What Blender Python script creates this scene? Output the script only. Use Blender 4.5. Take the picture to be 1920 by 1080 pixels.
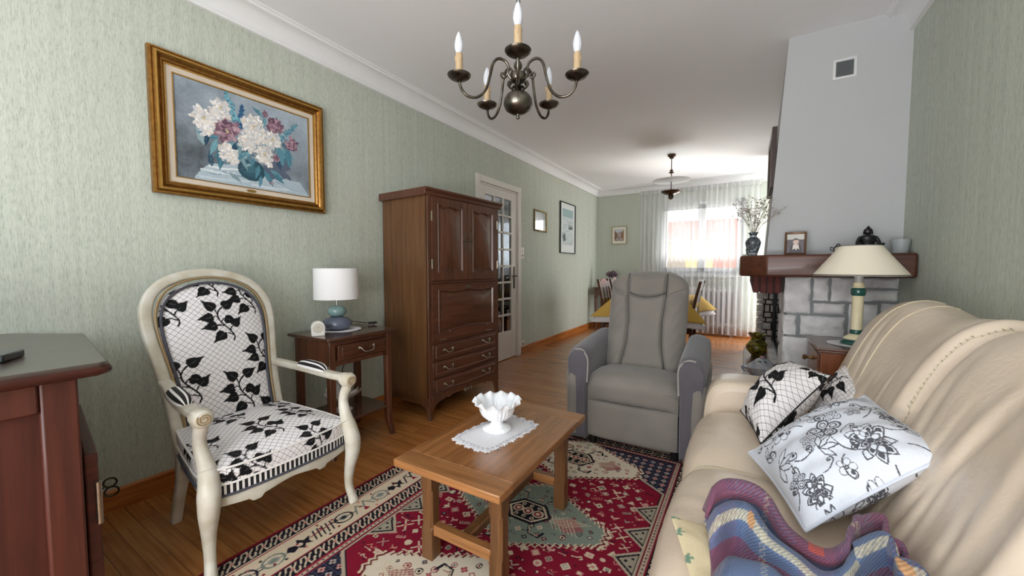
import bpy, bmesh, math, random
import numpy as np
from mathutils import Matrix, Vector, Euler
from math import sin, cos, pi, radians, sqrt, atan2

for o in list(bpy.data.objects):
    bpy.data.objects.remove(o, do_unlink=True)
SC = bpy.context.scene
COL = SC.collection
random.seed(7)
RNG = np.random.default_rng(7)

# ------------------------------------------------------------------ camera
EYE = (0.0, 0.0, 1.117)
cam_data = bpy.data.cameras.new('camera')
cam_data.sensor_width = 36.0
cam_data.lens = 721.0 / 1920.0 * 36.0
cam_data.clip_start = 0.03
cam = bpy.data.objects.new('camera', cam_data)
COL.objects.link(cam)
cam.location = EYE
cam.rotation_euler = (radians(90 - 3.017), 0, radians(31.30))
SC.camera = cam

# ------------------------------------------------------------------ world, daylight, exposure
SC.view_settings.view_transform = 'Standard'
SC.view_settings.look = 'None'
SC.view_settings.gamma = 1.0
SC.view_settings.use_curve_mapping = False
SC.view_settings.exposure = 0.3
world = bpy.data.worlds.new('overcast_sky')
SC.world = world
world.use_nodes = True
wn = world.node_tree.nodes
wn['Background'].inputs['Color'].default_value = (0.86, 0.93, 1.0, 1)
wn['Background'].inputs['Strength'].default_value = 3.6
SC.cycles.max_bounces = 8
SC.cycles.diffuse_bounces = 5
SC.cycles.transparent_max_bounces = 12
SC.cycles.sample_clamp_indirect = 6.0
SC.cycles.caustics_reflective = False
SC.cycles.caustics_refractive = False


def area_lamp(name, loc, rot, sx, sy, power, col=(1, 1, 1), portal=False):
    l = bpy.data.lights.new(name, 'AREA')
    l.shape = 'RECTANGLE'
    l.size, l.size_y = sx, sy
    l.energy = power
    l.color = col
    if portal:
        l.cycles.is_portal = True
    o = bpy.data.objects.new(name, l)
    COL.objects.link(o)
    o.location = loc
    o.rotation_euler = rot
    return o


# daylight by the dining-room window, plus lamps added out of view
area_lamp('added_near_window_light', (-0.45, -1.62, 1.42), (radians(90), 0, 0), 2.0, 2.0, 17, (0.93, 0.97, 1.0))  # daylight of the unseen window added behind the viewer
area_lamp('added_ceiling_fill', (-0.45, -1.75, 0.35), (radians(118), 0, 0), 2.0, 0.9, 92, (1.0, 0.97, 0.95))  # added lamp, tilted up to brighten the ceiling
area_lamp('added_sky_boost', (-0.7, 10.2, 5.2), (radians(-58), 0, 0), 5.0, 3.0, 400, (0.95, 0.97, 1.0))  # extra lamp above the view, added to boost daylight at the far window
area_lamp('sunlit_street_bounce', (-0.7, 8.6, 0.1), (radians(-128), 0, 0), 3.6, 1.4, 1150, (1.0, 0.95, 0.90))
area_lamp('daylight_far_window', (-0.68, 7.52, 1.65), (radians(-90), 0, 0), 1.3, 1.3, 1, portal=True)
area_lamp('added_side_window_light', (0.93, 6.66, 1.2), (radians(90), 0, radians(90)), 0.85, 2.0, 36, (1.0, 0.97, 0.93))  # lights the dining end through the added, unseen side window
sun = bpy.data.lights.new('sun', 'SUN')
sun.energy = 2.0
sun.angle = radians(4)
sun.color = (1.0, 0.95, 0.86)
so = bpy.data.objects.new('sun', sun)
COL.objects.link(so)
so.rotation_euler = (radians(38), radians(20), 0)


# ------------------------------------------------------------------ helpers
def lin(c):
    """sRGB 0-255 triple -> linear"""
    r = []
    for x in c:
        x = x / 255.0
        r.append(x / 12.92 if x <= 0.04045 else ((x + 0.055) / 1.055) ** 2.4)
    return tuple(r)


MATS = {}


def principled(name):
    m = bpy.data.materials.new(name)
    m.use_nodes = True
    return m, m.node_tree.nodes, m.node_tree.links, m.node_tree.nodes['Principled BSDF']


def M(name, col=(200, 200, 200), rough=0.5, metal=0.0, spec=0.5, coat=0.0, noise=0.0, nscale=40.0, bump=0.0, bscale=200.0,
      sheen=0.0, trans=0.0, ior=1.45, stretch=(1, 1, 1), col2=None, emit=None, sss=0.0, coat_rough=0.1):
    """plain procedural material: base colour varied by noise, optional fine bump"""
    if name in MATS:
        return MATS[name]
    m, n, l, b = principled(name)
    c = lin(col)
    b.inputs['Roughness'].default_value = rough
    b.inputs['Metallic'].default_value = metal
    b.inputs['Specular IOR Level'].default_value = spec
    b.inputs['Coat Weight'].default_value = coat
    b.inputs['Coat Roughness'].default_value = coat_rough
    b.inputs['Sheen Weight'].default_value = sheen
    b.inputs['Transmission Weight'].default_value = trans
    b.inputs['IOR'].default_value = ior
    if sss:
        b.inputs['Subsurface Weight'].default_value = sss
        b.inputs['Subsurface Radius'].default_value = (0.01, 0.01, 0.01)
    if emit:
        b.inputs['Emission Color'].default_value = (*c, 1)
        b.inputs['Emission Strength'].default_value = emit
    tc = n.new('ShaderNodeTexCoord')
    mp = n.new('ShaderNodeMapping')
    mp.inputs['Scale'].default_value = stretch
    l.new(tc.outputs['Object'], mp.inputs['Vector'])
    nz = n.new('ShaderNodeTexNoise')
    nz.inputs['Scale'].default_value = nscale
    nz.inputs['Detail'].default_value = 5
    l.new(mp.outputs['Vector'], nz.inputs['Vector'])
    mix = n.new('ShaderNodeMix')
    mix.data_type = 'RGBA'
    c2 = lin(col2) if col2 else tuple(x * (1 - 0.9 * noise) for x in c)
    mix.inputs['A'].default_value = (*c, 1)
    mix.inputs['B'].default_value = (*c2, 1)
    mr = n.new('ShaderNodeMapRange')
    mr.inputs['From Min'].default_value = 0.35
    mr.inputs['From Max'].default_value = 0.68
    l.new(nz.outputs['Fac'], mr.inputs['Value'])
    l.new(mr.outputs['Result'], mix.inputs['Factor'])
    l.new(mix.outputs['Result'], b.inputs['Base Color'])
    if bump:
        nb = n.new('ShaderNodeTexNoise')
        nb.inputs['Scale'].default_value = bscale
        nb.inputs['Detail'].default_value = 3
        l.new(mp.outputs['Vector'], nb.inputs['Vector'])
        bp = n.new('ShaderNodeBump')
        bp.inputs['Strength'].default_value = bump
        bp.inputs['Distance'].default_value = 0.004
        l.new(nb.outputs['Fac'], bp.inputs['Height'])
        l.new(bp.outputs['Normal'], b.inputs['Normal'])
    MATS[name] = m
    return m


def wood(name, c1, c2, axis='z', rough=0.35, scale=1.0, coat=0.0, spec=0.5, bump=0.08):
    """wood with grain running along an axis"""
    if name in MATS:
        return MATS[name]
    s = {'x': (2, 34, 34), 'y': (34, 2, 34), 'z': (34, 34, 2)}[axis]
    m, n, l, b = principled(name)
    tc = n.new('ShaderNodeTexCoord')
    mp = n.new('ShaderNodeMapping')
    mp.inputs['Scale'].default_value = tuple(x * scale for x in s)
    l.new(tc.outputs['Object'], mp.inputs['Vector'])
    n1 = n.new('ShaderNodeTexNoise')
    n1.inputs['Scale'].default_value = 1.0
    n1.inputs['Detail'].default_value = 6
    n1.inputs['Distortion'].default_value = 0.6
    l.new(mp.outputs['Vector'], n1.inputs['Vector'])
    n2 = n.new('ShaderNodeTexNoise')
    n2.inputs['Scale'].default_value = 7.0
    n2.inputs['Detail'].default_value = 4
    l.new(mp.outputs['Vector'], n2.inputs['Vector'])
    add = n.new('ShaderNodeMath')
    add.operation = 'MULTIPLY_ADD'
    add.inputs[1].default_value = 0.35
    l.new(n2.outputs['Fac'], add.inputs[0])
    l.new(n1.outputs['Fac'], add.inputs[2])
    rp = n.new('ShaderNodeValToRGB')
    rp.color_ramp.elements[0].position = 0.48
    rp.color_ramp.elements[1].position = 0.86
    rp.color_ramp.elements[0].color = (*lin(c2), 1)
    rp.color_ramp.elements[1].color = (*lin(c1), 1)
    l.new(add.outputs[0], rp.inputs['Fac'])
    l.new(rp.outputs['Color'], b.inputs['Base Color'])
    b.inputs['Roughness'].default_value = rough
    b.inputs['Coat Weight'].default_value = coat
    b.inputs['Coat Roughness'].default_value = 0.12
    b.inputs['Specular IOR Level'].default_value = spec
    bp = n.new('ShaderNodeBump')
    bp.inputs['Strength'].default_value = bump
    bp.inputs['Distance'].default_value = 0.002
    l.new(add.outputs[0], bp.inputs['Height'])
    l.new(bp.outputs['Normal'], b.inputs['Normal'])
    MATS[name] = m
    return m


def painted(name, rough=0.6, bump=0.0, bscale=400.0, sheen=0.0, spec=0.4):
    """surface whose printed / woven pattern is carried by the mesh's own colour attribute"""
    if name in MATS:
        return MATS[name]
    m, n, l, b = principled(name)
    at = n.new('ShaderNodeAttribute')
    at.attribute_name = 'Col'
    tc = n.new('ShaderNodeTexCoord')
    nz = n.new('ShaderNodeTexNoise')
    nz.inputs['Scale'].default_value = bscale
    nz.inputs['Detail'].default_value = 2
    l.new(tc.outputs['Object'], nz.inputs['Vector'])
    mr = n.new('ShaderNodeMapRange')
    mr.inputs['To Min'].default_value = 0.8
    mr.inputs['To Max'].default_value = 1.15
    l.new(nz.outputs['Fac'], mr.inputs['Value'])
    mx = n.new('ShaderNodeMix')
    mx.data_type = 'RGBA'
    mx.blend_type = 'MULTIPLY'
    mx.inputs['Factor'].default_value = 1.0
    l.new(at.outputs['Color'], mx.inputs['A'])
    l.new(mr.outputs['Result'], mx.inputs['B'])
    l.new(mx.outputs['Result'], b.inputs['Base Color'])
    b.inputs['Roughness'].default_value = rough
    b.inputs['Sheen Weight'].default_value = sheen
    b.inputs['Specular IOR Level'].default_value = spec
    if bump:
        bp = n.new('ShaderNodeBump')
        bp.inputs['Strength'].default_value = bump
        bp.inputs['Distance'].default_value = 0.003
        l.new(nz.outputs['Fac'], bp.inputs['Height'])
        l.new(bp.outputs['Normal'], b.inputs['Normal'])
    MATS[name] = m
    return m


class MB:
    """collects shapes; build() links them as one mesh object"""

    def __init__(s):
        s.v, s.f, s.m = [], [], []
        s.T = Matrix.Identity(4)
        s.mi = 0
        s.cols = None
        s.uvs = None

    def add(s, verts, faces):
        o = len(s.v)
        T = s.T
        ident = T == Matrix.Identity(4)
        for p in verts:
            s.v.append(tuple(p) if ident else tuple(T @ Vector(p)))
        for f in faces:
            s.f.append(tuple(i + o for i in f))
            s.m.append(s.mi)

    def box(s, x0, y0, z0, x1, y1, z1):
        x0, x1 = sorted((x0, x1)); y0, y1 = sorted((y0, y1)); z0, z1 = sorted((z0, z1))
        v = [(x, y, z) for z in (z0, z1) for y in (y0, y1) for x in (x0, x1)]
        s.add(v, [(0, 2, 3, 1), (4, 5, 7, 6), (0, 1, 5, 4), (2, 6, 7, 3), (0, 4, 6, 2), (1, 3, 7, 5)])

    def rings(s, rings, cap0=True, cap1=True, closed=True):
        n = len(rings[0])
        v = [p for r in rings for p in r]
        f = []
        for i in range(len(rings) - 1):
            for j in range(n if closed else n - 1):
                k = (j + 1) % n
                f.append((i * n + j, i * n + k, (i + 1) * n + k, (i + 1) * n + j))
        if cap0:
            f.append(tuple(reversed(range(n))))
        if cap1:
            f.append(tuple(range((len(rings) - 1) * n, len(rings) * n)))
        s.add(v, f)

    def lathe(s, prof, n=32, c=(0, 0, 0), fx=1.0, fy=1.0, fn=None, cap0=True, cap1=True):
        R = []
        for (r, z) in prof:
            ring = []
            for k in range(n):
                a = 2 * pi * k / n
                rr, zz = (r, z) if fn is None else fn(r, z, a)
                ring.append((c[0] + rr * cos(a) * fx, c[1] + rr * sin(a) * fy, c[2] + zz))
            R.append(ring)
        s.rings(R, cap0, cap1)

    def tube(s, pts, r, n=8, closed=False, flat=None):
        P = [Vector(p) for p in pts]
        m = len(P)
        rr = r if isinstance(r, (list, tuple)) else [r] * m
        T = []
        for i in range(m):
            if closed:
                t = P[(i + 1) % m] - P[i - 1]
            else:
                t = P[min(i + 1, m - 1)] - P[max(i - 1, 0)]
            T.append(t.normalized() if t.length > 1e-9 else Vector((0, 0, 1)))
        up = Vector((0, 0, 1)) if abs(T[0].z) < 0.9 else Vector((1, 0, 0))
        nrm = (up - T[0] * up.dot(T[0])).normalized()
        R = []
        for i in range(m):
            nrm = (nrm - T[i] * nrm.dot(T[i]))
            nrm = nrm.normalized() if nrm.length > 1e-6 else T[i].orthogonal().normalized()
            b = T[i].cross(nrm)
            fl = flat or 1.0
            R.append([tuple(P[i] + nrm * (rr[i] * cos(2 * pi * k / n) * fl) + b * (rr[i] * sin(2 * pi * k / n))) for k in range(n)])
        if closed:
            R.append(R[0])
            s.rings(R, False, False)
        else:
            s.rings(R)

    def prism(s, pts, mapf, d0, d1):
        """extrude a 2d outline; mapf(a, b, d) -> xyz"""
        n = len(pts)
        v = [mapf(a, b, d0) for a, b in pts] + [mapf(a, b, d1) for a, b in pts]
        f = [tuple(reversed(range(n))), tuple(range(n, 2 * n))]
        for i in range(n):
            k = (i + 1) % n
            f.append((i, k, n + k, n + i))
        s.add(v, f)

    def sweep_rect(s, pts, wfun, hfun, nvec):
        """rectangular section swept along pts: w along side, h along nvec"""
        P = [Vector(p) for p in pts]
        N = Vector(nvec).normalized()
        R = []
        m = len(P)
        for i in range(m):
            t = (P[min(i + 1, m - 1)] - P[max(i - 1, 0)]).normalized()
            sd = t.cross(N).normalized()
            w = wfun(i / (m - 1)) if callable(wfun) else wfun
            h = hfun(i / (m - 1)) if callable(hfun) else hfun
            c = 0.24
            ring = []
            for (a, b) in ((1, 1 - c), (1 - c, 1), (-(1 - c), 1), (-1, 1 - c), (-1, -(1 - c)), (-(1 - c), -1), (1 - c, -1), (1, -(1 - c))):
                ring.append(tuple(P[i] + sd * (a * w / 2) + N * (b * h / 2)))
            R.append(ring)
        s.rings(R)

    def ball(s, c, rx, ry=None, rz=None, n=16, m=10):
        ry = ry or rx
        rz = rz or rx
        R = []
        for i in range(1, m):
            a = pi * i / m
            R.append([(c[0] + rx * sin(a) * cos(2 * pi * k / n), c[1] + ry * sin(a) * sin(2 * pi * k / n), c[2] - rz * cos(a)) for k in range(n)])
        s.rings(R)

    def grid(s, P, cu=False, cv=False):
        """P: array (nu, nv, 3)"""
        P = np.asarray(P)
        nu, nv = P.shape[:2]
        f = []
        for i in range(nu if cu else nu - 1):
            for j in range(nv if cv else nv - 1):
                a, b = (i + 1) % nu, (j + 1) % nv
                f.append((i * nv + j, a * nv + j, a * nv + b, i * nv + b))
        s.add([tuple(p) for p in P.reshape(-1, 3)], f)

    def build(s, name, mats, parent=None, loc=None, bevel=0.0, seg=2, sub=0, smooth=40, solid=0.0, flip=False):
        me = bpy.data.meshes.new(name)
        V = s.v
        if loc is not None:
            V = [(a - loc[0], b - loc[1], c - loc[2]) for a, b, c in V]
        elif parent is not None:
            off = OFF.get(parent.name)
            if off is not None:
                V = [(a - off[0], b - off[1], c - off[2]) for a, b, c in V]
        me.from_pydata(V, [], s.f)
        if not isinstance(mats, (list, tuple)):
            mats = [mats]
        for m in mats:
            me.materials.append(m)
        if len(mats) > 1:
            me.polygons.foreach_set('material_index', s.m)
        finish(me, smooth, fix=True)
        o = bpy.data.objects.new(name, me)
        COL.objects.link(o)
        if loc is not None:
            o.location = loc
            OFF[o.name] = tuple(loc)
        if parent is not None:
            o.parent = parent
            OFF[o.name] = OFF.get(parent.name)
        if bevel:
            b = o.modifiers.new('bevel', 'BEVEL')
            b.width = bevel
            b.segments = seg
            b.limit_method = 'ANGLE'
            b.angle_limit = radians(40)
        if sub:
            b = o.modifiers.new('sub', 'SUBSURF')
            b.levels = b.render_levels = sub
        if solid:
            b = o.modifiers.new('solid', 'SOLIDIFY')
            b.thickness = solid
            b.offset = 0
        return o


def finish(me, smooth, fix=False):
    if fix:
        bm = bmesh.new()
        bm.from_mesh(me)
        bmesh.ops.recalc_face_normals(bm, faces=bm.faces)
        bm.to_mesh(me)
        bm.free()
    if smooth:
        me.polygons.foreach_set('use_smooth', [True] * len(me.polygons))
        if smooth < 180:
            me.set_sharp_from_angle(angle=radians(smooth))
    me.update()


OFF = {}


def thing(name, label, cat, loc=(0, 0, 0), rotz=0.0, group=None, local=False):
    o = bpy.data.objects.new(name, None)
    o.empty_display_size = 0.05
    COL.objects.link(o)
    o.location = loc
    o.rotation_euler = (0, 0, rotz)
    o['label'] = label
    o['category'] = cat
    if group:
        o['group'] = group
    OFF[o.name] = None if local else tuple(loc)
    return o


def tag(o, label, cat, group=None):
    o['label'] = label
    o['category'] = cat
    if group:
        o['group'] = group
    return o


def struct(o):
    o['kind'] = 'structure'
    return o


def grid_obj(name, P, mats, parent=None, loc=None, colour=None, uv=None, cu=False, cv=False, smooth=180, flip=False, solid=0.0, second=None):
    """large regular grid mesh with optional per-vertex colour (nu, nv, 3) and uv (nu, nv, 2).
    second: another grid of the same size sharing the index space (back face of a pillow)"""
    sheets = [(P, colour, uv, flip)]
    if second is not None:
        sheets.append(second)
    V, F, C, U = [], [], [], []
    base = 0
    for (p, c, u, fl) in sheets:
        p = np.asarray(p, dtype=np.float64)
        nu, nv = p.shape[:2]
        idx = np.arange(nu * nv).reshape(nu, nv)
        I = np.concatenate([idx, idx[:1]], 0) if cu else idx
        I = np.concatenate([I, I[:, :1]], 1) if cv else I
        q = np.stack([I[:-1, :-1], I[1:, :-1], I[1:, 1:], I[:-1, 1:]], -1).reshape(-1, 4)
        if fl:
            q = q[:, ::-1]
        F.append(q + base)
        V.append(p.reshape(-1, 3))
        base += nu * nv
        if c is not None:
            C.append(np.asarray(c).reshape(-1, 3))
        if u is not None:
            U.append(np.asarray(u).reshape(-1, 2))
    V = np.concatenate(V)
    F = np.concatenate(F)
    off = loc if loc is not None else (OFF.get(parent.name) if parent is not None else None)
    if off is not None:
        V = V - np.array(off)
    me = bpy.data.meshes.new(name)
    me.vertices.add(len(V))
    me.vertices.foreach_set('co', V.astype(np.float32).ravel())
    me.loops.add(F.size)
    me.loops.foreach_set('vertex_index', F.astype(np.int32).ravel())
    me.polygons.add(len(F))
    me.polygons.foreach_set('loop_start', np.arange(0, F.size, 4, dtype=np.int32))
    me.polygons.foreach_set('loop_total', np.full(len(F), 4, dtype=np.int32))
    me.update(calc_edges=True)
    if C:
        C = np.concatenate(C)
        a = me.color_attributes.new('Col', 'FLOAT_COLOR', 'POINT')
        a.data.foreach_set('color', np.concatenate([C, np.ones((len(C), 1))], 1).astype(np.float32).ravel())
    if U:
        U = np.concatenate(U)
        ul = me.uv_layers.new(name='UVMap')
        ul.data.foreach_set('uv', U[F.ravel()].astype(np.float32).ravel())
    for m in (mats if isinstance(mats, (list, tuple)) else [mats]):
        me.materials.append(m)
    me.validate()
    finish(me, smooth)
    o = bpy.data.objects.new(name, me)
    COL.objects.link(o)
    if loc is not None:
        o.location = loc
        OFF[o.name] = tuple(loc)
    if parent is not None:
        o.parent = parent
        OFF[o.name] = OFF.get(parent.name)
    if solid:
        b = o.modifiers.new('solid', 'SOLIDIFY')
        b.thickness = solid
        b.offset = 0
    return o


class Canvas:
    """pattern drawing: metres, sampled onto mesh vertices"""

    def __init__(s, w, h, ppm, bg):
        s.w, s.h, s.k = w, h, ppm
        s.W, s.H = int(round(w * ppm)), int(round(h * ppm))
        s.a = np.empty((s.H, s.W, 3))
        s.a[:] = lin(bg)

    def _box(s, x0, y0, x1, y1):
        i0, i1 = max(0, int(x0 * s.k) - 1), min(s.W, int(x1 * s.k) + 2)
        j0, j1 = max(0, int(y0 * s.k) - 1), min(s.H, int(y1 * s.k) + 2)
        if i0 >= i1 or j0 >= j1:
            return None
        X, Y = np.meshgrid((np.arange(i0, i1) + 0.5) / s.k, (np.arange(j0, j1) + 0.5) / s.k)
        return i0, i1, j0, j1, X, Y

    def poly(s, pts, c):
        xs = [p[0] for p in pts]; ys = [p[1] for p in pts]
        b = s._box(min(xs), min(ys), max(xs), max(ys))
        if b is None:
            return
        i0, i1, j0, j1, X, Y = b
        ins = np.zeros(X.shape, bool)
        n = len(pts)
        for i in range(n):
            xa, ya = pts[i]; xb, yb = pts[(i + 1) % n]
            if ya == yb:
                continue
            t = ((ya > Y) != (yb > Y)) & (X < (xb - xa) * (Y - ya) / (yb - ya) + xa)
            ins ^= t
        s.a[j0:j1, i0:i1][ins] = lin(c) if len(c) == 3 else c

    def line(s, pts, w, c):
        c = lin(c)
        for (xa, ya), (xb, yb) in zip(pts[:-1], pts[1:]):
            b = s._box(min(xa, xb) - w, min(ya, yb) - w, max(xa, xb) + w, max(ya, yb) + w)
            if b is None:
                continue
            i0, i1, j0, j1, X, Y = b
            dx, dy = xb - xa, yb - ya
            L = dx * dx + dy * dy + 1e-12
            t = np.clip(((X - xa) * dx + (Y - ya) * dy) / L, 0, 1)
            d = np.hypot(X - xa - t * dx, Y - ya - t * dy)
            s.a[j0:j1, i0:i1][d <= max(w / 2, 0.55 / s.k)] = c

    def ell(s, x, y, rx, ry, c, ang=0.0):
        R = max(rx, ry)
        b = s._box(x - R, y - R, x + R, y + R)
        if b is None:
            return
        i0, i1, j0, j1, X, Y = b
        u = (X - x) * cos(ang) + (Y - y) * sin(ang)
        v = -(X - x) * sin(ang) + (Y - y) * cos(ang)
        s.a[j0:j1, i0:i1][(u / rx) ** 2 + (v / ry) ** 2 <= 1] = lin(c)

    def rect(s, x0, y0, x1, y1, c):
        i0, i1 = max(0, int(round(x0 * s.k))), min(s.W, int(round(x1 * s.k)))
        j0, j1 = max(0, int(round(y0 * s.k))), min(s.H, int(round(y1 * s.k)))
        if i0 < i1 and j0 < j1:
            s.a[j0:j1, i0:i1] = lin(c)

    def at(s, U, V):
        """sample at metre coordinates (repeats)"""
        i = np.floor(np.asarray(U) * s.k).astype(int) % s.W
        j = np.floor(np.asarray(V) * s.k).astype(int) % s.H
        return s.a[j, i]


def bez(p0, p1, p2, p3, n=12):
    t = np.linspace(0, 1, n)[:, None]
    p0, p1, p2, p3 = (np.array(p, float) for p in (p0, p1, p2, p3))
    return [tuple(p) for p in ((1 - t) ** 3 * p0 + 3 * (1 - t) ** 2 * t * p1 + 3 * (1 - t) * t * t * p2 + t ** 3 * p3)]


def spline(pts, n=8):
    """Catmull-Rom through points"""
    P = [np.array(p, float) for p in pts]
    P = [2 * P[0] - P[1]] + P + [2 * P[-1] - P[-2]]
    out = []
    for i in range(1, len(P) - 2):
        for k in range(n):
            t = k / n
            a, b, c, d = P[i - 1], P[i], P[i + 1], P[i + 2]
            out.append(tuple(0.5 * ((2 * b) + (c - a) * t + (2 * a - 5 * b + 4 * c - d) * t * t + (3 * b - a - 3 * c + d) * t ** 3)))
    out.append(tuple(P[-2]))
    return out


def interp(x, xs, ys):
    return float(np.interp(x, xs, ys))


def dup(root, loc=None, rotz=None, label=None, group=None):
    r = root.copy()
    COL.objects.link(r)
    if loc is not None:
        r.location = loc
    if rotz is not None:
        r.rotation_euler = (0, 0, rotz)
    if label:
        r['label'] = label
    if group:
        r['group'] = group
    for ch in list(root.children):
        c = ch.copy()
        COL.objects.link(c)
        c.parent = r
        for g in list(ch.children):
            d = g.copy()
            COL.objects.link(d)
            d.parent = c
    return r

# ================================================================== SETTING
XL, XR, YN, YF, ZC = -2.46, 0.775, -1.5, 7.2, 2.585


def wallpaper(name, c1, c2, c3):
    m, n, l, b = principled(name)
    tc = n.new('ShaderNodeTexCoord')
    mp = n.new('ShaderNodeMapping')
    mp.inputs['Scale'].default_value = (260, 260, 38)
    l.new(tc.outputs['Object'], mp.inputs['Vector'])
    n1 = n.new('ShaderNodeTexNoise')
    n1.inputs['Scale'].default_value = 1.0
    n1.inputs['Detail'].default_value = 7
    n1.inputs['Roughness'].default_value = 0.7
    l.new(mp.outputs['Vector'], n1.inputs['Vector'])
    rp = n.new('ShaderNodeValToRGB')
    e = rp.color_ramp.elements
    e[0].position, e[0].color = 0.33, (*lin(c3), 1)
    e[1].position, e[1].color = 0.62, (*lin(c1), 1)
    x = e.new(0.46)
    x.color = (*lin(c2), 1)
    l.new(n1.outputs['Fac'], rp.inputs['Fac'])
    # vertical streaks running the whole drop
    mp2 = n.new('ShaderNodeMapping')
    mp2.inputs['Scale'].default_value = (55, 55, 0.9)
    l.new(tc.outputs['Object'], mp2.inputs['Vector'])
    n2 = n.new('ShaderNodeTexNoise')
    n2.inputs['Scale'].default_value = 1.0
    n2.inputs['Detail'].default_value = 4
    l.new(mp2.outputs['Vector'], n2.inputs['Vector'])
    mr = n.new('ShaderNodeMapRange')
    mr.inputs['From Min'].default_value = 0.3
    mr.inputs['From Max'].default_value = 0.7
    mr.inputs['To Min'].default_value = 0.92
    mr.inputs['To Max'].default_value = 1.04
    l.new(n2.outputs['Fac'], mr.inputs['Value'])
    mx = n.new('ShaderNodeMix')
    mx.data_type = 'RGBA'
    mx.blend_type = 'MULTIPLY'
    mx.inputs['Factor'].default_value = 1
    l.new(rp.outputs['Color'], mx.inputs['A'])
    l.new(mr.outputs['Result'], mx.inputs['B'])
    l.new(mx.outputs['Result'], b.inputs['Base Color'])
    b.inputs['Roughness'].default_value = 0.7
    b.inputs['Specular IOR Level'].default_value = 0.25
    bp = n.new('ShaderNodeBump')
    bp.inputs['Strength'].default_value = 0.35
    bp.inputs['Distance'].default_value = 0.003
    l.new(n1.outputs['Fac'], bp.inputs['Height'])
    l.new(bp.outputs['Normal'], b.inputs['Normal'])
    return m


def floor_mat():
    m, n, l, b = principled('strip_parquet')
    tc = n.new('ShaderNodeTexCoord')
    br = n.new('ShaderNodeTexBrick')
    br.offset = 0.37
    br.inputs['Scale'].default_value = 1.0
    br.inputs['Brick Width'].default_value = 0.95
    br.inputs['Row Height'].default_value = 0.068
    br.inputs['Mortar Size'].default_value = 0.0011
    br.inputs['Mortar Smooth'].default_value = 0.2
    br.inputs['Color1'].default_value = (0.0, 0.0, 0.0, 1)
    br.inputs['Color2'].default_value = (1.0, 1.0, 1.0, 1)
    br.inputs['Mortar'].default_value = (0.3, 0.3, 0.3, 1)
    l.new(tc.outputs['Object'], br.inputs['Vector'])
    mp = n.new('ShaderNodeMapping')
    mp.inputs['Scale'].default_value = (3, 60, 60)
    l.new(tc.outputs['Object'], mp.inputs['Vector'])
    nz = n.new('ShaderNodeTexNoise')
    nz.inputs['Scale'].default_value = 1.0
    nz.inputs['Detail'].default_value = 6
    l.new(mp.outputs['Vector'], nz.inputs['Vector'])
    ma = n.new('ShaderNodeMath')
    ma.operation = 'MULTIPLY_ADD'
    ma.inputs[1].default_value = 0.16
    l.new(br.outputs['Color'], ma.inputs[0])
    l.new(nz.outputs['Fac'], ma.inputs[2])
    rp = n.new('ShaderNodeValToRGB')
    e = rp.color_ramp.elements
    e[0].position, e[0].color = 0.33, (*lin((138, 82, 38)), 1)
    e[1].position, e[1].color = 0.82, (*lin((186, 124, 68)), 1)
    l.new(ma.outputs[0], rp.inputs['Fac'])
    mx = n.new('ShaderNodeMix')
    mx.data_type = 'RGBA'
    l.new(br.outputs['Fac'], mx.inputs['Factor'])
    l.new(rp.outputs['Color'], mx.inputs['A'])
    mx.inputs['B'].default_value = (*lin((98, 58, 30)), 1)
    l.new(mx.outputs['Result'], b.inputs['Base Color'])
    b.inputs['Roughness'].default_value = 0.27
    b.inputs['Coat Weight'].default_value = 0.35
    b.inputs['Coat Roughness'].default_value = 0.2
    bp = n.new('ShaderNodeBump')
    bp.inputs['Strength'].default_value = 0.25
    bp.inputs['Distance'].default_value = 0.002
    bp.invert = True
    l.new(br.outputs['Fac'], bp.inputs['Height'])
    l.new(bp.outputs['Normal'], b.inputs['Normal'])
    return m


WALLP = wallpaper('green_wallpaper', (204, 208, 197), (190, 197, 183), (160, 169, 155))
WALLG = wallpaper('green_wallpaper_right', (204, 208, 197), (190, 197, 183), (160, 169, 155))  # same tones as the other walls
CEIL = M('ceiling_white', (242, 241, 243), 0.8, noise=0.03, nscale=1.2, bump=0.05, bscale=90)
CROWN = M('cornice_white', (236, 236, 236), 0.6, noise=0.02, nscale=3)
WHITEP = M('white_gloss_paint', (226, 220, 212), 0.35, noise=0.03, nscale=8)
SKIRT = wood('skirting_wood', (196, 122, 58), (150, 84, 34), 'y', 0.35)
SKIRTX = wood('skirting_wood_across', (196, 122, 58), (150, 84, 34), 'x', 0.35)
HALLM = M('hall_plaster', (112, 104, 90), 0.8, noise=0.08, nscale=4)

# floor and ceiling
b = MB(); b.box(-4.2, YN - 0.3, -0.12, XR + 0.12, YF + 0.12, 0.0)
struct(b.build('floor', floor_mat(), smooth=0))
b = MB(); b.box(-4.2, YN - 0.3, ZC, XR + 0.12, YF + 0.12, ZC + 0.12)
struct(b.build('ceiling', CEIL, smooth=0))

# left wall with the doorway
DY0, DY1, DZ = 3.375, 4.175, 2.045
b = MB()
b.box(XL - 0.12, YN - 0.12, 0, XL, DY0, ZC)
b.box(XL - 0.12, DY1, 0, XL, YF + 0.12, ZC)
b.box(XL - 0.12, DY0, DZ, XL, DY1, ZC)
struct(b.build('wall_left', WALLP, smooth=0))
# hall behind the door
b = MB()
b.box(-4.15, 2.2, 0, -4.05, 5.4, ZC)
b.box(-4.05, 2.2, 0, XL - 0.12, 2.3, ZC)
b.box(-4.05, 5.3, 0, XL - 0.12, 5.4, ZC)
struct(b.build('wall_hall', HALLM, smooth=0))
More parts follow.
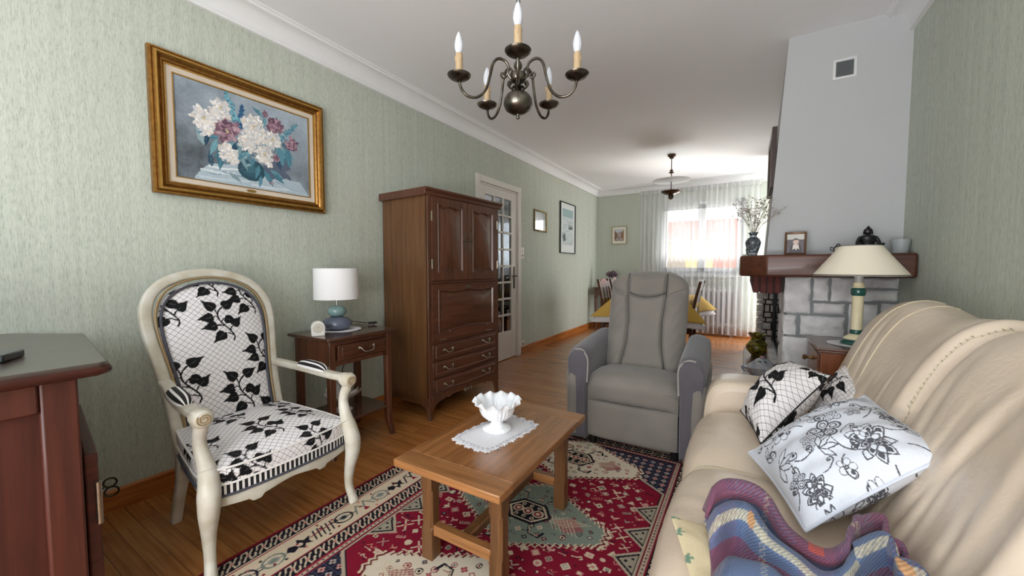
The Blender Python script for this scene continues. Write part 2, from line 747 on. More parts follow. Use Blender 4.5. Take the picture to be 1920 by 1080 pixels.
# right wall, with an unseen window added to light the dining end
SY0, SY1, SZ0, SZ1 = 6.22, 7.10, 0.12, 2.25
b = MB(); b.box(XR, YN - 0.12, 0, XR + 0.12, SY0, ZC); b.box(XR, SY1, 0, XR + 0.12, YF + 0.12, ZC)
b.box(XR, SY0, 0, XR + 0.12, SY1, SZ0); b.box(XR, SY0, SZ1, XR + 0.12, SY1, ZC)
struct(b.build('wall_right', WALLG, smooth=0))
b = MB()
for y in (SY0, (SY0 + SY1) / 2 - 0.03, SY1 - 0.06):
    b.box(XR + 0.03, y, SZ0, XR + 0.09, y + 0.06, SZ1)
for z in (SZ0, SZ1 - 0.06):
    b.box(XR + 0.03, SY0, z, XR + 0.09, SY1, z + 0.06)
struct(b.build('added_window_3', WHITEP, bevel=0.005))
# far wall with window opening
WX0, WX1, WZ0, WZ1 = -1.33, -0.03, 1.0, 2.24
b = MB()
b.box(XL, YF, 0, WX0, YF + 0.3, ZC)
b.box(WX1, YF, 0, XR, YF + 0.3, ZC)
b.box(WX0, YF, 0, WX1, YF + 0.3, WZ0)
b.box(WX0, YF, WZ1, WX1, YF + 0.3, ZC)
struct(b.build('wall_far', WALLP, smooth=0))
# near wall with an unseen window added behind the viewer
NX0, NX1, NZ0, NZ1 = -1.55, 0.62, 0.35, 2.45
b = MB()
b.box(XL, YN - 0.12, 0, NX0, YN, ZC)
b.box(NX1, YN - 0.12, 0, XR, YN, ZC)
b.box(NX0, YN - 0.12, 0, NX1, YN, NZ0)
b.box(NX0, YN - 0.12, NZ1, NX1, YN, ZC)
struct(b.build('wall_near', WALLP, smooth=0))
b = MB()
for x in (NX0, (NX0 + NX1) / 2 - 0.03, NX1 - 0.06):
    b.box(x, YN - 0.1, NZ0, x + 0.06, YN - 0.04, NZ1)
for z in (NZ0, NZ1 - 0.06):
    b.box(NX0, YN - 0.1, z, NX1, YN - 0.04, z + 0.06)
struct(b.build('added_window_2', WHITEP, bevel=0.005))

# cornices: cove with beads
cove = [(0.0, 2.462), (0.022, 2.462), (0.022, 2.478), (0.012, 2.482), (0.016, 2.49)]
for k in range(0, 9):
    a = pi / 2 * k / 8
    cove.append((0.016 + 0.075 * (1 - cos(a)), 2.492 + 0.075 * sin(a)))
cove += [(0.096, 2.560), (0.108, 2.562), (0.110, 2.574), (0.122, 2.576), (0.124, ZC - 0.0005), (0.0, ZC - 0.0005)]


def cornice(name, mapf, d0, d1):
    b = MB()
    b.prism(cove, mapf, d0, d1)
    return struct(b.build(name, CROWN, smooth=30))


cornice('trim_1', lambda a, z, d: (XL + a, d, z), YN, YF)
cornice('trim_2', lambda a, z, d: (d, YF - a, z), XL + 0.0, XR)
cornice('trim_3', lambda a, z, d: (XR - a, d, z), YN, 3.1)
cornice('trim_4', lambda a, z, d: (d, YN + a, z), XL, XR)

# skirting
for (nm, y0, y1) in (('baseboard_left', YN, DY0 - 0.075), ('baseboard_left_beyond', DY1 + 0.075, YF)):
    b = MB()
    b.prism([(0, 0), (0.016, 0), (0.016, 0.092), (0.006, 0.1), (0, 0.1)], lambda a, z, d: (XL + a, d, z), y0, y1)
    struct(b.build(nm, SKIRT, smooth=30))
b = MB()
b.prism([(0, 0), (0.016, 0), (0.016, 0.092), (0.006, 0.1), (0, 0.1)], lambda a, z, d: (d, YF - a, z), XL + 0.016, XR)
struct(b.build('baseboard_far', SKIRTX, smooth=30))
b = MB()
b.prism([(0, 0), (0.016, 0), (0.016, 0.092), (0.006, 0.1), (0, 0.1)], lambda a, z, d: (XR - a, d, z), YN, 3.05)
struct(b.build('baseboard_right', SKIRT, smooth=30))

# door in left wall: casing, leaf with 16 panes, handle
PANE, n, l, bb = principled('reflecting_pane')
n.remove(bb)
out = n['Material Output']
gl = n.new('ShaderNodeBsdfGlossy'); gl.inputs['Roughness'].default_value = 0.015
gl.inputs['Color'].default_value = (0.95, 0.97, 1.0, 1)
tr = n.new('ShaderNodeBsdfTransparent'); tr.inputs['Color'].default_value = (0.8, 0.82, 0.8, 1)
fr = n.new('ShaderNodeFresnel'); fr.inputs['IOR'].default_value = 2.6
ms = n.new('ShaderNodeMixShader')
l.new(fr.outputs[0], ms.inputs[0]); l.new(tr.outputs[0], ms.inputs[1]); l.new(gl.outputs[0], ms.inputs[2])
l.new(ms.outputs[0], out.inputs['Surface'])

door = bpy.data.objects.new('door_1', None); COL.objects.link(door); struct(door)
door.location = (XL, DY0, 0); OFF['door_1'] = (XL, DY0, 0)
b = MB()
cw = 0.068
for (y0, y1, z0, z1) in ((DY0 - cw, DY0, 0, DZ + cw), (DY1, DY1 + cw, 0, DZ + cw), (DY0, DY1, DZ, DZ + cw)):
    b.box(XL - 0.005, y0, z0, XL + 0.018, y1, z1)
b.box(XL - 0.12, DY0 - 0.001, 0, XL, DY0 + 0.022, DZ); b.box(XL - 0.12, DY1 - 0.022, 0, XL, DY1 + 0.001, DZ)
b.box(XL - 0.12, DY0, DZ - 0.022, XL, DY1, DZ)
struct(b.build('door_frame', WHITEP, door, bevel=0.004))
LX0, LX1 = XL - 0.045, XL - 0.008
gy0, gy1 = 3.495, 4.045
zs = [0.335, 0.58, 0.825, 1.06, 1.305, 1.515, 1.785, 1.93]
zs = [0.345 + (1.93 - 0.345) * k / 8 for k in range(9)]
b = MB()
b.box(LX0, DY0 + 0.022, 0.008, LX1, gy0, DZ - 0.022); b.box(LX0, gy1, 0.008, LX1, DY1 - 0.022, DZ - 0.022)
b.box(LX0, gy0, 0.008, LX1, gy1, zs[0]); b.box(LX0, gy0, zs[-1], LX1, gy1, DZ - 0.022)
for k in range(1, 8):
    b.box(LX0 + 0.004, gy0, zs[k] - 0.012, LX1 - 0.002, gy1, zs[k] + 0.012)
ymid = (gy0 + gy1) / 2
for yy in (gy0 + (gy1 - gy0) / 3, gy0 + 2 * (gy1 - gy0) / 3):
    b.box(LX0 + 0.004, yy - 0.012, zs[0], LX1 - 0.002, yy + 0.012, zs[-1])
struct(b.build('door_leaf', WHITEP, door, bevel=0.003))
b = MB(); b.box(XL - 0.028, gy0, zs[0], XL - 0.024, gy1, zs[-1])
struct(b.build('door_glass', PANE, door, smooth=0))
BRONZE = M('dark_bronze', (66, 62, 48), 0.35, 0.9, noise=0.2)
b = MB()
b.box(LX1, 4.088, 0.86, LX1 + 0.006, 4.12, 1.13)
b.tube([(LX1, 4.104, 1.015), (LX1 + 0.045, 4.104, 1.015), (LX1 + 0.05, 4.09, 1.015), (LX1 + 0.05, 3.985, 1.012)], 0.008, 10)
struct(b.build('door_handle', BRONZE, door, bevel=0.002))
b = MB()
b.tube([(LX1 + 0.012, DY0 + 0.026, 1.78), (LX1 + 0.012, DY0 + 0.026, 1.88)], 0.008, 8)
b.tube([(LX1 + 0.012, DY0 + 0.026, 0.18), (LX1 + 0.012, DY0 + 0.026, 0.28)], 0.008, 8)
struct(b.build('door_hinge', WHITEP, door))

# far window: frame, casements, sill
GLASS, n, l, bb = principled('window_glass')
n.remove(bb)
out = n['Material Output']
gl = n.new('ShaderNodeBsdfGlossy'); gl.inputs['Roughness'].default_value = 0.01
tr = n.new('ShaderNodeBsdfTransparent'); tr.inputs['Color'].default_value = (0.95, 0.97, 0.97, 1)
fr = n.new('ShaderNodeFresnel'); fr.inputs['IOR'].default_value = 1.45
ms = n.new('ShaderNodeMixShader')
l.new(fr.outputs[0], ms.inputs[0]); l.new(tr.outputs[0], ms.inputs[1]); l.new(gl.outputs[0], ms.inputs[2])
l.new(ms.outputs[0], out.inputs['Surface'])
win = bpy.data.objects.new('window_1', None); COL.objects.link(win); struct(win)
win.location = (WX0, YF + 0.12, WZ0); OFF['window_1'] = (WX0, YF + 0.12, WZ0)
b = MB()
y0, y1 = YF + 0.14, YF + 0.19
b.box(WX0, y0, WZ0, WX0 + 0.05, y1, WZ1); b.box(WX1 - 0.05, y0, WZ0, WX1, y1, WZ1)
b.box(WX0, y0, WZ0, WX1, y1, WZ0 + 0.05); b.box(WX0, y0, WZ1 - 0.05, WX1, y1, WZ1)
struct(b.build('window_frame', CROWN, win, bevel=0.004))
xm = -0.66
for (a, c) in ((WX0 + 0.05, xm), (xm, WX1 - 0.05)):
    b = MB()
    b.box(a, y0 - 0.02, WZ0 + 0.05, a + 0.06, y1 - 0.02, WZ1 - 0.05); b.box(c - 0.06, y0 - 0.02, WZ0 + 0.05, c, y1 - 0.02, WZ1 - 0.05)
    b.box(a, y0 - 0.02, WZ0 + 0.05, c, y1 - 0.02, WZ0 + 0.12); b.box(a, y0 - 0.02, WZ1 - 0.12, c, y1 - 0.02, WZ1 - 0.05)
    struct(b.build('window_casement', CROWN, win, bevel=0.004))
b = MB(); b.box(WX0 + 0.06, y0 + 0.005, WZ0 + 0.06, WX1 - 0.06, y0 + 0.009, WZ1 - 0.06)
struct(b.build('window_pane', GLASS, win, smooth=0))
b = MB(); b.box(WX0 - 0.04, YF - 0.06, WZ0 - 0.035, WX1 + 0.04, YF + 0.14, WZ0)
struct(b.build('window_sill', CROWN, win, bevel=0.006))

# outside: street, house across the way
b = MB(); b.box(-30, 7.6, -1.2, 30, 60, -1.0)
g = b.build('ground_outside', M('street_grey', (150, 148, 142), 0.9, noise=0.1, nscale=0.6), smooth=0)
struct(g)
house = thing('house', 'red-roofed pale yellow house across the street, seen through the sheer curtain', 'house', (-2, 20, -1.0))
b = MB(); b.box(-9, 20, -1.0, -1.9, 27, 2.36)
b.box(-1.9, 20, -1.0, 6, 27, 2.36)
b.build('facade', M('yellow_render', (204, 178, 122), 0.9, noise=0.08, nscale=0.8), house)
b = MB(); b.box(-1.3, 19.96, -1.0, 0.4, 20.0, 2.3)
b.build('render_band', M('pink_render', (176, 104, 80), 0.9, noise=0.08, nscale=0.8), house)
nx, ny = 241, 25
P = np.zeros((nx, ny, 3))
for i in range(nx):
    for j in range(ny):
        t = j / (ny - 1)
        P[i, j] = (-9.4 + 15.8 * i / (nx - 1), 19.5 + 3.6 * t, 2.3 + 1.35 * t + 0.05 * abs(sin(pi * i / 4.0)) - 0.03 * ((t * 12) % 1))
grid_obj('roof', P, M('roof_tile', (158, 76, 56), 0.85, noise=0.3, nscale=3.0), house, smooth=30)
for x in (-3.4, 1.4):
    b = MB()
    b.box(x, 19.95, 0.2, x + 0.9, 20.0, 1.7)
    b.build('shutter', M('house_shutter', (150, 130, 110), 0.7), house)

# ================================================================== FABRICS
def uv_lines(name, period, width, linecol, diag=True, rough=0.75, bump=0.25):
    """cloth whose motif is in the colour attribute, with a woven trellis of fine lines from its UV (metres)"""
    m, n, l, b = principled(name)
    at = n.new('ShaderNodeAttribute'); at.attribute_name = 'Col'
    uv = n.new('ShaderNodeUVMap')
    sp = n.new('ShaderNodeSeparateXYZ')
    l.new(uv.outputs['UV'], sp.inputs[0])

    def math_(op, a, bb=None):
        k = n.new('ShaderNodeMath'); k.operation = op
        for i, x in enumerate((a, bb)):
            if x is None:
                continue
            if isinstance(x, (int, float)):
                k.inputs[i].default_value = x
            else:
                l.new(x, k.inputs[i])
        return k.outputs[0]
    outs = []
    for sg in (1, -1):
        if diag:
            t = math_('ADD', sp.outputs['X'], sp.outputs['Y']) if sg > 0 else math_('SUBTRACT', sp.outputs['X'], sp.outputs['Y'])
        else:
            t = sp.outputs['X'] if sg > 0 else sp.outputs['Y']
        t = math_('DIVIDE', t, period)
        t = math_('FRACT', math_('ADD', t, 50.0))
        t = math_('ABSOLUTE', math_('SUBTRACT', t, 0.5))
        outs.append(math_('LESS_THAN', t, width / period / 2))
    f = math_('MAXIMUM', outs[0], outs[1]) if diag else outs[0]
    mx = n.new('ShaderNodeMix'); mx.data_type = 'RGBA'; mx.blend_type = 'MULTIPLY'
    l.new(f, mx.inputs['Factor'])
    l.new(at.outputs['Color'], mx.inputs['A'])
    mx.inputs['B'].default_value = (*lin(linecol), 1)
    l.new(mx.outputs['Result'], b.inputs['Base Color'])
    b.inputs['Roughness'].default_value = rough
    b.inputs['Specular IOR Level'].default_value = 0.25
    if bump:
        tc = n.new('ShaderNodeTexCoord')
        nz = n.new('ShaderNodeTexNoise'); nz.inputs['Scale'].default_value = 500
        l.new(tc.outputs['Object'], nz.inputs['Vector'])
        bp = n.new('ShaderNodeBump'); bp.inputs['Strength'].default_value = bump; bp.inputs['Distance'].default_value = 0.002
        l.new(nz.outputs['Fac'], bp.inputs['Height'])
        l.new(bp.outputs['Normal'], b.inputs['Normal'])
    return m


LEAF_CLOTH = uv_lines('leaf_sprig_cloth', 0.0275, 0.0019, (95, 90, 90))


def stripes(name, period, c1, c2, duty=0.5):
    m, n, l, b = principled(name)
    uv = n.new('ShaderNodeUVMap')
    sp = n.new('ShaderNodeSeparateXYZ'); l.new(uv.outputs['UV'], sp.inputs[0])
    k = n.new('ShaderNodeMath'); k.operation = 'DIVIDE'; k.inputs[1].default_value = period; l.new(sp.outputs['X'], k.inputs[0])
    k2 = n.new('ShaderNodeMath'); k2.operation = 'FRACT'; l.new(k.outputs[0], k2.inputs[0])
    k3 = n.new('ShaderNodeMath'); k3.operation = 'LESS_THAN'; k3.inputs[1].default_value = duty; l.new(k2.outputs[0], k3.inputs[0])
    mx = n.new('ShaderNodeMix'); mx.data_type = 'RGBA'
    l.new(k3.outputs[0], mx.inputs['Factor'])
    mx.inputs['A'].default_value = (*lin(c1), 1); mx.inputs['B'].default_value = (*lin(c2), 1)
    l.new(mx.outputs['Result'], b.inputs['Base Color'])
    b.inputs['Roughness'].default_value = 0.7
    return m


STRIPE = stripes('black_white_stripe', 0.0185, (14, 14, 16), (236, 234, 232), 0.42)
STRIPE_W = stripes('black_white_wide_stripe', 0.026, (16, 16, 18), (236, 234, 232), 0.36)
BLACK_L = (13, 14, 16)


def heart(cv, x, y, ang, s):
    """pointed heart leaf: stalk end at (x, y), tip at distance s"""
    pts = []
    for (a, w) in ((0.02, 0.0), (-0.05, 0.16), (0.03, 0.33), (0.2, 0.42), (0.42, 0.37), (0.65, 0.22), (0.85, 0.09), (1.08, 0.03)):
        pts.append((a, w))
    full = pts + [(a, -w) for a, w in reversed(pts[1:])]
    c, d = cos(ang), sin(ang)
    cv.poly([(x + s * (a * c - w * d), y + s * (a * d + w * c)) for a, w in full], BLACK_L)
    cv.line([(x + s * (.12 * c), y + s * (.12 * d)), (x + s * (.5 * c), y + s * (.5 * d))], s * 0.035, (92, 90, 92))


def sprig(cv, x, y, h, rot=0.0, flip=1):
    """S-shaped stem with seven heart leaves; (x, y) is the foot, h its height"""
    def tr(p):
        a, bb = p[0] * flip * h, p[1] * h
        return (x + a * cos(rot) - bb * sin(rot), y + a * sin(rot) + bb * cos(rot))
    st = [(0, 0), (0.03, 0.1), (-0.02, 0.22), (-0.12, 0.36), (-0.22, 0.52), (-0.24, 0.66), (-0.19, 0.76), (-0.1, 0.84)]
    cv.line([tr(p) for p in spline(st, 6)], h * 0.034, BLACK_L)
    br = [((0.01, 0.13), (-0.17, 0.2), 220, .30), ((-0.04, 0.25), (0.04, 0.36), 45, .27), ((-0.12, 0.36), (-0.3, 0.40), 190, .28),
          ((-0.19, 0.47), (-0.1, 0.55), -25, .27), ((-0.24, 0.6), (-0.34, 0.6), 185, .29), ((-0.2, 0.75), (-0.1, 0.84), 25, .30),
          ((-0.24, 0.66), (-0.28, 0.80), 135, .30)]
    for p0, p1, a, s in br:
        mid = ((p0[0] + p1[0]) / 2, (p0[1] + p1[1]) / 2 + 0.02)
        cv.line([tr(p0), tr(mid), tr(p1)], h * 0.028, BLACK_L)
        q = tr(p1)
        an = radians(a)
        if flip < 0:
            an = pi - an
        heart(cv, q[0], q[1], an + rot, s * h)


FAB = Canvas(0.38, 0.46, 500, (236, 232, 232))
for dx in (-0.38, 0, 0.38):
    for dy in (-0.46, 0, 0.46):
        sprig(FAB, 0.13 + dx, 0.02 + dy, 0.19)
        sprig(FAB, 0.32 + dx, 0.25 + dy, 0.19)

# ================================================================== VOLTAIRE ARMCHAIR
CREAM = M('antiqued_cream_paint', (210, 207, 196), 0.42, noise=0.16, nscale=14, col2=(188, 180, 160), bump=0.06, bscale=60)
GIMP = M('grey_gimp_braid', (74, 74, 84), 0.8)
YC = 0.842
arm = thing('armchair', 'cream painted wooden armchair upholstered in white trellis cloth with black leaf sprigs', 'armchair', (-1.85, YC, 0))


def bx(z):
    return -2.065 - (z - 0.40) * 0.335


BO = [(0.33, .205), (0.45, .208), (0.55, .213), (0.66, .224), (0.77, .240), (0.86, .249), (0.93, .245), (0.99, .222), (1.035, .182), (1.066, .125), (1.083, .062), (1.088, 0.0)]
ZB = [p[0] for p in BO]
pts = [(-w, z) for z, w in BO] + [(w, z) for z, w in reversed(BO[:-1])]
pts = spline(pts, 4)
b = MB()
nv = (0.95, 0, 0.318)
fw = 0.046
b.sweep_rect([(bx(z), YC + y * (1 - 0.0), z) for y, z in pts], 0.046, 0.042, nv)
b.build('back_frame', CREAM, arm, sub=1, smooth=60)
b = MB()
inner = [(y * 0.895 if True else y, 0.40 + (z - 0.40) * 0.965) for y, z in pts if z > 0.40]
b.tube([(bx(z) + 0.024, YC + y, z + 0.004) for y, z in inner], 0.0055, 6)
b.build('back_bead', M('antique_line', (150, 126, 88), 0.5), arm)
b = MB()
inner = [(y * 0.83, 0.40 + (z - 0.40) * 0.93) for y, z in pts if z > 0.40]
b.tube([(bx(z) + 0.024, YC + y, z + 0.004) for y, z in inner], 0.006, 6)
b.build('back_braid', GIMP, arm)

BC = Canvas(0.5, 0.72, 620, (238, 235, 236))
for (x, y, f) in ((.10, .47, 1), (.30, .37, 1), (.13, .115, 1), (.335, .02, 1), (.425, .50, 1), (.46, .19, 1), (.47, -.13, 1), (.27, .60, 1)):
    sprig(BC, x, y, 0.205 if y > 0 else .2, 0.0, f)
nu, nvv = 170, 240
U = np.linspace(-1, 1, nu)[:, None]
W = np.linspace(0, 1, nvv)[None, :]
Z = 0.40 + W * 0.638 + U * 0
hw = np.interp(0.40 + (Z - 0.40) / 0.945, ZB, [p[1] for p in BO]) * 0.862
hw = np.maximum(hw, 0.004)
# round the top smoothly
Y = YC + U * hw
bul = (1 - np.abs(U) ** 2.6) * (1 - np.abs(2 * W - 1) ** 4) * 0.034
X = -2.065 - (Z - 0.40) * 0.335 + 0.012 + bul * 0.95
P = np.stack([X, Y, Z + bul * 0.32], -1)
uvx = U * hw + 0.25
uvy = (Z - 0.40) * 1.05
grid_obj('back_cushion', P, LEAF_CLOTH, arm, colour=BC.at(np.clip(uvx, 0.001, .499), np.clip(uvy, 0.001, .719)), uv=np.stack([uvx, uvy], -1))
# back of the back
P2 = np.stack([-2.065 - (Z - 0.40) * 0.335 - 0.014 + 0 * U, Y, Z], -1)[::6, ::6]
grid_obj('back_lining', P2, M('plain_lining', (220, 216, 210), 0.8), arm)


def seat_outline(n=220, grow=0.0):
    """closed plan of the seat, anticlockwise, as (x, y)"""
    out = []
    f = [(-1.595, -.268), (-1.572, -.20), (-1.562, -.1), (-1.56, 0), (-1.562, .1), (-1.572, .20), (-1.595, .268)]
    s1 = [(-1.62, .272), (-1.75, .262), (-1.92, .238), (-2.05, .214)]
    bk = [(-2.075, .19), (-2.08, 0), (-2.075, -.19)]
    s2 = [(-2.05, -.214), (-1.92, -.238), (-1.75, -.262), (-1.62, -.272)]
    p = [(x, YC + y) for x, y in f + s1 + bk + s2]
    p.append(p[0])
    p = np.array(p)
    d = np.r_[0, np.cumsum(np.hypot(*np.diff(p, axis=0).T))]
    t = np.linspace(0, d[-1], n + 1)[:-1]
    q = np.stack([np.interp(t, d, p[:, 0]), np.interp(t, d, p[:, 1])], -1)
    for _ in range(3):
        q = (np.roll(q, 1, 0) + q * 2 + np.roll(q, -1, 0)) / 4
    return q, t


def ztop(x):
    return 0.395 + (-1.58 - x) * 0.055


q, tt = seat_outline(520)
cen = q.mean(0)
prof = [(float(np.interp(z, [-.058, -.045, -.03, -.015, 0], [1.0, 1.012, 1.018, 1.016, 1.0])), float(z), 0) for z in np.linspace(-.058, 0, 24)]
K = 70
rows, uvs = [], []
nrm = q - cen
nrm = nrm / np.linalg.norm(nrm, axis=1, keepdims=True)
for (g, dz, _) in prof:
    r = cen + (q - cen) * g
    rows.append(np.c_[r, ztop(r[:, 0]) + dz])
    uvs.append(q + nrm * (-dz))
for k in range(1, K + 1):
    g = 1 - k / K * 0.985
    r = cen + (q - cen) * g
    bulge = 0.036 * (1 - g ** 2.2)
    rows.append(np.c_[r, ztop(r[:, 0]) + bulge + 0.004])
    uvs.append(r)
P = np.stack(rows, 1)
UV = np.stack(uvs, 1)
SC_ = Canvas(0.9, 0.9, 620, (238, 235, 236))
# seat motif is laid out in plan: canvas u = y - (YC - .45), v = -1.42 - x
for (u, v, h) in ((.335, .06, .17), (.60, .065, .17), (.47, .235, .18), (.255, .30, .17), (.64, .30, .17), (.42, .46, .17), (.64, .49, .15), (.20, .06, .16)):
    sprig(SC_, u, v, h)
cu_, cv_ = UV[..., 1] - (YC - .45), -1.42 - UV[..., 0]
grid_obj('seat_cushion', P, LEAF_CLOTH, arm, colour=SC_.at(np.clip(cu_, 0, .899), np.clip(cv_, 0, .899)), uv=np.stack([cu_, cv_], -1), cu=True)
# piping round the seat edge
b = MB()
b.tube([(cen[0] + (x - cen[0]) * 1.006, cen[1] + (y - cen[1]) * 1.006, ztop(x) + 0.003) for x, y in q[::3]], 0.0045, 6, closed=True)
b.tube([(cen[0] + (x - cen[0]) * 1.01, cen[1] + (y - cen[1]) * 1.01, ztop(x) - 0.056) for x, y in q[::3]], 0.004, 6, closed=True)
b.build('piping', M('white_piping', (232, 229, 226), 0.7), arm)
# striped band
rows = []
for dz in (-0.056, -0.07, -0.085, -0.098):
    r = cen + (q - cen) * 0.998
    rows.append(np.c_[r, ztop(r[:, 0]) + dz])
P = np.stack(rows, 1)
grid_obj('striped_band', P, STRIPE, arm, uv=np.stack([np.repeat(tt[:, None], 4, 1), np.zeros((len(tt), 4))], -1), cu=True)
b = MB()
b.tube([(x, y, ztop(x) - 0.099) for x, y in (cen + (q - cen) * 1.004)[::3]], 0.0055, 6, closed=True)
b.build('braid', GIMP, arm)
# rails
b = MB()
f = [(u, 0.0) for u in np.linspace(-.26, .26, 27)]
prof2 = []
for u in np.linspace(-.262, .262, 41):
    a = abs(u) / .262
    prof2.append((u, 0.248 + 0.016 * (cos(a * pi * 2.0) * 0.5 + .5) * (1 if a < .5 else .55) - (0.012 if .42 < a < .58 else 0)))
P = np.zeros((41, 6, 3))
for i, (u, zl) in enumerate(prof2):
    xf = -1.562 - 0.034 * (abs(u) / .262) ** 3
    zt = ztop(xf) - 0.1
    P[i] = [(xf - .03, YC + u, zt), (xf, YC + u, zt), (xf + 0.004, YC + u, (zt + zl) / 2), (xf, YC + u, zl), (xf - .03, YC + u, zl), (xf - .03, YC + u, zt)]
b.grid(P)
for s in (-1, 1):
    b.prism([(-1.61, .30), (-2.05, .315), (-2.05, .255), (-1.85, .262), (-1.61, .245)],
            lambda a, z, d: (a, YC + s * (d - 0.0 + (-1.61 - a) * -0.125), z), .245, .268)
b.box(-2.075, YC - .2, .255, -2.05, YC + .2, .32)
b.build('seat_rail', CREAM, arm, bevel=0.003)

# front legs and arm posts (one cabriole run each side), scrolls, arms, pads, rear legs
for s in (-1, 1):
    y0 = YC + s * .272
    fx_ = -1.60 if s < 0 else -1.572
    leg = [(fx_ + .012, y0 + s * .008, 0.0095), (fx_ + .006, y0 + s * .006, 0.03), (fx_ - .012, y0, 0.09), (fx_ - .006, y0 + s * .002, .17), (fx_ + .012, y0 + s * .006, .25), (fx_ + .016, y0 + s * .005, .31), (fx_ + .005, y0, .37), (fx_ - .01, y0 - s * .002, .40)]
    lp = spline(leg, 5)
    rr = [interp(p[2], [0, .02, .05, .10, .18, .26, .32, .40], [.019, .021, .0185, .0185, .024, .033, .036, .030]) for p in lp]
    b = MB(); b.tube(lp, rr, 14)
    o = b.build('leg', CREAM, arm, smooth=180)
    # arm support
    post = [(fx_ - .01, y0 - s * .002, .40), (fx_ - .03, y0, .44), (fx_ - .045, y0 + s * .004, .48), (fx_ - .04, y0 + s * .006, .52), (fx_ - .022, y0 + s * .008, .555), (fx_ - .015, y0 + s * .008, .585)]
    pp = spline(post, 5)
    b = MB(); b.tube(pp, [interp(p[2], [.40, .45, .50, .56, .60], [.029, .024, .021, .023, .026]) for p in pp], 14)
    # scroll end: short drum across the post with a carved spiral
    cx, cz = fx_ - .018, .592
    b.T = Matrix.Translation((cx, y0 + s * .008, cz)) @ Matrix.Rotation(radians(90), 4, 'X')
    b.lathe([(0.0, -.027), (.024, -.027), (.029, -.022), (.029, .022), (.024, .027), (0, .027)], 24)
    b.T = Matrix.Identity(4)
    # front drum facing the room
    b.T = Matrix.Translation((cx + .006, y0 + s * .008, cz)) @ Matrix.Rotation(radians(90), 4, 'Y')
    b.lathe([(0.0, -.03), (.030, -.03), (.0315, .018), (.027, .024), (0.0, .024)], 24)
    b.T = Matrix.Identity(4)
    o = b.build('arm_post', CREAM, arm, smooth=60)
    b = MB()
    sp_ = []
    for k in range(40):
        a = k / 39 * 4.2 * pi
        r = .005 + .0175 * k / 39
        sp_.append((cx + .0305, y0 + s * .008 + s * r * cos(a), cz + r * sin(a)))
    b.tube(sp_, 0.0022, 6)
    b.build('scroll', M('antique_line', (150, 126, 88), 0.5), o)
    ar = [(cx, y0 + s * .008, .600), (-1.70, y0 + s * .005, .598), (-1.82, y0 - s * .002, .603), (-1.95, y0 - s * .018, .612), (-2.06, y0 - s * .038, .620), (-2.125, y0 - s * .045, .622)]
    ap = spline(ar, 5)
    b = MB(); b.sweep_rect(ap, 0.046, 0.032, (0, 0, 1))
    o = b.build('armrest', CREAM, arm, sub=1, smooth=60)
    # pad
    n1, n2 = 40, 20
    P = np.zeros((n1, n2, 3)); UVp = np.zeros((n1, n2, 2))
    for i in range(n1):
        t = i / (n1 - 1)
        xx = -1.74 - .20 * t
        yy = interp(-xx, [-p[0] for p in ap], [p[1] for p in ap])
        zz = interp(-xx, [-p[0] for p in ap], [p[2] for p in ap]) + .013
        e = (1 - abs(2 * t - 1) ** 3.5) ** 0.6
        for j in range(n2):
            a = pi * j / (n2 - 1)
            P[i, j] = (xx, yy - .030 * cos(a) * (0.35 + .65 * e), zz + .034 * sin(a) ** .8 * e)
            UVp[i, j] = (0.20 * t * .0 + (j / (n2 - 1)) * .1, t * .2)
    grid_obj('arm_pad', P, STRIPE_W, o, uv=UVp)
    # rear leg
    b = MB()
    rl = [(-2.05, YC + s * .20, .40), (-2.06, YC + s * .2, .22), (-2.09, YC + s * .207, .10), (-2.115, YC + s * .212, 0.0)]
    b.sweep_rect(spline(rl, 4), lambda t: .042 - .008 * t, lambda t: .042 - .006 * t, (1, 0, 0))
    b.build('leg', CREAM, arm, smooth=60)

# ================================================================== SIDE TABLE BY THE WALL
DARKW = wood('dark_stained_wood', (106, 62, 40), (66, 36, 22), 'z', 0.3, coat=0.3)
DARKWX = wood('dark_stained_wood_across', (106, 62, 40), (66, 36, 22), 'y', 0.3, coat=0.3)
DARKTOP = wood('dark_stained_top', (88, 54, 38), (60, 34, 24), 'y', 0.22, coat=0.4)
PEWTER = M('pewter', (170, 160, 145), 0.32, 1.0, noise=0.2)
HT = 0.715
tx0, tx1, ty0, ty1 = -2.40, -1.985, 1.285, 1.79
st = thing('side_table', 'dark wooden side table with one drawer and low shelf against the green wall', 'side table', ((tx0 + tx1) / 2, (ty0 + ty1) / 2, 0))
b = MB(); b.box(tx0, ty0, HT - .02, tx1, ty1, HT)
b.build('top', DARKTOP, st, bevel=0.006, seg=3)
ax0, ax1, ay0, ay1 = tx0 + .03, tx1 - .03, ty0 + .03, ty1 - .03
b = MB()
za = HT - .02
for (yy, y2) in ((ay0, ay0 + .018), (ay1 - .018, ay1)):
    b.prism([(ax0, za), (ax1, za), (ax1, za - .155), (ax1 - .06, za - .14), (ax0 + .06, za - .14), (ax0, za - .155)], lambda a, z, d: (a, d, z), yy, y2)
b.box(ax0, ay0, za - .14, ax0 + .016, ay1, za)
b.box(ax1 - .02, ay0, za - .03, ax1 - .002, ay1, za)
b.prism([(ay0, za - .165), (ay0 + .06, za - .15), (ay1 - .06, za - .15), (ay1, za - .165), (ay1, za - .125), (ay0, za - .125)], lambda a, z, d: (d, a, z), ax1 - .02, ax1 - .002)
b.build('apron', DARKW, st, bevel=0.002)
b = MB(); b.box(ax1 - .03, ay0 + .05, za - .122, ax1 + .004, ay1 - .04, za - .033)
b.box(ax1 + .002, ay0 + .075, za - .108, ax1 + .008, ay1 - .065, za - .047)
dr = b.build('drawer', DARKWX, st, bevel=0.003)
ym_ = (ay0 + ay1) / 2 + .02


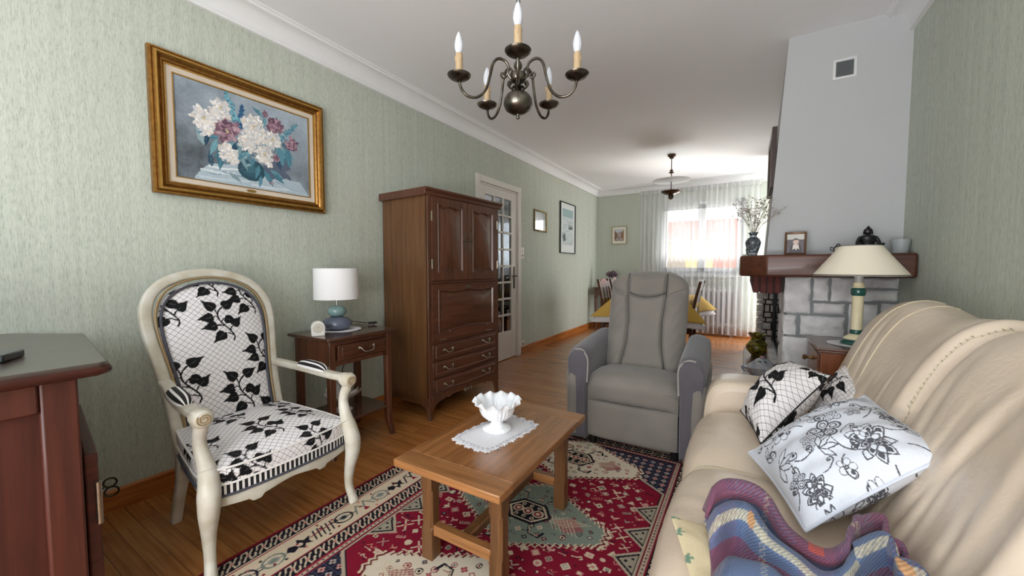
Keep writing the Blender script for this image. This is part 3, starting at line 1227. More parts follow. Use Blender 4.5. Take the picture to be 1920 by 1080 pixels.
def bail(b, x, y, z, w, r=0.0045, drop=.022, out=.022):
    b.tube(spline([(x, y - w / 2 - .012, z + .003), (x + out * .6, y - w / 2 - .004, z + .002), (x + out, y - w / 2 + .004, z - drop * .6), (x + out, y - w / 4, z - drop), (x + out, y + w / 4, z - drop),
                   (x + out, y + w / 2 - .004, z - drop * .6), (x + out * .6, y + w / 2 + .004, z + .002), (x, y + w / 2 + .012, z + .003)], 5), r, 8)
    for s in (-1, 1):
        b.ball((x + .004, y + s * (w / 2 + .01), z + .002), .006, .009, .012, 10, 6)


b = MB(); bail(b, ax1 + .006, ym_, za - .07, .085)
b.build('handle', PEWTER, dr)
for (lx, ly, sx_, sy_) in ((ax1 - .02, ay0 + .018, 1, -1), (ax1 - .02, ay1 - .018, 1, 1), (ax0 + .02, ay0 + .018, -1, -1), (ax0 + .02, ay1 - .018, -1, 1)):
    b = MB()
    pth = [(lx, ly, za), (lx, ly, .30), (lx + sx_ * .002, ly + sy_ * .001, .12), (lx + sx_ * .014, ly + sy_ * .008, .05), (lx + sx_ * .024, ly + sy_ * .012, 0)]
    b.sweep_rect(spline(pth, 4), lambda t: .040 - .012 * max(0, t - .5) * 2, lambda t: .040 - .012 * max(0, t - .5) * 2, (1, 0, 0))
    b.build('leg', DARKW, st, smooth=40)
b = MB(); b.box(ax0, ay0 + .005, .185, ax1 - .002, ay1 - .005, .205)
b.build('shelf', DARKTOP, st, bevel=0.003)

# doily and lamp
DOILY = M('white_lace', (232, 232, 236), 0.8, noise=0.08, nscale=300, bump=0.4, bscale=260)


def doily_round(name, c, r, label, loops=18, fx=1.0, fy=1.0, rot=0.0):
    b = MB()
    n = 180
    R = []
    for (g, z) in ((0.0, .0035), (.6, .0035), (.62, .0045), (.8, .004), (.9, .005), (1.0, .003)):
        ring = []
        for k in range(n):
            a = 2 * pi * k / n
            rr = r * g * (1 + (0.06 * abs(sin(loops * a / 2)) - .02 if g > .85 else 0))
            x, y = rr * cos(a) * fx, rr * sin(a) * fy
            ring.append((c[0] + x * cos(rot) - y * sin(rot), c[1] + x * sin(rot) + y * cos(rot), c[2] + z + (0.0015 * sin(5 * a) if g > .85 else 0)))
        R.append(ring)
    R.insert(0, [(x, y, c[2] + .0006) for x, y, z in R[-1]])
    b.rings(R, cap0=True, cap1=False)
    o = b.build(name, DOILY, loc=c, smooth=60)
    tag(o, label, 'doily')
    return o


LC = (-2.25, 1.525)
doily_round('doily', (LC[0] + .01, LC[1] + .015, HT), 0.125, 'small round white lace doily under the pebble lamp', 16)
lamp = thing('table_lamp', 'table lamp with white drum shade on two glazed pebbles, on the dark side table', 'lamp', (LC[0], LC[1], HT + .005))
z0 = HT + .0055
b = MB(); b.lathe([(0.02, 0), (.06, .001), (.083, .014), (.092, .034), (.086, .056), (.066, .073), (.035, .082), (.012, .084)], 32, (LC[0], LC[1], z0))
b.build('base_pebble', M('slate_blue_glaze', (92, 98, 116), 0.18, coat=0.5, noise=0.06, nscale=10), lamp, smooth=180)
b = MB(); b.lathe([(0.012, .082), (.035, .085), (.052, .098), (.058, .117), (.052, .136), (.034, .15), (.01, .155)], 32, (LC[0], LC[1], z0))
b.build('upper_pebble', M('celadon_glaze', (128, 158, 156), 0.16, coat=0.5, noise=0.06, nscale=10), lamp, smooth=180)
b = MB(); b.tube([(LC[0], LC[1], z0 + .15), (LC[0], LC[1], z0 + .26)], .0045, 10)
for k in range(3):
    a = 2 * pi * k / 3
    b.tube([(LC[0], LC[1], z0 + .222), (LC[0] + .132 * cos(a), LC[1] + .132 * sin(a), z0 + .222)], .0018, 6)
b.build('stem', M('brushed_steel', (190, 190, 190), 0.3, 1.0), lamp)
SHADE = M('white_lampshade', (246, 245, 246), 0.75, noise=0.02, nscale=400, bump=0.05, bscale=600)
b = MB()
b.lathe([(.133, .197), (.1345, .197), (.1325, .392), (.131, .392)], 56, (LC[0], LC[1], z0), cap0=False, cap1=False)
o = b.build('lamp_shade', SHADE, lamp, smooth=40)
b = MB()
b.tube(spline([(LC[0] - .03, LC[1] + .07, z0 + .02), (LC[0] - .06, LC[1] + .14, z0 + .03), (LC[0] - .04, LC[1] + .20, z0 + .018), (LC[0] - .02, LC[1] + .245, z0 + .008)], 6), .0028, 8)
b.tube(spline([(LC[0] - .03, LC[1] - .085, z0 + .012), (LC[0] - .06, LC[1] - .13, z0 + .045), (LC[0] - .09, LC[1] - .06, z0 + .035), (LC[0] - .1, LC[1] + .05, z0 + .03), (LC[0] - .06, LC[1] + .14, z0 + .03)], 6), .0028, 8)
b.tube(spline([(-2.2, ty1 - .02, z0 + .004), (-2.28, ty1 + .02, HT - .05), (-2.33, ty1 - .10, .52), (-2.36, ty1 - .16, .40), (-2.34, ty1 - .08, .22), (-2.34, ty1 - .06, .209)], 6), .0028, 8)
b.build('cord', M('black_plastic', (18, 18, 20), 0.4), lamp)
b = MB(); b.T = Matrix.Translation((LC[0] + .005, LC[1] + .27, HT + .014)) @ Matrix.Rotation(radians(62), 4, 'Z')
b.box(-.03, -.009, -.008, .03, .009, .008)
b.build('switch', M('black_plastic'), lamp, bevel=0.004)

# small white clock
cl = thing('alarm_clock', 'small round-topped white alarm clock beside the pebble lamp', 'clock', (-2.16, 1.315, HT))
cl.rotation_euler = (0, 0, 0)
b = MB()
o_ = [(-.035, 0.0), (.035, 0.0), (.037, .045)] + [(.037 * cos(a), .05 + .037 * sin(a)) for a in np.linspace(0.05, pi - .05, 14)] + [(-.037, .045)]
cA = radians(28)


def cmap(a, z, d):
    x, y = d, a
    return (-2.16 + x * cos(cA) + y * sin(cA), 1.337 + y * cos(cA) - x * sin(cA), HT + z)


b.prism(o_, cmap, -.03, .03)
b.build('body', M('clock_white', (226, 224, 218), 0.4), cl, bevel=0.004)
b = MB()
b.prism([(.029 * cos(a), .048 + .029 * sin(a)) for a in np.linspace(0, 2 * pi, 28)[:-1]], cmap, .029, .0312)
fc = b.build('dial', M('clock_dial', (205, 200, 186), 0.4), cl)
b = MB()
for (a, L) in ((1.2, .02), (2.6, .013)):
    b.prism([(0 - .0012 * sin(a), .048 + .0012 * cos(a)), (L * cos(a), .048 + L * sin(a)), (.0012 * sin(a), .048 - .0012 * cos(a))], cmap, .0313, .0322)
for k in range(12):
    a = k * pi / 6
    b.prism([(.024 * cos(a) + .0015 * cos(t), .048 + .024 * sin(a) + .0015 * sin(t)) for t in (0, 1.5, 3, 4.5)], cmap, .0313, .0318)
b.build('hands', M('black_plastic'), cl)

# carved white dish on the lower shelf
b = MB()
prof = [(0.03, 0.0), (.052, .003), (.055, .012), (.035, .022), (.018, .04), (.02, .06), (.045, .085), (.075, .10), (.098, .118), (.10, .128), (.094, .122), (.07, .108), (.03, .095), (0.002, .092)]


def ruff(r, z, a):
    k = max(0, (r - .04)) / .06
    return r * (1 + .12 * k * sin(9 * a)), z + .014 * k * sin(9 * a + .6) + .012 * k * cos(2 * a)


b.lathe(prof, 72, (-2.17, 1.50, .2055), fn=ruff)
dsh = b.build('footed_dish', M('bisque_grey', (196, 190, 186), 0.5, noise=0.25, nscale=25, bump=0.5, bscale=70), loc=(-2.17, 1.50, .2055), smooth=60)
tag(dsh, 'ruffled grey-white footed dish on the shelf under the side table', 'dish')

# ================================================================== SECRETARY CABINET (built in its own frame, turned a little)
# local frame: origin at front-left foot, +x into the room (front face at x=0), +y along the front
OAKF = wood('cabinet_front_oak', (106, 66, 47), (74, 45, 31), 'z', 0.3, coat=0.25)
OAKFX = wood('cabinet_front_oak_across', (102, 62, 45), (72, 43, 30), 'y', 0.3, coat=0.25)
OAKS = wood('cabinet_side_oak', (112, 76, 45), (84, 54, 30), 'z', 0.35, coat=0.2)
DKIN = M('dark_recess', (40, 24, 16), 0.6)
CW, CD, CH = 0.835, 0.50, 1.685
sec = thing('secretary_cabinet', 'tall brown oak secretary cabinet with two doors, drop flap and three drawers', 'cabinet', (-1.935, 2.03, 0), radians(-3.5), local=True)
b = MB()
b.box(-CD, 0.0, .105, -.005, .018, CH - .02); b.box(-CD, CW - .018, .105, -.005, CW, CH - .02)
b.box(-CD, 0, CH - .03, -.005, CW, CH - .02); b.box(-CD, 0, .105, -CD + .01, CW, CH - .02)
b.box(-CD + .01, .018, .17, -.03, CW - .018, .185)
b.box(-CD + .01, .018, 1.0, -.03, CW - .018, 1.012)
b.box(-.03, .018, .185, -.024, CW - .018, CH - .03)
b.build('carcass', OAKS, sec, bevel=0.003)
b = MB()
# face frame: stiles, rails
for (y0, y1) in ((0, .032), (CW - .032, CW)):
    b.box(-.024, y0, .10, 0.0, y1, CH - .02)
for (z0, z1) in ((CH - .055, CH - .02), (1.0, 1.022), (.555, .577), (.425, .435), (.295, .305), (.165, .175)):
    b.box(-.024, .03, z0, -.001, CW - .03, z1)
b.build('face_frame', OAKF, sec, bevel=0.003)
b = MB()
cz = CH - .02
b.prism([(-.0, cz - .035), (.008, cz - .028), (.010, cz - .01), (.022, cz), (.030, cz + .006), (.030, cz + .016), (.024, cz + .02), (-CD - .005, cz + .02), (-CD - .005, cz - .035)], lambda a, z, d: (a, d, z), -.03, CW + .03)
b.build('cornice', OAKFX, sec, bevel=0.002)
# scalloped apron
b = MB()
ys = np.linspace(0.03, CW - .03, 61)
lo = []
for y in ys:
    t = abs((y - CW / 2) / (CW / 2 - .03))
    z = .112 + .028 * (0.5 - 0.5 * cos(min(1, (1 - t) / .55) * pi)) - .02 * max(0, 1 - t / .18) - (.010 if .50 < t < .58 else 0) - .05 * max(0, (t - .8) / .2) ** 2
    lo.append((float(y), z))
b.prism(lo + [(CW - .03, .17), (.03, .17)], lambda a, z, d: (d, a, z), -.02, 0)
lo2 = []
for x in np.linspace(-.46, -.03, 31):
    t = abs((x + .245) / .215)
    lo2.append((float(x), .118 - .045 * t ** 4))
for yy in (0.0, CW - .018):
    b.prism(lo2 + [(-.03, .17), (-.46, .17)], lambda a, z, d: (a, d, z), yy, yy + .018)
b.build('apron', OAKF, sec)
for (x, y, sx_, sy_) in ((-.022, .02, 1, -1), (-.022, CW - .02, 1, 1), (-CD + .02, .02, -1, -1), (-CD + .02, CW - .02, -1, 1)):
    b = MB()
    pth = [(x, y, .17), (x, y, .11), (x + sx_ * .004, y + sy_ * .002, .06), (x + sx_ * .012 * (sx_ > 0), y + sy_ * .006, .0)]
    b.sweep_rect(spline(pth, 4), lambda t: .046 - .02 * t, lambda t: .046 - .02 * t, (1, 0, 0))
    b.build('leg', OAKF, sec, smooth=40)


def raised_panel(b, y0, y1, z0, z1, top='scallop', bot='wave', x=0.012, t=.018):
    """door slab whose field is sunk inside a shaped moulding: frame made from strips of a grid"""
    N = 40

    def ztop_(s):
        return z1 - .052 - .016 * (1 - cos(4 * pi * s)) * .5 - .012 * max(0, 1 - abs(s - .5) / .06) if top == 'scallop' else z1 - .05 - .012 * sin(pi * s * 2) ** 2 * (1 if top == 'soft' else 0)

    def zbot_(s):
        if bot == 'wave':
            return z0 + .062 + .010 * sin(6 * pi * s) ** 2
        return z0 + .06 + .02 * sin(pi * s) ** 2
    st_ = .062
    loops = []
    outer, mid, inn, fld = [], [], [], []
    ss = np.linspace(0, 1, N)
    for s in ss:
        outer.append((y0 + s * (y1 - y0), z0)); mid.append((y0 + st_ + s * (y1 - y0 - 2 * st_), zbot_(s)))
    for s in ss[1:-1]:
        outer.append((y1, z0 + s * (z1 - z0))); zb, zt = zbot_(1), ztop_(1); mid.append((y1 - st_, zb + s * (zt - zb)))
    for s in ss[::-1]:
        outer.append((y0 + s * (y1 - y0), z1)); mid.append((y0 + st_ + s * (y1 - y0 - 2 * st_), ztop_(s)))
    for s in ss[::-1][1:-1]:
        outer.append((y0, z0 + s * (z1 - z0))); zb, zt = zbot_(0), ztop_(0); mid.append((y0 + st_, zb + s * (zt - zb)))
    cy, cz_ = (y0 + y1) / 2, (z0 + z1) / 2
    hy, hz = (y1 - y0) / 2 - st_, (z1 - z0) / 2 - .06

    def off(p, d):
        return (cy + (p[0] - cy) * (1 - d / hy), cz_ + (p[1] - cz_) * (1 - d / hz))
    R = [[(x - t, a, c) for a, c in outer], [(x, a, c) for a, c in outer], [(x, *off(p, -.008)) for p in mid], [(x + .004, *off(p, -.004)) for p in mid], [(x + .003, *p) for p in mid],
         [(x - .010, *off(p, .006)) for p in mid], [(x - .011, *off(p, .010)) for p in mid], [(x - .004, *off(p, .03)) for p in mid]]
    b.rings(R, cap0=True, cap1=True)


dz0, dz1 = 1.024, CH - .058
for i, (y0, y1) in enumerate(((.034, CW / 2 - .002), (CW / 2 + .002, CW - .034))):
    b = MB(); raised_panel(b, y0, y1, dz0, dz1)
    dd = b.build('door', OAKF, sec, smooth=35)
    yh = CW / 2 + (-.03 if i == 0 else .03)
    b = MB()
    # fretted escutcheon plate and drop ring handle
    plate = []
    for k in range(48):
        a = 2 * pi * k / 48
        plate.append((.0095 * cos(a) * (1 + .35 * cos(6 * a)), .085 * sin(a) * (1 + .03 * cos(10 * a))))
    b.prism(plate, lambda a, z, d: (d, yh + a, 1.315 + z), .012, .0155)
    b.tube([(.0155, yh, 1.325), (.034, yh, 1.325)], .0045, 8)
    b.tube([(.033, yh + (.016 if i == 0 else -.016), 1.325), (.033, yh - (.045 if i == 0 else -.04), 1.327)], .0042, 8)
    b.build('handle', M('worn_iron', (120, 112, 98), 0.35, 0.9), dd)
    yhg = y0 - .004 if i == 0 else y1 + .004
    for zz in (dz0 + .12, dz1 - .14):
        b = MB()
        b.tube([(.012, yhg, zz - .035), (.012, yhg, zz + .035)], .006, 8)
        b.build('hinge', PEWTER, dd)
b = MB(); raised_panel(b, .034, CW - .034, .579, .998, top='soft', bot='soft')
fl = b.build('flap', OAKFX, sec, smooth=35)
b = MB()
pl = [(.04 * cos(a) * (1 + .12 * cos(5 * a)), .0105 * sin(a) * (1 + .25 * cos(4 * a))) for a in np.linspace(0, 2 * pi, 40)[:-1]]
b.prism(pl, lambda a, z, d: (d, CW / 2 + a, .968 + z), .012, .016)
b.build('escutcheon', PEWTER, fl)
for y in (.19, CW - .19):
    b = MB()
    b.tube([(.012, y, .64), (.024, y, .64)], .0035, 8)
    b.ball((.027, y, .64), .006, .011, .006, 10, 6)
    b.build('knob', PEWTER, fl)
for y in (.13, CW - .15):
    b = MB()
    b.tube([(.010, y - .035, .583), (.010, y + .035, .583)], .004, 8)
    b.build('hinge', PEWTER, fl)
for (z0, z1) in ((.437, .553), (.307, .423), (.177, .293)):
    b = MB()
    y0, y1 = .034, CW - .034
    b.box(-.02, y0, z0, .008, y1, z1)
    b.rings([[(.008, y, z) for y, z in ((y0 + .03 + d, z0 + .022 + d), (y1 - .03 - d, z0 + .022 + d), (y1 - .03 - d, z1 - .022 - d), (y0 + .03 + d, z1 - .022 - d))] if False else
             [(xx, y, z) for y, z in ((y0 + .03 + d, z0 + .02 + d), (y1 - .03 - d, z0 + .02 + d), (y1 - .03 - d, z1 - .02 - d), (y0 + .03 + d, z1 - .02 - d))]
             for xx, d in ((.007, -.004), (.013, 0.0), (.013, .004), (.008, .009), (.010, .02))], cap0=False)
    dd = b.build('drawer', OAKFX, sec, bevel=0.003, smooth=30)
    for yc in (.19, CW - .19):
        b = MB()
        zc = (z0 + z1) / 2 + .006
        bail(b, .011, yc, zc, .07, .0035, .018, .018)
        for s in (-1, 1):
            b.prism([(.014 * cos(a) * (1 + .2 * cos(4 * a)), .010 * sin(a)) for a in np.linspace(0, 2 * pi, 20)[:-1]], lambda a, z, d: (d, yc + s * .045 + a, zc + z), .010, .013)
        b.build('handle', PEWTER, dd)
b = MB()
for s in (-1, 1):
    b.tube(spline([(.003, CW / 2 + s * .004, .135), (.007, CW / 2 + s * .025, .152), (.006, CW / 2 + s * .045, .14), (.006, CW / 2 + s * .036, .128), (.006, CW / 2 + s * .027, .136)], 6), .0042, 6)
b.ball((.004, CW / 2, .135), .006, .012, .012, 10, 6)
b.build('ornament', PEWTER, sec)

# ================================================================== FLOWER PAINTING
GOLD = M('old_gold', (168, 122, 62), 0.34, 0.85, noise=0.2, nscale=50, col2=(140, 98, 48))
GOLDB = M('bright_gold', (206, 160, 84), 0.28, 0.9, noise=0.2, nscale=40)
LINEN = M('linen_liner', (214, 200, 182), 0.8, noise=0.05, nscale=300)
fy0, fy1, fz0, fz1 = 0.700, 1.578, 1.480, 2.174
pic = thing('painting', 'large gold-framed painting of white and mauve flowers in a dark vase', 'painting', (XL + .002, (fy0 + fy1) / 2, (fz0 + fz1) / 2))


def frame_rings(b, y0, y1, z0, z1, prof, mapf):
    """mitred frame: prof = [(inset, depth)], swept round the rectangle"""
    R = []
    for (i, d) in prof:
        R.append([mapf(a, c, d) for a, c in ((y0 + i, z0 + i), (y1 - i, z0 + i), (y1 - i, z1 - i), (y0 + i, z1 - i))])
    b.rings(R, cap0=False, cap1=False)


wl = lambda a, c, d: (XL + d, a, c)
b = MB()
frame_rings(b, fy0, fy1, fz0, fz1, [(0.0, .003), (0.0, .030), (.004, .036), (.010, .038), (.014, .034), (.017, .040), (.024, .046), (.030, .045), (.034, .036), (.044, .027), (.047, .031), (.052, .031), (.056, .025), (.062, .022), (.062, .003)], wl)
b.build('frame', GOLD, pic, smooth=30)
b = MB()
frame_rings(b, fy0 + .0145, fy1 - .0145, fz0 + .0145, fz1 - .0145, [(.006, .043), (.006, .047), (.012, .0485), (.016, .047), (.016, .043)], wl)
frame_rings(b, fy0 + .06, fy1 - .06, fz0 + .06, fz1 - .06, [(.0, .018), (.0, .023), (.005, .023), (.006, .018)], wl)
frame_rings(b, fy0 + .092, fy1 - .092, fz0 + .092, fz1 - .092, [(.0, .012), (.0, .018), (.004, .018), (.006, .012)], wl)
b.build('gilt_edge', GOLDB, pic, smooth=30)
b = MB()
frame_rings(b, fy0 + .064, fy1 - .064, fz0 + .064, fz1 - .064, [(.0, .018), (.028, .014)], wl)
b.build('liner', LINEN, pic)
cy0, cy1, cz0, cz1 = fy0 + .096, fy1 - .096, fz0 + .096, fz1 - .096
PW, PH = cy1 - cy0, cz1 - cz0
PC = Canvas(PW, PH, 700, (150, 160, 172))
# soft brushy ground
yy, xx = np.mgrid[0:PC.H, 0:PC.W]
gx, gy = xx / PC.W, yy / PC.H


def vnoise(shape, cells, rng):
    g = rng.random((cells[0] + 2, cells[1] + 2))
    y = np.linspace(0, cells[0], shape[0]); x = np.linspace(0, cells[1], shape[1])
    i, j = np.floor(y).astype(int), np.floor(x).astype(int)
    a, c = (y - i)[:, None], (x - j)[None, :]
    a, c = a * a * (3 - 2 * a), c * c * (3 - 2 * c)
    return (g[i][:, j] * (1 - a) + g[i + 1][:, j] * a) * (1 - c) + (g[i][:, j + 1] * (1 - a) + g[i + 1][:, j + 1] * a) * c


nz_ = .5 * vnoise((PC.H, PC.W), (7, 9), RNG) + .3 * vnoise((PC.H, PC.W), (16, 20), RNG) + .2 * vnoise((PC.H, PC.W), (50, 60), RNG)
base = 0.30 + .22 * (nz_ - .5) + .16 * np.clip(gx + gy - .9, -1, 1) - .10 * np.exp(-((gx - .95) ** 2 + (gy - .3) ** 2) * 14) - .05 * np.exp(-((gx - .1) ** 2 + (gy - .3) ** 2) * 10)
PC.a[..., 0] = base * .86; PC.a[..., 1] = base * 1.02; PC.a[..., 2] = base * 1.17


def pp(x, y):
    """photo-crop pixel of the painting -> canvas metres"""
    s = (x - 130) / 893.0
    u = s / (s + (1 - s) * 1.305)
    top, bot = 165 + 290 * s, 850 + 130 * s
    return u * PW, (bot - y) / (bot - top) * PH


def blob(x, y, r, cols, n=70, rot=0):
    cx, cy = pp(x, y)
    r = r * PH / 620 * 1.14
    for k in range(n):
        t = 1 - k / n
        a = RNG.random() * 2 * pi
        d = r * t * (.75 + .3 * RNG.random())
        c = cols[int(RNG.random() * len(cols))]
        j = RNG.integers(-14, 15)
        PC.ell(cx + d * cos(a) * .85, cy + d * sin(a), r * (.30 + .12 * RNG.random()), r * (.13 + .08 * RNG.random()), tuple(int(np.clip(v + j, 0, 255)) for v in c), a + RNG.normal() * .5)


def leafp(x, y, L, ang, w=.3, c=(78, 122, 136)):
    cx, cy = pp(x, y)
    L = L * PH / 620
    a = radians(ang)
    p = [(0, 0), (.3, w * .5), (.6, w * .42), (1, 0), (.6, -w * .35), (.3, -w * .4)]
    j = RNG.integers(-16, 17)
    PC.poly([(cx + L * (q * cos(a) - r * sin(a)), cy + L * (q * sin(a) + r * cos(a))) for q, r in p], tuple(int(np.clip(v + j, 0, 255)) for v in c))
    PC.line([(cx, cy), (cx + L * .9 * cos(a), cy + L * .9 * sin(a))], .0018, tuple(int(min(255, v + 34)) for v in c))


def spike(x0, y0, x1, y1, r, cols, n=90):
    for k in range(n):
        t = k / n
        x, y = x0 + (x1 - x0) * t, y0 + (y1 - y0) * t
        w = r * (1 - t * .75)
        cx, cy = pp(x + RNG.normal() * w * .55, y + RNG.normal() * w * .4)
        c = cols[int(RNG.random() * len(cols))]
        s = PH / 620 * (7 + 5 * RNG.random())
        PC.ell(cx, cy, s, s * .6, c, RNG.random() * 3)


# cloth
PC.poly([pp(*p) for p in ((245, 862), (300, 800), (360, 762), (430, 765), (560, 770), (700, 800), (860, 860), (960, 880), (1030, 990), (700, 960), (400, 900))], (176, 194, 204))
for (p0, p1, c, w) in (((300, 800), (520, 830), (214, 224, 228), .012), ((350, 780), (560, 800), (226, 232, 234), .010), ((290, 850), (620, 880), (196, 210, 218), .012), ((440, 815), (600, 850), (132, 152, 168), .006),
                       ((640, 900), (900, 935), (204, 214, 222), .014), ((800, 880), (980, 960), (150, 168, 184), .008), ((330, 815), (430, 835), (140, 160, 176), .005), ((820, 900), (1000, 965), (190, 204, 214), .008)):
    PC.line([pp(*p0), pp((p0[0] + p1[0]) / 2, (p0[1] + p1[1]) / 2 + 8), pp(*p1)], w, c)
# dark shade behind vase, vase
for _ in range(60):
    cx, cy = pp(740 + RNG.random() * 150, 720 + RNG.random() * 130)
    PC.ell(cx, cy, .03, .012, (92, 102, 122), RNG.random() * 3)
cx, cy = pp(640, 805)
for k, c in enumerate(((44, 78, 92), (54, 92, 106), (66, 108, 120))):
    PC.ell(cx - k * .006, cy + k * .004, .072 - k * .02, .060 - k * .017, c)
PC.ell(cx - .02, cy + .025, .02, .006, (150, 180, 190), .5)
# foliage
for _ in range(46):
    leafp(RNG.normal() * 150 + 640, RNG.normal() * 70 + 640, 60 + 70 * RNG.random(), RNG.random() * 360, .32, ((92, 128, 142), (116, 148, 158), (66, 94, 112), (134, 158, 164))[int(RNG.random() * 4)])
for (x, y, L, a, c) in ((430, 590, 130, 178, 0), (440, 640, 170, 265, 0), (410, 600, 120, 250, 1), (540, 660, 110, 240, 0), (560, 640, 100, 190, 1), (690, 770, 110, 255, 0), (720, 800, 130, 300, 0), (760, 800, 110, 335, 1),
                        (820, 640, 150, 285, 0), (850, 650, 150, 300, 0), (840, 660, 120, 330, 1), (880, 650, 160, 275, 0), (640, 690, 90, 200, 1), (660, 720, 80, 250, 0), (600, 700, 110, 210, 0), (780, 820, 110, 320, 0), (700, 840, 90, 262, 0),
                        (730, 445, 90, 150, 0), (730, 460, 60, 120, 1), (640, 450, 60, 20, 0), (560, 600, 120, 100, 1), (560, 560, 100, 60, 0), (720, 520, 90, 70, 1), (350, 560, 90, 260, 2), (350, 480, 90, 330, 2), (800, 700, 120, 290, 2), (690, 640, 90, 330, 2), (540, 620, 120, 250, 2)):
    leafp(x, y, L, a, .34, ((76, 128, 146), (104, 152, 164), (40, 76, 100))[c])
spike(575, 560, 478, 280, 34, [(98, 158, 176), (130, 184, 196), (70, 122, 148)], 120)
spike(590, 545, 583, 375, 28, [(42, 92, 132), (60, 112, 150), (34, 72, 110)], 90)
spike(830, 600, 950, 500, 26, [(112, 164, 178), (80, 130, 150)], 80)
Wc = [(232, 228, 222), (214, 212, 210), (244, 242, 238), (196, 198, 202), (226, 216, 206)]
Pc = [(128, 96, 112), (156, 122, 136), (100, 72, 90), (182, 150, 160)]
for (x, y, r, c) in ((480, 545, 72, Pc), (805, 512, 52, Pc), (915, 625, 44, Pc), (740, 430, 20, Pc), (805, 722, 24, Pc), (325, 455, 58, Wc), (335, 520, 46, Wc), (440, 400, 58, Wc), (660, 520, 70, Wc), (690, 570, 52, Wc), (620, 620, 58, Wc), (785, 600, 56, Wc), (480, 690, 52, Wc), (515, 725, 38, Wc), (735, 705, 60, Wc)):
    blob(x, y, r, c, 80)
for (x, y) in ((480, 540), (660, 515), (735, 700), (440, 395), (330, 460), (785, 600)):
    blob(x, y, 14, [(206, 190, 140), (188, 176, 150)], 14)
PC.line([pp(560, 560), pp(600, 700)], .003, (50, 90, 106))
PC.line([pp(740, 440), pp(700, 540)], .0025, (60, 100, 110))
blob(770, 885, 16, Pc, 14)
nyc, nzc = 270, 200
Yg, Zg = np.meshgrid(np.linspace(0, PW, nyc), np.linspace(0, PH, nzc), indexing='ij')
P = np.stack([np.full_like(Yg, XL + .0125), cy0 + Yg, cz0 + Zg], -1)
grid_obj('canvas', P, painted('oil_paint', 0.5, bump=0.1, bscale=150), pic, colour=PC.at(np.clip(Yg, 0, PW - .002), np.clip(Zg, 0, PH - .002)))
b = MB()
b.prism([(.026 * cos(a), .008 * sin(a)) for a in np.linspace(0, 2 * pi, 24)[:-1]], lambda a, c, d: (XL + d, 1.135 + a, fz0 + .077 + c), .014, .018)
b.build('plaque', GOLDB, pic)

# ================================================================== OTHER THINGS ON THE LEFT WALL AND FAR WALL
mr_ = thing('mirror', 'small gilt-framed mirror hanging between the glazed door and the tall print', 'mirror', (XL, 4.79, 1.765))
b = MB()
frame_rings(b, 4.60, 4.975, 1.615, 1.905, [(0, .002), (0, .02), (.006, .024), (.018, .020), (.024, .012), (.024, .002)], wl)
b.build('frame', M('worn_gilt', (150, 130, 86), 0.4, 0.6, noise=0.3), mr_, smooth=30)
b = MB(); b.box(XL + .004, 4.62, 1.635, XL + .010, 4.955, 1.885)
b.build('mirror_glass', M('mirror_silver', (245, 247, 248), 0.01, 1.0), mr_, smooth=0)

pr_ = thing('framed_print', 'tall narrow framed winter landscape print on the left wall near the far corner', 'picture', (XL, 5.745, 1.745))
b = MB(); frame_rings(b, 5.445, 6.045, 1.345, 2.14, [(0, .002), (0, .024), (.012, .024), (.014, .01), (.014, .002)], wl)
b.build('frame', M('dark_green_frame', (34, 42, 34), 0.35), pr_, smooth=30)
PRC = Canvas(.576, .77, 260, (228, 234, 232))
PRC.rect(.08, .12, .50, .69, (205, 216, 218))
PRC.rect(.08, .56, .50, .68, (160, 186, 190))
for k in range(140):
    x = .08 + .42 * RNG.random(); y = .12 + .42 * RNG.random() ** 1.3
    PRC.line([(x, y), (min(.5, x + .02 + .06 * RNG.random()), y + .012 * RNG.normal())], .004, [(120, 138, 140), (226, 232, 232), (96, 112, 112), (170, 186, 188)][k % 4])
for k in range(26):
    x = .09 + .12 * RNG.random(); y = .16 + .1 * RNG.random()
    PRC.poly([(x - .012, y), (x + .012, y), (x, y + .07)], (78, 92, 88))
for k in range(10):
    x = .34 + .14 * RNG.random()
    PRC.poly([(x - .02, .38), (x + .02, .38), (x + .02, .41 + .04 * RNG.random()), (x - .02, .41)], (98, 112, 112))
Yg, Zg = np.meshgrid(np.linspace(0, .575, 90), np.linspace(0, .769, 120), indexing='ij')
grid_obj('sheet', np.stack([np.full_like(Yg, XL + .008), 5.457 + Yg, 1.357 + Zg], -1), painted('print_paper', 0.25, spec=0.6), pr_, colour=PRC.at(np.clip(Yg, 0, .574), np.clip(Zg, 0, .768)))

ff = lambda a, c, d: (a, YF - d, c)
fp = thing('framed_picture', 'small cream-framed street scene picture beside the window curtain', 'picture', (-2.04, YF, 1.722))
b = MB(); frame_rings(b, -2.18, -1.90, 1.555, 1.888, [(0, .002), (0, .018), (.01, .02), (.014, .012), (.014, .002)], ff)
b.build('frame', M('brass_thin', (170, 156, 118), 0.4, 0.5), fp, smooth=30)
PRC = Canvas(.256, .31, 420, (236, 232, 220))
PRC.rect(.04, .045, .216, .262, (170, 160, 150))
for k in range(240):
    x, y = .045 + .165 * RNG.random(), .05 + .2 * RNG.random()
    c = [(214, 206, 200), (150, 104, 80), (92, 84, 84), (196, 160, 130), (120, 124, 140)][int(RNG.random() * 5)] if y < .2 else [(206, 214, 220), (184, 190, 196)][k % 2]
    PRC.rect(x, y, x + .012, y + .016, c)
PRC.poly([(.04, .07), (.09, .10), (.09, .19), (.04, .25)], (126, 92, 70)); PRC.poly([(.216, .07), (.17, .10), (.17, .2), (.216, .25)], (150, 108, 78))
Yg, Zg = np.meshgrid(np.linspace(0, .255, 90), np.linspace(0, .309, 110), indexing='ij')
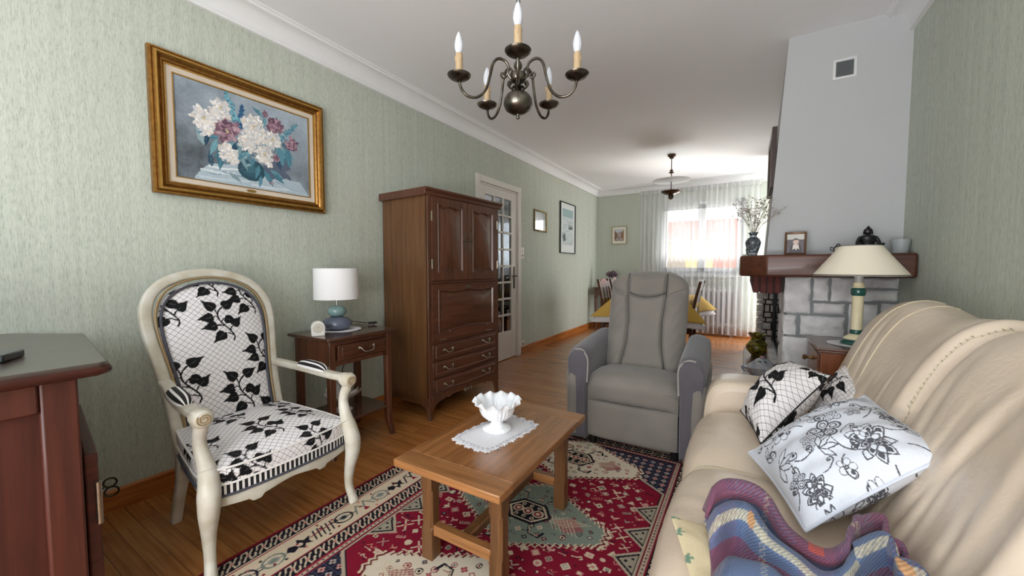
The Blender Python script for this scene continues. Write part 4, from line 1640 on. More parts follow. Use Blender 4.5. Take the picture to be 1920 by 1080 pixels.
grid_obj('sheet', np.stack([-2.168 + Yg, np.full_like(Yg, YF - .007), 1.567 + Zg], -1), painted('print_paper'), fp, colour=PRC.at(np.clip(Yg, 0, .254), np.clip(Zg, 0, .308)))

PLAST = M('switch_white', (232, 228, 222), 0.35)
sw = thing('light_switch', 'white double light switch plate beside the glazed door', 'switch', (XL, 4.293, 1.305))
b = MB(); b.box(XL, 4.255, 1.235, XL + .008, 4.332, 1.376)
b.build('plate', PLAST, sw, bevel=0.003)
b = MB(); b.box(XL + .008, 4.278, 1.315, XL + .013, 4.309, 1.355)
b.build('rocker', PLAST, sw, bevel=0.002)
b = MB(); b.lathe([(.0, 0), (.012, 0), (.012, .004), (.0, .004)], 16)
b.v = [(XL + .006 + z, 4.293 + x, 1.272 + y) for x, y, z in b.v]
b.build('socket', M('black_plastic'), sw)
ol = thing('wall_socket', 'small white wall socket above the skirting by the door', 'socket', (XL, 4.31, .127))
b = MB(); b.box(XL, 4.272, .09, XL + .01, 4.348, .165)
b.build('plate', PLAST, ol, bevel=0.003)
b = MB()
b.lathe([(.02, 0), (.02, .002), (0, .002)], 20); b.v = [(XL + .0095 + z, 4.31 + x, .127 + y) for x, y, z in b.v]
b.build('well', M('socket_grey', (120, 116, 110), 0.5), ol)

# ================================================================== SIDEBOARD AT THE NEAR LEFT
MAH = wood('mahogany_panel', (78, 39, 30), (60, 30, 24), 'z', 0.55, spec=0.25)
MAHY = wood('mahogany_rail', (86, 44, 33), (66, 33, 26), 'y', 0.42, spec=0.35)
MAHZ = wood('mahogany_stile', (86, 44, 33), (66, 33, 26), 'z', 0.42, spec=0.35)
MTOP = wood('sideboard_top', (70, 56, 48), (54, 42, 36), 'y', 0.28, coat=0.35)
SZ = 0.862
sb = thing('sideboard', 'dark mahogany sideboard with panelled side at the near left, keys in its door', 'sideboard', (-1.95, -.25, 0))
# plan: side facing the room at x=-1.50, front facing +y
top_pl = [(-1.478, .30), (-1.50, .318), (-2.20, .405), (-2.445, .25), (-2.445, -.80), (-1.478, -.80)]
b = MB()
b.prism(top_pl, lambda x, y, d: (x, y, d), SZ - .016, SZ)
b.prism([(x + (.012 if x > -2 else 0) * 0, y) for x, y in [(-1.486, .294), (-1.505, .308), (-2.20, .395), (-2.44, .245), (-2.44, -.79), (-1.486, -.79)]], lambda x, y, d: (x, y, d), SZ - .036, SZ - .016)
b.build('top', MTOP, sb, bevel=0.006, seg=3)
b = MB()
b.tube([(-1.482, -.80, SZ - .022), (-1.482, .292, SZ - .022), (-1.50, .312, SZ - .022), (-2.2, .398, SZ - .022)], .013, 10)
b.build('top_moulding', MAHY, sb)
b = MB()
body = [(-1.53, .262), (-2.19, .355), (-2.44, .205), (-2.44, -.77), (-1.53, -.77)]
b.prism(body, lambda x, y, d: (x, y, d), 0.05, SZ - .036)
b.build('carcass', MAH, sb)
b = MB()
xs = -1.53
for (y0, y1, z0, z1) in ((.195, .262, 0, SZ - .036), (-.77, -.70, 0, SZ - .036), (-.70, .195, SZ - .115, SZ - .036), (-.70, .195, .05, .13)):
    b.box(xs - .004, y0, z0, xs + .020, y1, z1)
b.build('side_frame', MAHZ, sb, bevel=0.006)
# front door standing slightly proud, with keys
b = MB()
b.prism([(-1.54, .268), (-1.54, .296), (-2.15, .376), (-2.15, .348)], lambda x, y, d: (x, y, d), .06, .60)
dd = b.build('door', MAHY, sb, bevel=0.005)
for hz in (.40, .10):
    b = MB(); b.tube([(-1.532, .292, hz), (-1.532, .292, hz + .12)], .007, 10)
    b.build('hinge', PEWTER, dd)
b = MB()
kx, ky, kz = -1.93, .350, .335
b.tube([(kx, ky, kz), (kx, ky + .032, kz)], .004, 8)
ring = lambda cx, cy, cz, r: [(cx + .3 * r * cos(a), cy + r * cos(a), cz + r * sin(a)) for a in np.linspace(0, 2 * pi, 24)[:-1]]
b.tube(ring(kx, ky + .047, kz + .012, .016), .0032, 6, closed=True)
b.tube(ring(kx, ky + .050, kz - .022, .017), .0032, 6, closed=True)
b.build('key', BRONZE, dd)
rm = MB()
rm.T = Matrix.Translation((-1.79, .08, SZ + .011)) @ Matrix.Rotation(radians(62), 4, 'Z')
rm.box(-.12, -.05, -.0105, .12, .05, .010)
tag(rm.build('tablet', M('dark_glass_slab', (30, 36, 40), 0.2), loc=(-1.79, .08, SZ), bevel=0.004), 'dark flat slab lying on the sideboard at the picture edge', 'slab')

# ================================================================== CHANDELIER
BRASS = M('aged_brass', (122, 116, 106), 0.3, 1.0, noise=0.35, nscale=18, col2=(60, 54, 46))
CANDLE = M('candle_sleeve', (188, 162, 126), 0.55, noise=0.08)
BULB = M('opal_bulb', (214, 218, 226), 0.12, spec=0.6, trans=0.0, sss=0.0, coat=0.5)
cxh, cyh = -.840, 1.43
ch = thing('chandelier', 'five-arm aged brass chandelier with candle bulbs hanging from the ceiling', 'chandelier', (cxh, cyh, ZC))
b = MB()
b.lathe([(0.002, 1.742), (.006, 1.745), (.008, 1.751), (.005, 1.757), (.007, 1.762), (.03, 1.768), (.052, 1.782), (.061, 1.802), (.060, 1.822), (.047, 1.842), (.03, 1.852), (.018, 1.856), (.014, 1.866), (.019, 1.871), (.014, 1.877),
         (.014, 1.893), (.030, 1.898), (.034, 1.906), (.034, 1.926), (.028, 1.932), (.014, 1.936), (.010, 1.945), (.016, 1.952), (.018, 1.964), (.013, 1.976), (.007, 1.984), (.009, 1.988), (.0, 1.992)], 28, (cxh, cyh, 0))
b.build('column', BRASS, ch, smooth=50)
b = MB()
z = 1.985
k = 0
while z < ZC - .05:
    rr = [(0.0085 * cos(a), .019 * sin(a)) for a in np.linspace(0, 2 * pi, 15)[:-1]]
    b.tube([(cxh + (x if k % 2 else 0), cyh + (0 if k % 2 else x), z + .016 + zz) for x, zz in rr], .0021, 6, closed=True)
    z += .031
    k += 1
b.build('chain', BRASS, ch)
b = MB(); b.lathe([(0, ZC - .055), (.012, ZC - .05), (.045, ZC - .02), (.052, ZC), (0, ZC)], 24, (cxh, cyh, 0))
b.build('canopy', BRASS, ch, smooth=50)
base_ang = atan2(-.854, .50)
for k in range(5):
    a = base_ang + 2 * pi * k / 5
    ca, sa = cos(a), sin(a)

    def rp(r, z):
        return (cxh + r * ca, cyh + r * sa, z)
    pts_ = spline([(.030, 1.905), (.045, 1.925), (.040, 1.948), (.055, 1.972), (.085, 1.978), (.108, 1.955), (.122, 1.90), (.140, 1.845), (.175, 1.812), (.215, 1.812), (.240, 1.838), (.248, 1.872)], 6)
    b = MB(); b.tube([rp(r, z) for r, z in pts_], .0058, 8)
    b.tube([rp(r, z) for r, z in spline([(.048, 1.915), (.062, 1.902), (.074, 1.912), (.068, 1.924), (.058, 1.918)], 5)], .0042, 6)
    b.tube([rp(r, z) for r, z in spline([(.020, 1.862), (.038, 1.870), (.040, 1.888), (.028, 1.890)], 5)], .0042, 6)
    ar_ = b.build('arm', BRASS, ch, smooth=60)
    b = MB()
    c0 = rp(.248, 0)
    b.lathe([(.006, 1.862), (.014, 1.868), (.020, 1.872), (.036, 1.876), (.046, 1.884), (.0475, 1.889), (.044, 1.887), (.034, 1.882), (.018, 1.880), (.016, 1.886), (.018, 1.893), (.014, 1.897), (.014, 1.902)], 28, c0)
    b.build('drip_pan', BRASS, ar_, smooth=60)
    b = MB()
    b.lathe([(.0135, 1.899), (.0145, 1.902), (.0142, 1.966), (.0125, 1.972), (0.0, 1.972)], 20, c0)
    for q in range(3):
        b.ball((c0[0] + .0135 * cos(a + q * 2.1 + 2), c0[1] + .0135 * sin(a + q * 2.1 + 2), 1.958 - .004 * q), .004, .004, .012, 8, 6)
    b.build('candle', CANDLE, ar_, smooth=60)
    b = MB()
    pr_b = [(.009, 1.970), (.0145, 1.982), (.0175, 1.998), (.0168, 2.014), (.0128, 2.032), (.0072, 2.048), (.002, 2.058)]
    b.lathe(pr_b, 48, c0, fn=lambda r, z, t: (r * (1 + .035 * cos(9 * t + (z - 1.97) * 95)), z))
    b.build('bulb', BULB, ar_, smooth=180)

# ================================================================== DINING PENDANT
pdx, pdy = -.865, 5.42
pd = thing('pendant_light', 'pendant light with glass disc and brown bowl over the dining table', 'pendant light', (pdx, pdy, ZC))
PBR = M('pendant_bronze', (74, 52, 38), 0.35, 0.6)
b = MB()
b.lathe([(.0, ZC), (.052, ZC), (.050, ZC - .02), (.03, ZC - .035), (.02, ZC - .055), (.0, ZC - .055)], 24, (pdx, pdy, 0))
b.build('canopy', PBR, pd, smooth=40)
b = MB()
b.tube([(pdx, pdy, ZC - .05), (pdx, pdy, 2.13)], .0055, 8)
b.lathe([(.006, 2.34), (.03, 2.352), (.034, 2.358), (.016, 2.366), (.02, 2.39), (.006, 2.395)], 16, (pdx, pdy, 0))
b.lathe([(.006, 2.285), (.016, 2.295), (.006, 2.305)], 12, (pdx, pdy, 0))
b.build('stem', PBR, pd, smooth=50)
b = MB()
b.lathe([(.02, 2.236), (.12, 2.238), (.2, 2.244), (.228, 2.250), (.232, 2.254), (.226, 2.256), (.12, 2.246), (.02, 2.243)], 48, (pdx, pdy, 0), cap0=False, cap1=False)
b.tube([(pdx + .16 * cos(t), pdy + .16 * sin(t), 2.249) for t in np.linspace(0, 2 * pi, 40)[:-1]], .004, 6, closed=True)
FROST, n, l, bb = principled('frosted_white_glass')
n.remove(bb)
out = n['Material Output']
df = n.new('ShaderNodeBsdfDiffuse'); df.inputs['Color'].default_value = (.92, .94, .95, 1)
tr = n.new('ShaderNodeBsdfTransparent')
ms = n.new('ShaderNodeMixShader'); ms.inputs[0].default_value = .78
l.new(tr.outputs[0], ms.inputs[1]); l.new(df.outputs[0], ms.inputs[2]); l.new(ms.outputs[0], out.inputs['Surface'])
b.build('glass_disc', FROST, pd, smooth=50)
b = MB()
b.lathe([(.004, 2.005), (.012, 2.012), (.03, 2.02), (.034, 2.05), (.028, 2.068), (.06, 2.072), (.10, 2.09), (.122, 2.108), (.124, 2.114), (.11, 2.112), (.03, 2.09), (.006, 2.14)], 40, (pdx, pdy, 0))
b.build('bowl', PBR, pd, smooth=50)

# ================================================================== RUG
RX0, RY0, RW, RH = -1.66, 0.22, 1.68, 2.40
RED, NAVY, CRM, GRN, PINK, INK = (128, 24, 46), (38, 36, 52), (208, 190, 164), (128, 138, 126), (188, 120, 112), (30, 27, 36)
RC = Canvas(RW, RH, 330, RED)
rr_ = random.Random(11)


def dot4(x, y, s, c, c2):
    for dx, dy in ((s, 0), (-s, 0), (0, s), (0, -s)):
        RC.ell(x + dx, y + dy, s * .72, s * .72, c)
    RC.ell(x, y, s * .6, s * .6, c2)


def lozenge(x, y, s, c, c2, c3=None):
    RC.poly([(x - s, y), (x, y - s), (x + s, y), (x, y + s)], c)
    t = s * .62
    RC.poly([(x - t, y), (x, y - t), (x + t, y), (x, y + t)], c2)
    if c3:
        t = s * .3
        RC.poly([(x - t, y), (x, y - t), (x + t, y), (x, y + t)], c3)


def octo(x, y, s, c, c2, c3):
    for k, (g, cc) in enumerate(((1, c), (.72, c2), (.38, c3))):
        RC.poly([(x + s * g * cos(pi / 8 + i * pi / 4), y + s * g * sin(pi / 8 + i * pi / 4)) for i in range(8)], cc)


def bird(x, y, s, c, f=1, c2=CRM):
    RC.poly([(x + f * s * a, y + s * bb) for a, bb in ((-1, -.1), (-.3, -.45), (.4, -.35), (.7, .2), (1.05, .35), (.75, .5), (.5, .4), (.1, 0), (-.4, .1), (-.6, .5), (-.9, .4))], c)
    RC.line([(x - f * s * .1, y - s * .4), (x - f * s * .1, y - s * .8)], s * .12, c)
    RC.line([(x + f * s * .25, y - s * .35), (x + f * s * .3, y - s * .8)], s * .12, c)
    RC.ell(x - f * s * .05, y - s * .15, s * .16, s * .12, c2)


def hook(x, y, s, c, f=1):
    RC.line([(x - f * s, y), (x, y + s * .1), (x + f * s * .6, y + s * .6), (x + f * s, y + s * .1), (x + f * s * .6, y - s * .2)], s * .26, c)


def comb(x, y, s, c):
    RC.line([(x - s, y - s * .5), (x + s, y + s * .5)], s * .18, c)
    for k in range(5):
        t = -1 + 2 * k / 4
        RC.line([(x + t * s, y + t * s * .5), (x + t * s - s * .35, y + t * s * .5 + s * .7)], s * .15, c)


def motif(x, y, s, pal):
    k = rr_.randrange(10)
    a, b_, c = (rr_.choice(pal) for _ in range(3))
    f = rr_.choice((1, -1))
    if k == 0: dot4(x, y, s * .5, a, b_)
    elif k == 1: lozenge(x, y, s, a, b_, c)
    elif k == 2: octo(x, y, s * .9, a, b_, c)
    elif k == 3: bird(x, y, s, a, f, b_)
    elif k == 4: hook(x, y, s, a, f)
    elif k == 5: comb(x, y, s * .9, a)
    elif k == 6:
        RC.poly([(x - s, y - s * .6), (x + s, y - s * .6), (x, y + s)], a); RC.poly([(x - s * .5, y - s * .35), (x + s * .5, y - s * .35), (x, y + s * .45)], b_)
    elif k == 7:
        RC.line([(x - s, y - s), (x + s, y + s)], s * .3, a); RC.line([(x - s, y + s), (x + s, y - s)], s * .3, a); RC.ell(x, y, s * .35, s * .35, b_)
    elif k == 8:
        RC.rect(x - s * .7, y - s * .55, x + s * .7, y + s * .55, a); RC.rect(x - s * .4, y - s * .3, x + s * .4, y + s * .3, b_)
    else:
        RC.line([(x - s, y), (x - s * .4, y + s * .6), (x + s * .2, y - s * .2), (x + s, y + s * .5)], s * .22, a)
        RC.line([(x - s, y - s * .6), (x + s * .8, y - s * .7)], s * .18, b_)


def inside(poly, x, y):
    r = False
    n = len(poly)
    for i in range(n):
        xa, ya = poly[i]; xb, yb = poly[(i + 1) % n]
        if (ya > y) != (yb > y) and x < (xb - xa) * (y - ya) / (yb - ya) + xa:
            r = not r
    return r


def shrink(poly, d):
    cx = sum(p[0] for p in poly) / len(poly); cy = sum(p[1] for p in poly) / len(poly)
    return [(cx + (x - cx) * (1 - d), cy + (y - cy) * (1 - d)) for x, y in poly]


def zig(poly, s, amp):
    out = []
    n = len(poly)
    for i in range(n):
        (xa, ya), (xb, yb) = poly[i], poly[(i + 1) % n]
        L = sqrt((xb - xa) ** 2 + (yb - ya) ** 2)
        m = max(2, int(L / s))
        nx_, ny_ = (yb - ya) / L, -(xb - xa) / L
        for k in range(m):
            for t, q in ((k / m, 0), ((k + .5) / m, 1)):
                out.append((xa + (xb - xa) * t + nx_ * amp * q, ya + (yb - ya) * t + ny_ * amp * q))
    return out


def rectband(i0, i1, c):
    RC.rect(i0, i0, RW - i0, i1, c); RC.rect(i0, RH - i1, RW - i0, RH - i0, c)
    RC.rect(i0, i0, i1, RH - i0, c); RC.rect(RW - i1, i0, RW - i0, RH - i0, c)


def along(i, step, fn):
    """call fn(x, y, ang) along the four sides at inset i"""
    n = int((RW - 2 * i) / step)
    for k in range(n):
        x = i + (k + .5) * (RW - 2 * i) / n
        fn(x, i, 0); fn(x, RH - i, pi)
    n = int((RH - 2 * i) / step)
    for k in range(n):
        y = i + (k + .5) * (RH - 2 * i) / n
        fn(i, y, pi / 2); fn(RW - i, y, -pi / 2)


rectband(0, .014, (126, 22, 42))
rectband(.014, .084, INK)


def chain(x, y, a):
    s = .026
    c, d = cos(a), sin(a)
    tr = lambda p: (x + p[0] * c - p[1] * d, y + p[0] * d + p[1] * c)
    RC.line([tr(p) for p in ((-s, -s), (0, s * .2), (s * .2, s), (-s * .5, s * .9), (-s * .9, s * .1))], .006, CRM)
    RC.line([tr(p) for p in ((s, s), (s * .1, -s * .1), (0, -s), (s * .6, -s * .9), (s * .95, -s * .2))], .006, CRM)
    RC.ell(x, y, .006, .006, PINK)


along(.049, .056, chain)
rectband(.084, .090, CRM); rectband(.090, .096, (150, 50, 60))
rectband(.096, .228, CRM)


def creamband(x, y, a):
    k = rr_.randrange(4)
    s = .043
    c, d = cos(a), sin(a)
    tr = lambda p: (x + s * (p[0] * c - p[1] * d), y + s * (p[0] * d + p[1] * c))
    col = rr_.choice((INK, INK, RED, NAVY, (120, 128, 118)))
    if k == 0:
        RC.poly([tr(p) for p in ((-1.2, .0), (-.8, .5), (-.2, .2), (.1, .9), (.5, .3), (1.2, .5), (.8, -.1), (.9, -.7), (.4, -.3), (0, -.9), (-.2, -.3), (-.8, -.6))], col)
        RC.ell(x, y, .010, .010, CRM)
    elif k == 1:
        RC.line([tr(p) for p in ((-1.2, -.7), (-.5, .6), (0, -.2), (.5, .8), (1.1, -.5))], .008, col)
        RC.poly([tr(p) for p in ((-.3, -.9), (.3, -.9), (0, -.2))], RED)
    elif k == 2:
        for g, cc in ((1, col), (.78, CRM), (.5, (150, 150, 140)), (.28, col)):
            RC.ell(x, y, s * g, s * .85 * g, cc, a)
        RC.line([tr((-1.3, .2)), tr((1.3, -.2))], .005, col)
    else:
        for t in (-.9, -.45, 0, .45, .9):
            RC.line([tr((t - .15, -.7)), tr((t + .25, .75))], .007, col)
        RC.line([tr((-1.2, .1)), tr((1.2, .25))], .006, RED)
    for _ in range(3):
        p = tr((rr_.uniform(-1.2, 1.2), rr_.uniform(-1.2, 1.2)))
        RC.ell(p[0], p[1], .006, .006, rr_.choice((RED, INK, PINK)))


along(.162, .098, creamband)
rectband(.228, .234, (150, 50, 60)); rectband(.234, .300, INK)
along(.267, .056, chain)
rectband(.300, .308, (140, 40, 54)); rectband(.308, .324, (186, 164, 146)); rectband(.324, .332, (112, 22, 38))
along(.316, .02, lambda x, y, a: RC.ell(x, y, .004, .004, NAVY))
F0 = .332
# spandrels
RC.rect(F0, F0, RW - F0, RH - F0, NAVY)
nx_ = int((RW - 2 * F0) / .044)
for i in range(nx_):
    for j in range(int((RH - 2 * F0) / .044)):
        x, y = F0 + .024 + i * .044, F0 + .024 + j * .044
        dot4(x, y, .0085, (196, 150, 140) if (i + j) % 2 else (176, 170, 160), (110, 40, 56))
for i in range(nx_ + 1):
    RC.line([(F0 + .002 + i * .044, F0), (F0 + .002 + i * .044, RH - F0)], .003, (70, 72, 92))
for j in range(int((RH - 2 * F0) / .044) + 1):
    RC.line([(F0, F0 + .002 + j * .044), (RW - F0, F0 + .002 + j * .044)], .003, (70, 72, 92))
mx_, my_ = RW / 2, RH / 2
hexa = [(mx_, F0), (RW - F0, .67), (RW - F0, RH - .67), (mx_, RH - F0), (F0, RH - .67), (F0, .67)]
RC.poly(hexa, (176, 160, 140)); RC.poly(shrink(hexa, .018), INK); RC.poly(shrink(hexa, .026), RED)
hexi = shrink(hexa, .03)
# red ground motifs
y = F0 + .05
row = 0
while y < RH - F0 - .03:
    x = F0 + .05 + (row % 2) * .03
    while x < RW - F0 - .03:
        xx, yy = x + rr_.uniform(-.010, .010), y + rr_.uniform(-.010, .010)
        if inside(shrink(hexa, .09), xx, yy):
            motif(xx, yy, rr_.uniform(.013, .024), [CRM, CRM, PINK, (196, 180, 160), CRM, INK, (150, 150, 138), (204, 160, 150)])
        x += .058
    y += .052
    row += 1
for k in range(900):
    xx, yy = rr_.uniform(F0, RW - F0), rr_.uniform(F0, RH - F0)
    if inside(hexi, xx, yy):
        RC.ell(xx, yy, .0042, .0042, rr_.choice((CRM, PINK, INK, (110, 14, 34), (200, 176, 160))))
# edge triangles
for v in (.86, 1.03, 1.20, 1.37, 1.54):
    for sd in (0, 1):
        X = (lambda u: u) if sd == 0 else (lambda u: RW - u)
        RC.poly([(X(F0 + .008), v - .078), (X(F0 + .105), v), (X(F0 + .008), v + .078)], (176, 160, 140))
        RC.poly([(X(F0 + .010), v - .062), (X(F0 + .088), v), (X(F0 + .010), v + .062)], INK)
        RC.poly([(X(F0 + .012), v - .05), (X(F0 + .074), v), (X(F0 + .012), v + .05)], (158, 150, 132))
        for dx, dy in ((.026, -.02), (.026, .02), (.048, 0)):
            RC.ell(X(F0 + dx), v + dy, .006, .006, INK)


def medallion(cx, cy, ground, pal):
    hw_, hh = .365, .245
    m = [(cx - hw_, cy - .045), (cx, cy - hh), (cx + hw_, cy - .045), (cx + hw_, cy + .045), (cx, cy + hh), (cx - hw_, cy + .045)]
    RC.poly(zig(m, .03, .016), CRM); RC.poly(zig(shrink(m, .03), .029, .016), (96, 20, 36)); RC.poly(zig(shrink(m, .055), .028, .015), CRM)
    RC.poly(zig(shrink(m, .075), .027, .014), ground)
    inn = shrink(m, .16)
    y = cy - hh
    while y < cy + hh:
        x = cx - hw_
        while x < cx + hw_:
            xx, yy = x + rr_.uniform(-.01, .01), y + rr_.uniform(-.008, .008)
            if inside(inn, xx, yy):
                k = rr_.random()
                s = rr_.uniform(.010, .018)
                if k < .3: octo(xx, yy, s, rr_.choice(pal), rr_.choice((ground, CRM)), rr_.choice(pal))
                elif k < .6: dot4(xx, yy, s * .5, rr_.choice(pal), rr_.choice((CRM, PINK)))
                elif k < .8: lozenge(xx, yy, s, rr_.choice(pal), ground)
                else: hook(xx, yy, s, rr_.choice(pal), rr_.choice((1, -1)))
            x += .047
        y += .043
    # lattice patches and the hooked centre
    for sx_ in (-1, 1):
        px_, py_ = cx + sx_ * .20, cy
        RC.poly([(px_ - .07, py_), (px_, py_ - .055), (px_ + .07, py_), (px_, py_ + .055)], (150, 96, 96))
        for k in range(-3, 4):
            RC.line([(px_ - .07 + .0 + .018 * k, py_ - .02), (px_ + .018 * k + .03, py_ + .05)], .003, CRM)
            RC.line([(px_ + .018 * k, py_ - .05), (px_ - .06 + .018 * k, py_ + .03)], .003, CRM)
    c6 = [(cx - .115, cy), (cx - .06, cy - .075), (cx + .06, cy - .075), (cx + .115, cy), (cx + .06, cy + .075), (cx - .06, cy + .075)]
    RC.poly(c6, INK); RC.poly(shrink(c6, .14), CRM); RC.poly(shrink(c6, .24), INK)
    for g in (-.05, 0, .05):
        octo(cx + g, cy, .026, CRM, (130, 40, 56), CRM)
        for t in (-1, 1):
            RC.ell(cx + g * .8, cy + t * .04, .010, .010, CRM); RC.ell(cx + g * .8, cy + t * .04, .005, .005, INK)
    for sx_ in (-1, 1):
        for sy_ in (-1, 1):
            RC.line([(cx + sx_ * .05, cy + sy_ * .075), (cx + sx_ * .07, cy + sy_ * .125), (cx + sx_ * .115, cy + sy_ * .13), (cx + sx_ * .125, cy + sy_ * .10)], .012, INK)
            RC.line([(cx + sx_ * .052, cy + sy_ * .08), (cx + sx_ * .072, cy + sy_ * .122), (cx + sx_ * .112, cy + sy_ * .126)], .004, CRM)


medallion(mx_, .70, (214, 202, 182), [INK, (128, 28, 46), (84, 92, 92), (150, 70, 76)])
medallion(mx_, 1.28 - .01, GRN, [INK, (104, 34, 50), (198, 186, 164), (88, 96, 96)])
medallion(mx_, 1.85, (214, 202, 182), [INK, (128, 28, 46), (84, 92, 92), (150, 70, 76)])
nu, nv_ = 561, 801
U, V = np.meshgrid(np.linspace(0, RW, nu), np.linspace(0, RH, nv_), indexing='ij')
Zr = np.full_like(U, .009)
Zr[0], Zr[-1], Zr[:, 0], Zr[:, -1] = 0, 0, 0, 0
Pr = np.stack([RX0 + U, RY0 + V, Zr], -1)
Pr[0, :, 0] += .002; Pr[-1, :, 0] -= .002
rug = grid_obj('rug', Pr, painted('wool_pile', 0.95, bump=0.5, bscale=700, spec=0.1), loc=(RX0 + RW / 2, RY0 + RH / 2, 0), colour=RC.at(np.clip(U, 0, RW - .002), np.clip(V, 0, RH - .002)))
tag(rug, 'patterned oriental rug in red, cream and navy on the wooden floor', 'rug')

# ================================================================== COFFEE TABLE
OAK = wood('coffee_table_oak', (160, 108, 63), (120, 78, 42), 'y', 0.24, coat=0.4)
OAKX = wood('coffee_table_oak_across', (166, 114, 68), (124, 82, 45), 'x', 0.3, coat=0.3)
OAKZ = wood('coffee_table_oak_leg', (122, 84, 50), (90, 58, 32), 'z', 0.36, coat=0.15)
kx0, kx1, ky0, ky1, kz = -1.088, -.628, .948, 1.712, .42
ct = thing('coffee_table', 'small low oak coffee table with scalloped apron and stretchers, standing on the rug', 'coffee table', ((kx0 + kx1) / 2, (ky0 + ky1) / 2, .009))
ct.rotation_euler = (0, 0, radians(0.8))
b = MB()
b.box(kx0 + .001, ky0 + .085, kz - .028, kx1 - .001, ky1 - .085, kz)
b.build('top', OAK, ct, bevel=0.004, seg=3)
b = MB()
b.box(kx0, ky0, kz - .028, kx1, ky0 + .0845, kz)
b.build('breadboard_end', OAKX, ct, bevel=0.004, seg=3)
b = MB(); b.box(kx0, ky1 - .0845, kz - .028, kx1, ky1, kz)
b.build('breadboard_end', OAKX, ct, bevel=0.004, seg=3)
lx0, lx1, ly0, ly1 = kx0 + .075, kx1 - .075, ky0 + .115, ky1 - .115
for x in (lx0, lx1):
    for y in (ly0, ly1):
        b = MB()
        w = .026
        R = []
        for (z, cf) in ((.009, .002), (.125, .002), (.135, .009), (.275, .009), (.285, .002), (kz - .028, .002)):
            R.append([(x + sx_ * a, y + sy_ * c, z) for sx_, sy_, a, c in ((1, -1, w - cf, w), (1, -1, w, w - cf), (1, 1, w, w - cf), (1, 1, w - cf, w), (-1, 1, w - cf, w), (-1, 1, w, w - cf), (-1, -1, w, w - cf), (-1, -1, w - cf, w))])
        b.rings(R)
        b.build('leg', OAKZ, ct, smooth=20)


def scal(L, n=40):
    p = []
    for k in range(n + 1):
        t = k / n
        u = abs(2 * t - 1)
        z = .060 - .028 * (1 - u ** 2) ** .5 * (1 if u < .86 else 1) + (.018 * max(0, (u - .8) / .2))
        p.append((t * L, kz - .028 - .06 + .020 * (.5 + .5 * cos(u * pi * 2)) - .0 + .0 * z - .022 * (u > .9) * (u - .9) / .1))
    return p


b = MB()
for y in (ly0, ly1):
    p = scal(lx1 - lx0)
    b.prism([(lx0 + a, z) for a, z in p] + [(lx1, kz - .028), (lx0, kz - .028)], lambda a, z, d: (a, d, z), y - .011, y + .011)
for x in (lx0, lx1):
    p = scal(ly1 - ly0)
    b.prism([(ly0 + a, z) for a, z in p] + [(ly1, kz - .028), (ly0, kz - .028)], lambda a, z, d: (d, a, z), x - .011, x + .011)
b.build('apron', OAKZ, ct, bevel=0.002)
for y in (ly0, ly1):
    b = MB(); b.box(lx0, y - .016, .105, lx1, y + .016, .145)
    b.tube([(lx1 - .035, y - .018, .125), (lx1 - .035, y + .018, .125)], .006, 8)
    b.build('stretcher', OAKX, ct, bevel=0.006)
b = MB(); xm_ = (lx0 + lx1) / 2
b.box(xm_ - .02, ly0, .108, xm_ + .02, ly1, .142)
b.build('stretcher', OAKZ, ct, bevel=0.006)

# long lace doily
b = MB()
cdx, cdy, hx, hy = -.885, 1.335, .085, .145
n = 260
per = []
for k in range(n):
    a = 2 * pi * k / n
    ca, sa = cos(a), sin(a)
    e = .30
    x = hx * (abs(ca) ** e) * (1 if ca >= 0 else -1)
    y = hy * (abs(sa) ** e) * (1 if sa >= 0 else -1)
    per.append((x, y))
d = np.r_[0, np.cumsum(np.hypot(*np.diff(np.array(per + [per[0]]), axis=0).T))]
tt_ = np.linspace(0, d[-1], n + 1)[:-1]
pa = np.array(per + [per[0]])
per = np.stack([np.interp(tt_, d, pa[:, 0]), np.interp(tt_, d, pa[:, 1])], -1)
crot = radians(-8)


def drg(g, z, sc=False):
    r = []
    for k in range(n):
        x, y = per[k]
        nr = sqrt(x * x + y * y)
        gg = g + (.03 * abs(sin(pi * 22 * k / n)) + .012 * sin(2 * pi * 66 * k / n) if sc else 0) / max(nr, .05) * .45
        X_, Y_ = x * gg, y * gg
        r.append((cdx + X_ * cos(crot) - Y_ * sin(crot), cdy + X_ * sin(crot) + Y_ * cos(crot), kz + z + (.0012 * sin(k * .5) if sc else 0)))
    return r


b.rings([drg(1.17, .0005, True), drg(1.18, .003, True), drg(1.06, .0045, True), drg(1.0, .0030), drg(.96, .0042), drg(.86, .0036), drg(.02, .0036)], cap0=True)
dl = b.build('lace_runner', DOILY, loc=(cdx, cdy, kz), smooth=60)
tag(dl, 'white scalloped lace runner on the coffee table under the white bowl', 'doily')
b = MB()
for k in range(44):
    i = int(k * n / 44)
    for (g, rad) in ((1.07, .0052), (1.13, .0035)):
        x, y = per[(i + (2 if g > 1.1 else 0)) % n] * g
        X_, Y_ = cdx + x * cos(crot) - y * sin(crot), cdy + x * sin(crot) + y * cos(crot)
        b.tube([(X_ + rad * cos(t), Y_ + rad * sin(t), kz + .0046) for t in np.linspace(0, 2 * pi, 9)[:-1]], .0011, 5, closed=True)
b.build('lace_loops', M('lace_grey_thread', (176, 176, 186), 0.8), dl)  # loops in a greyer thread than the runner

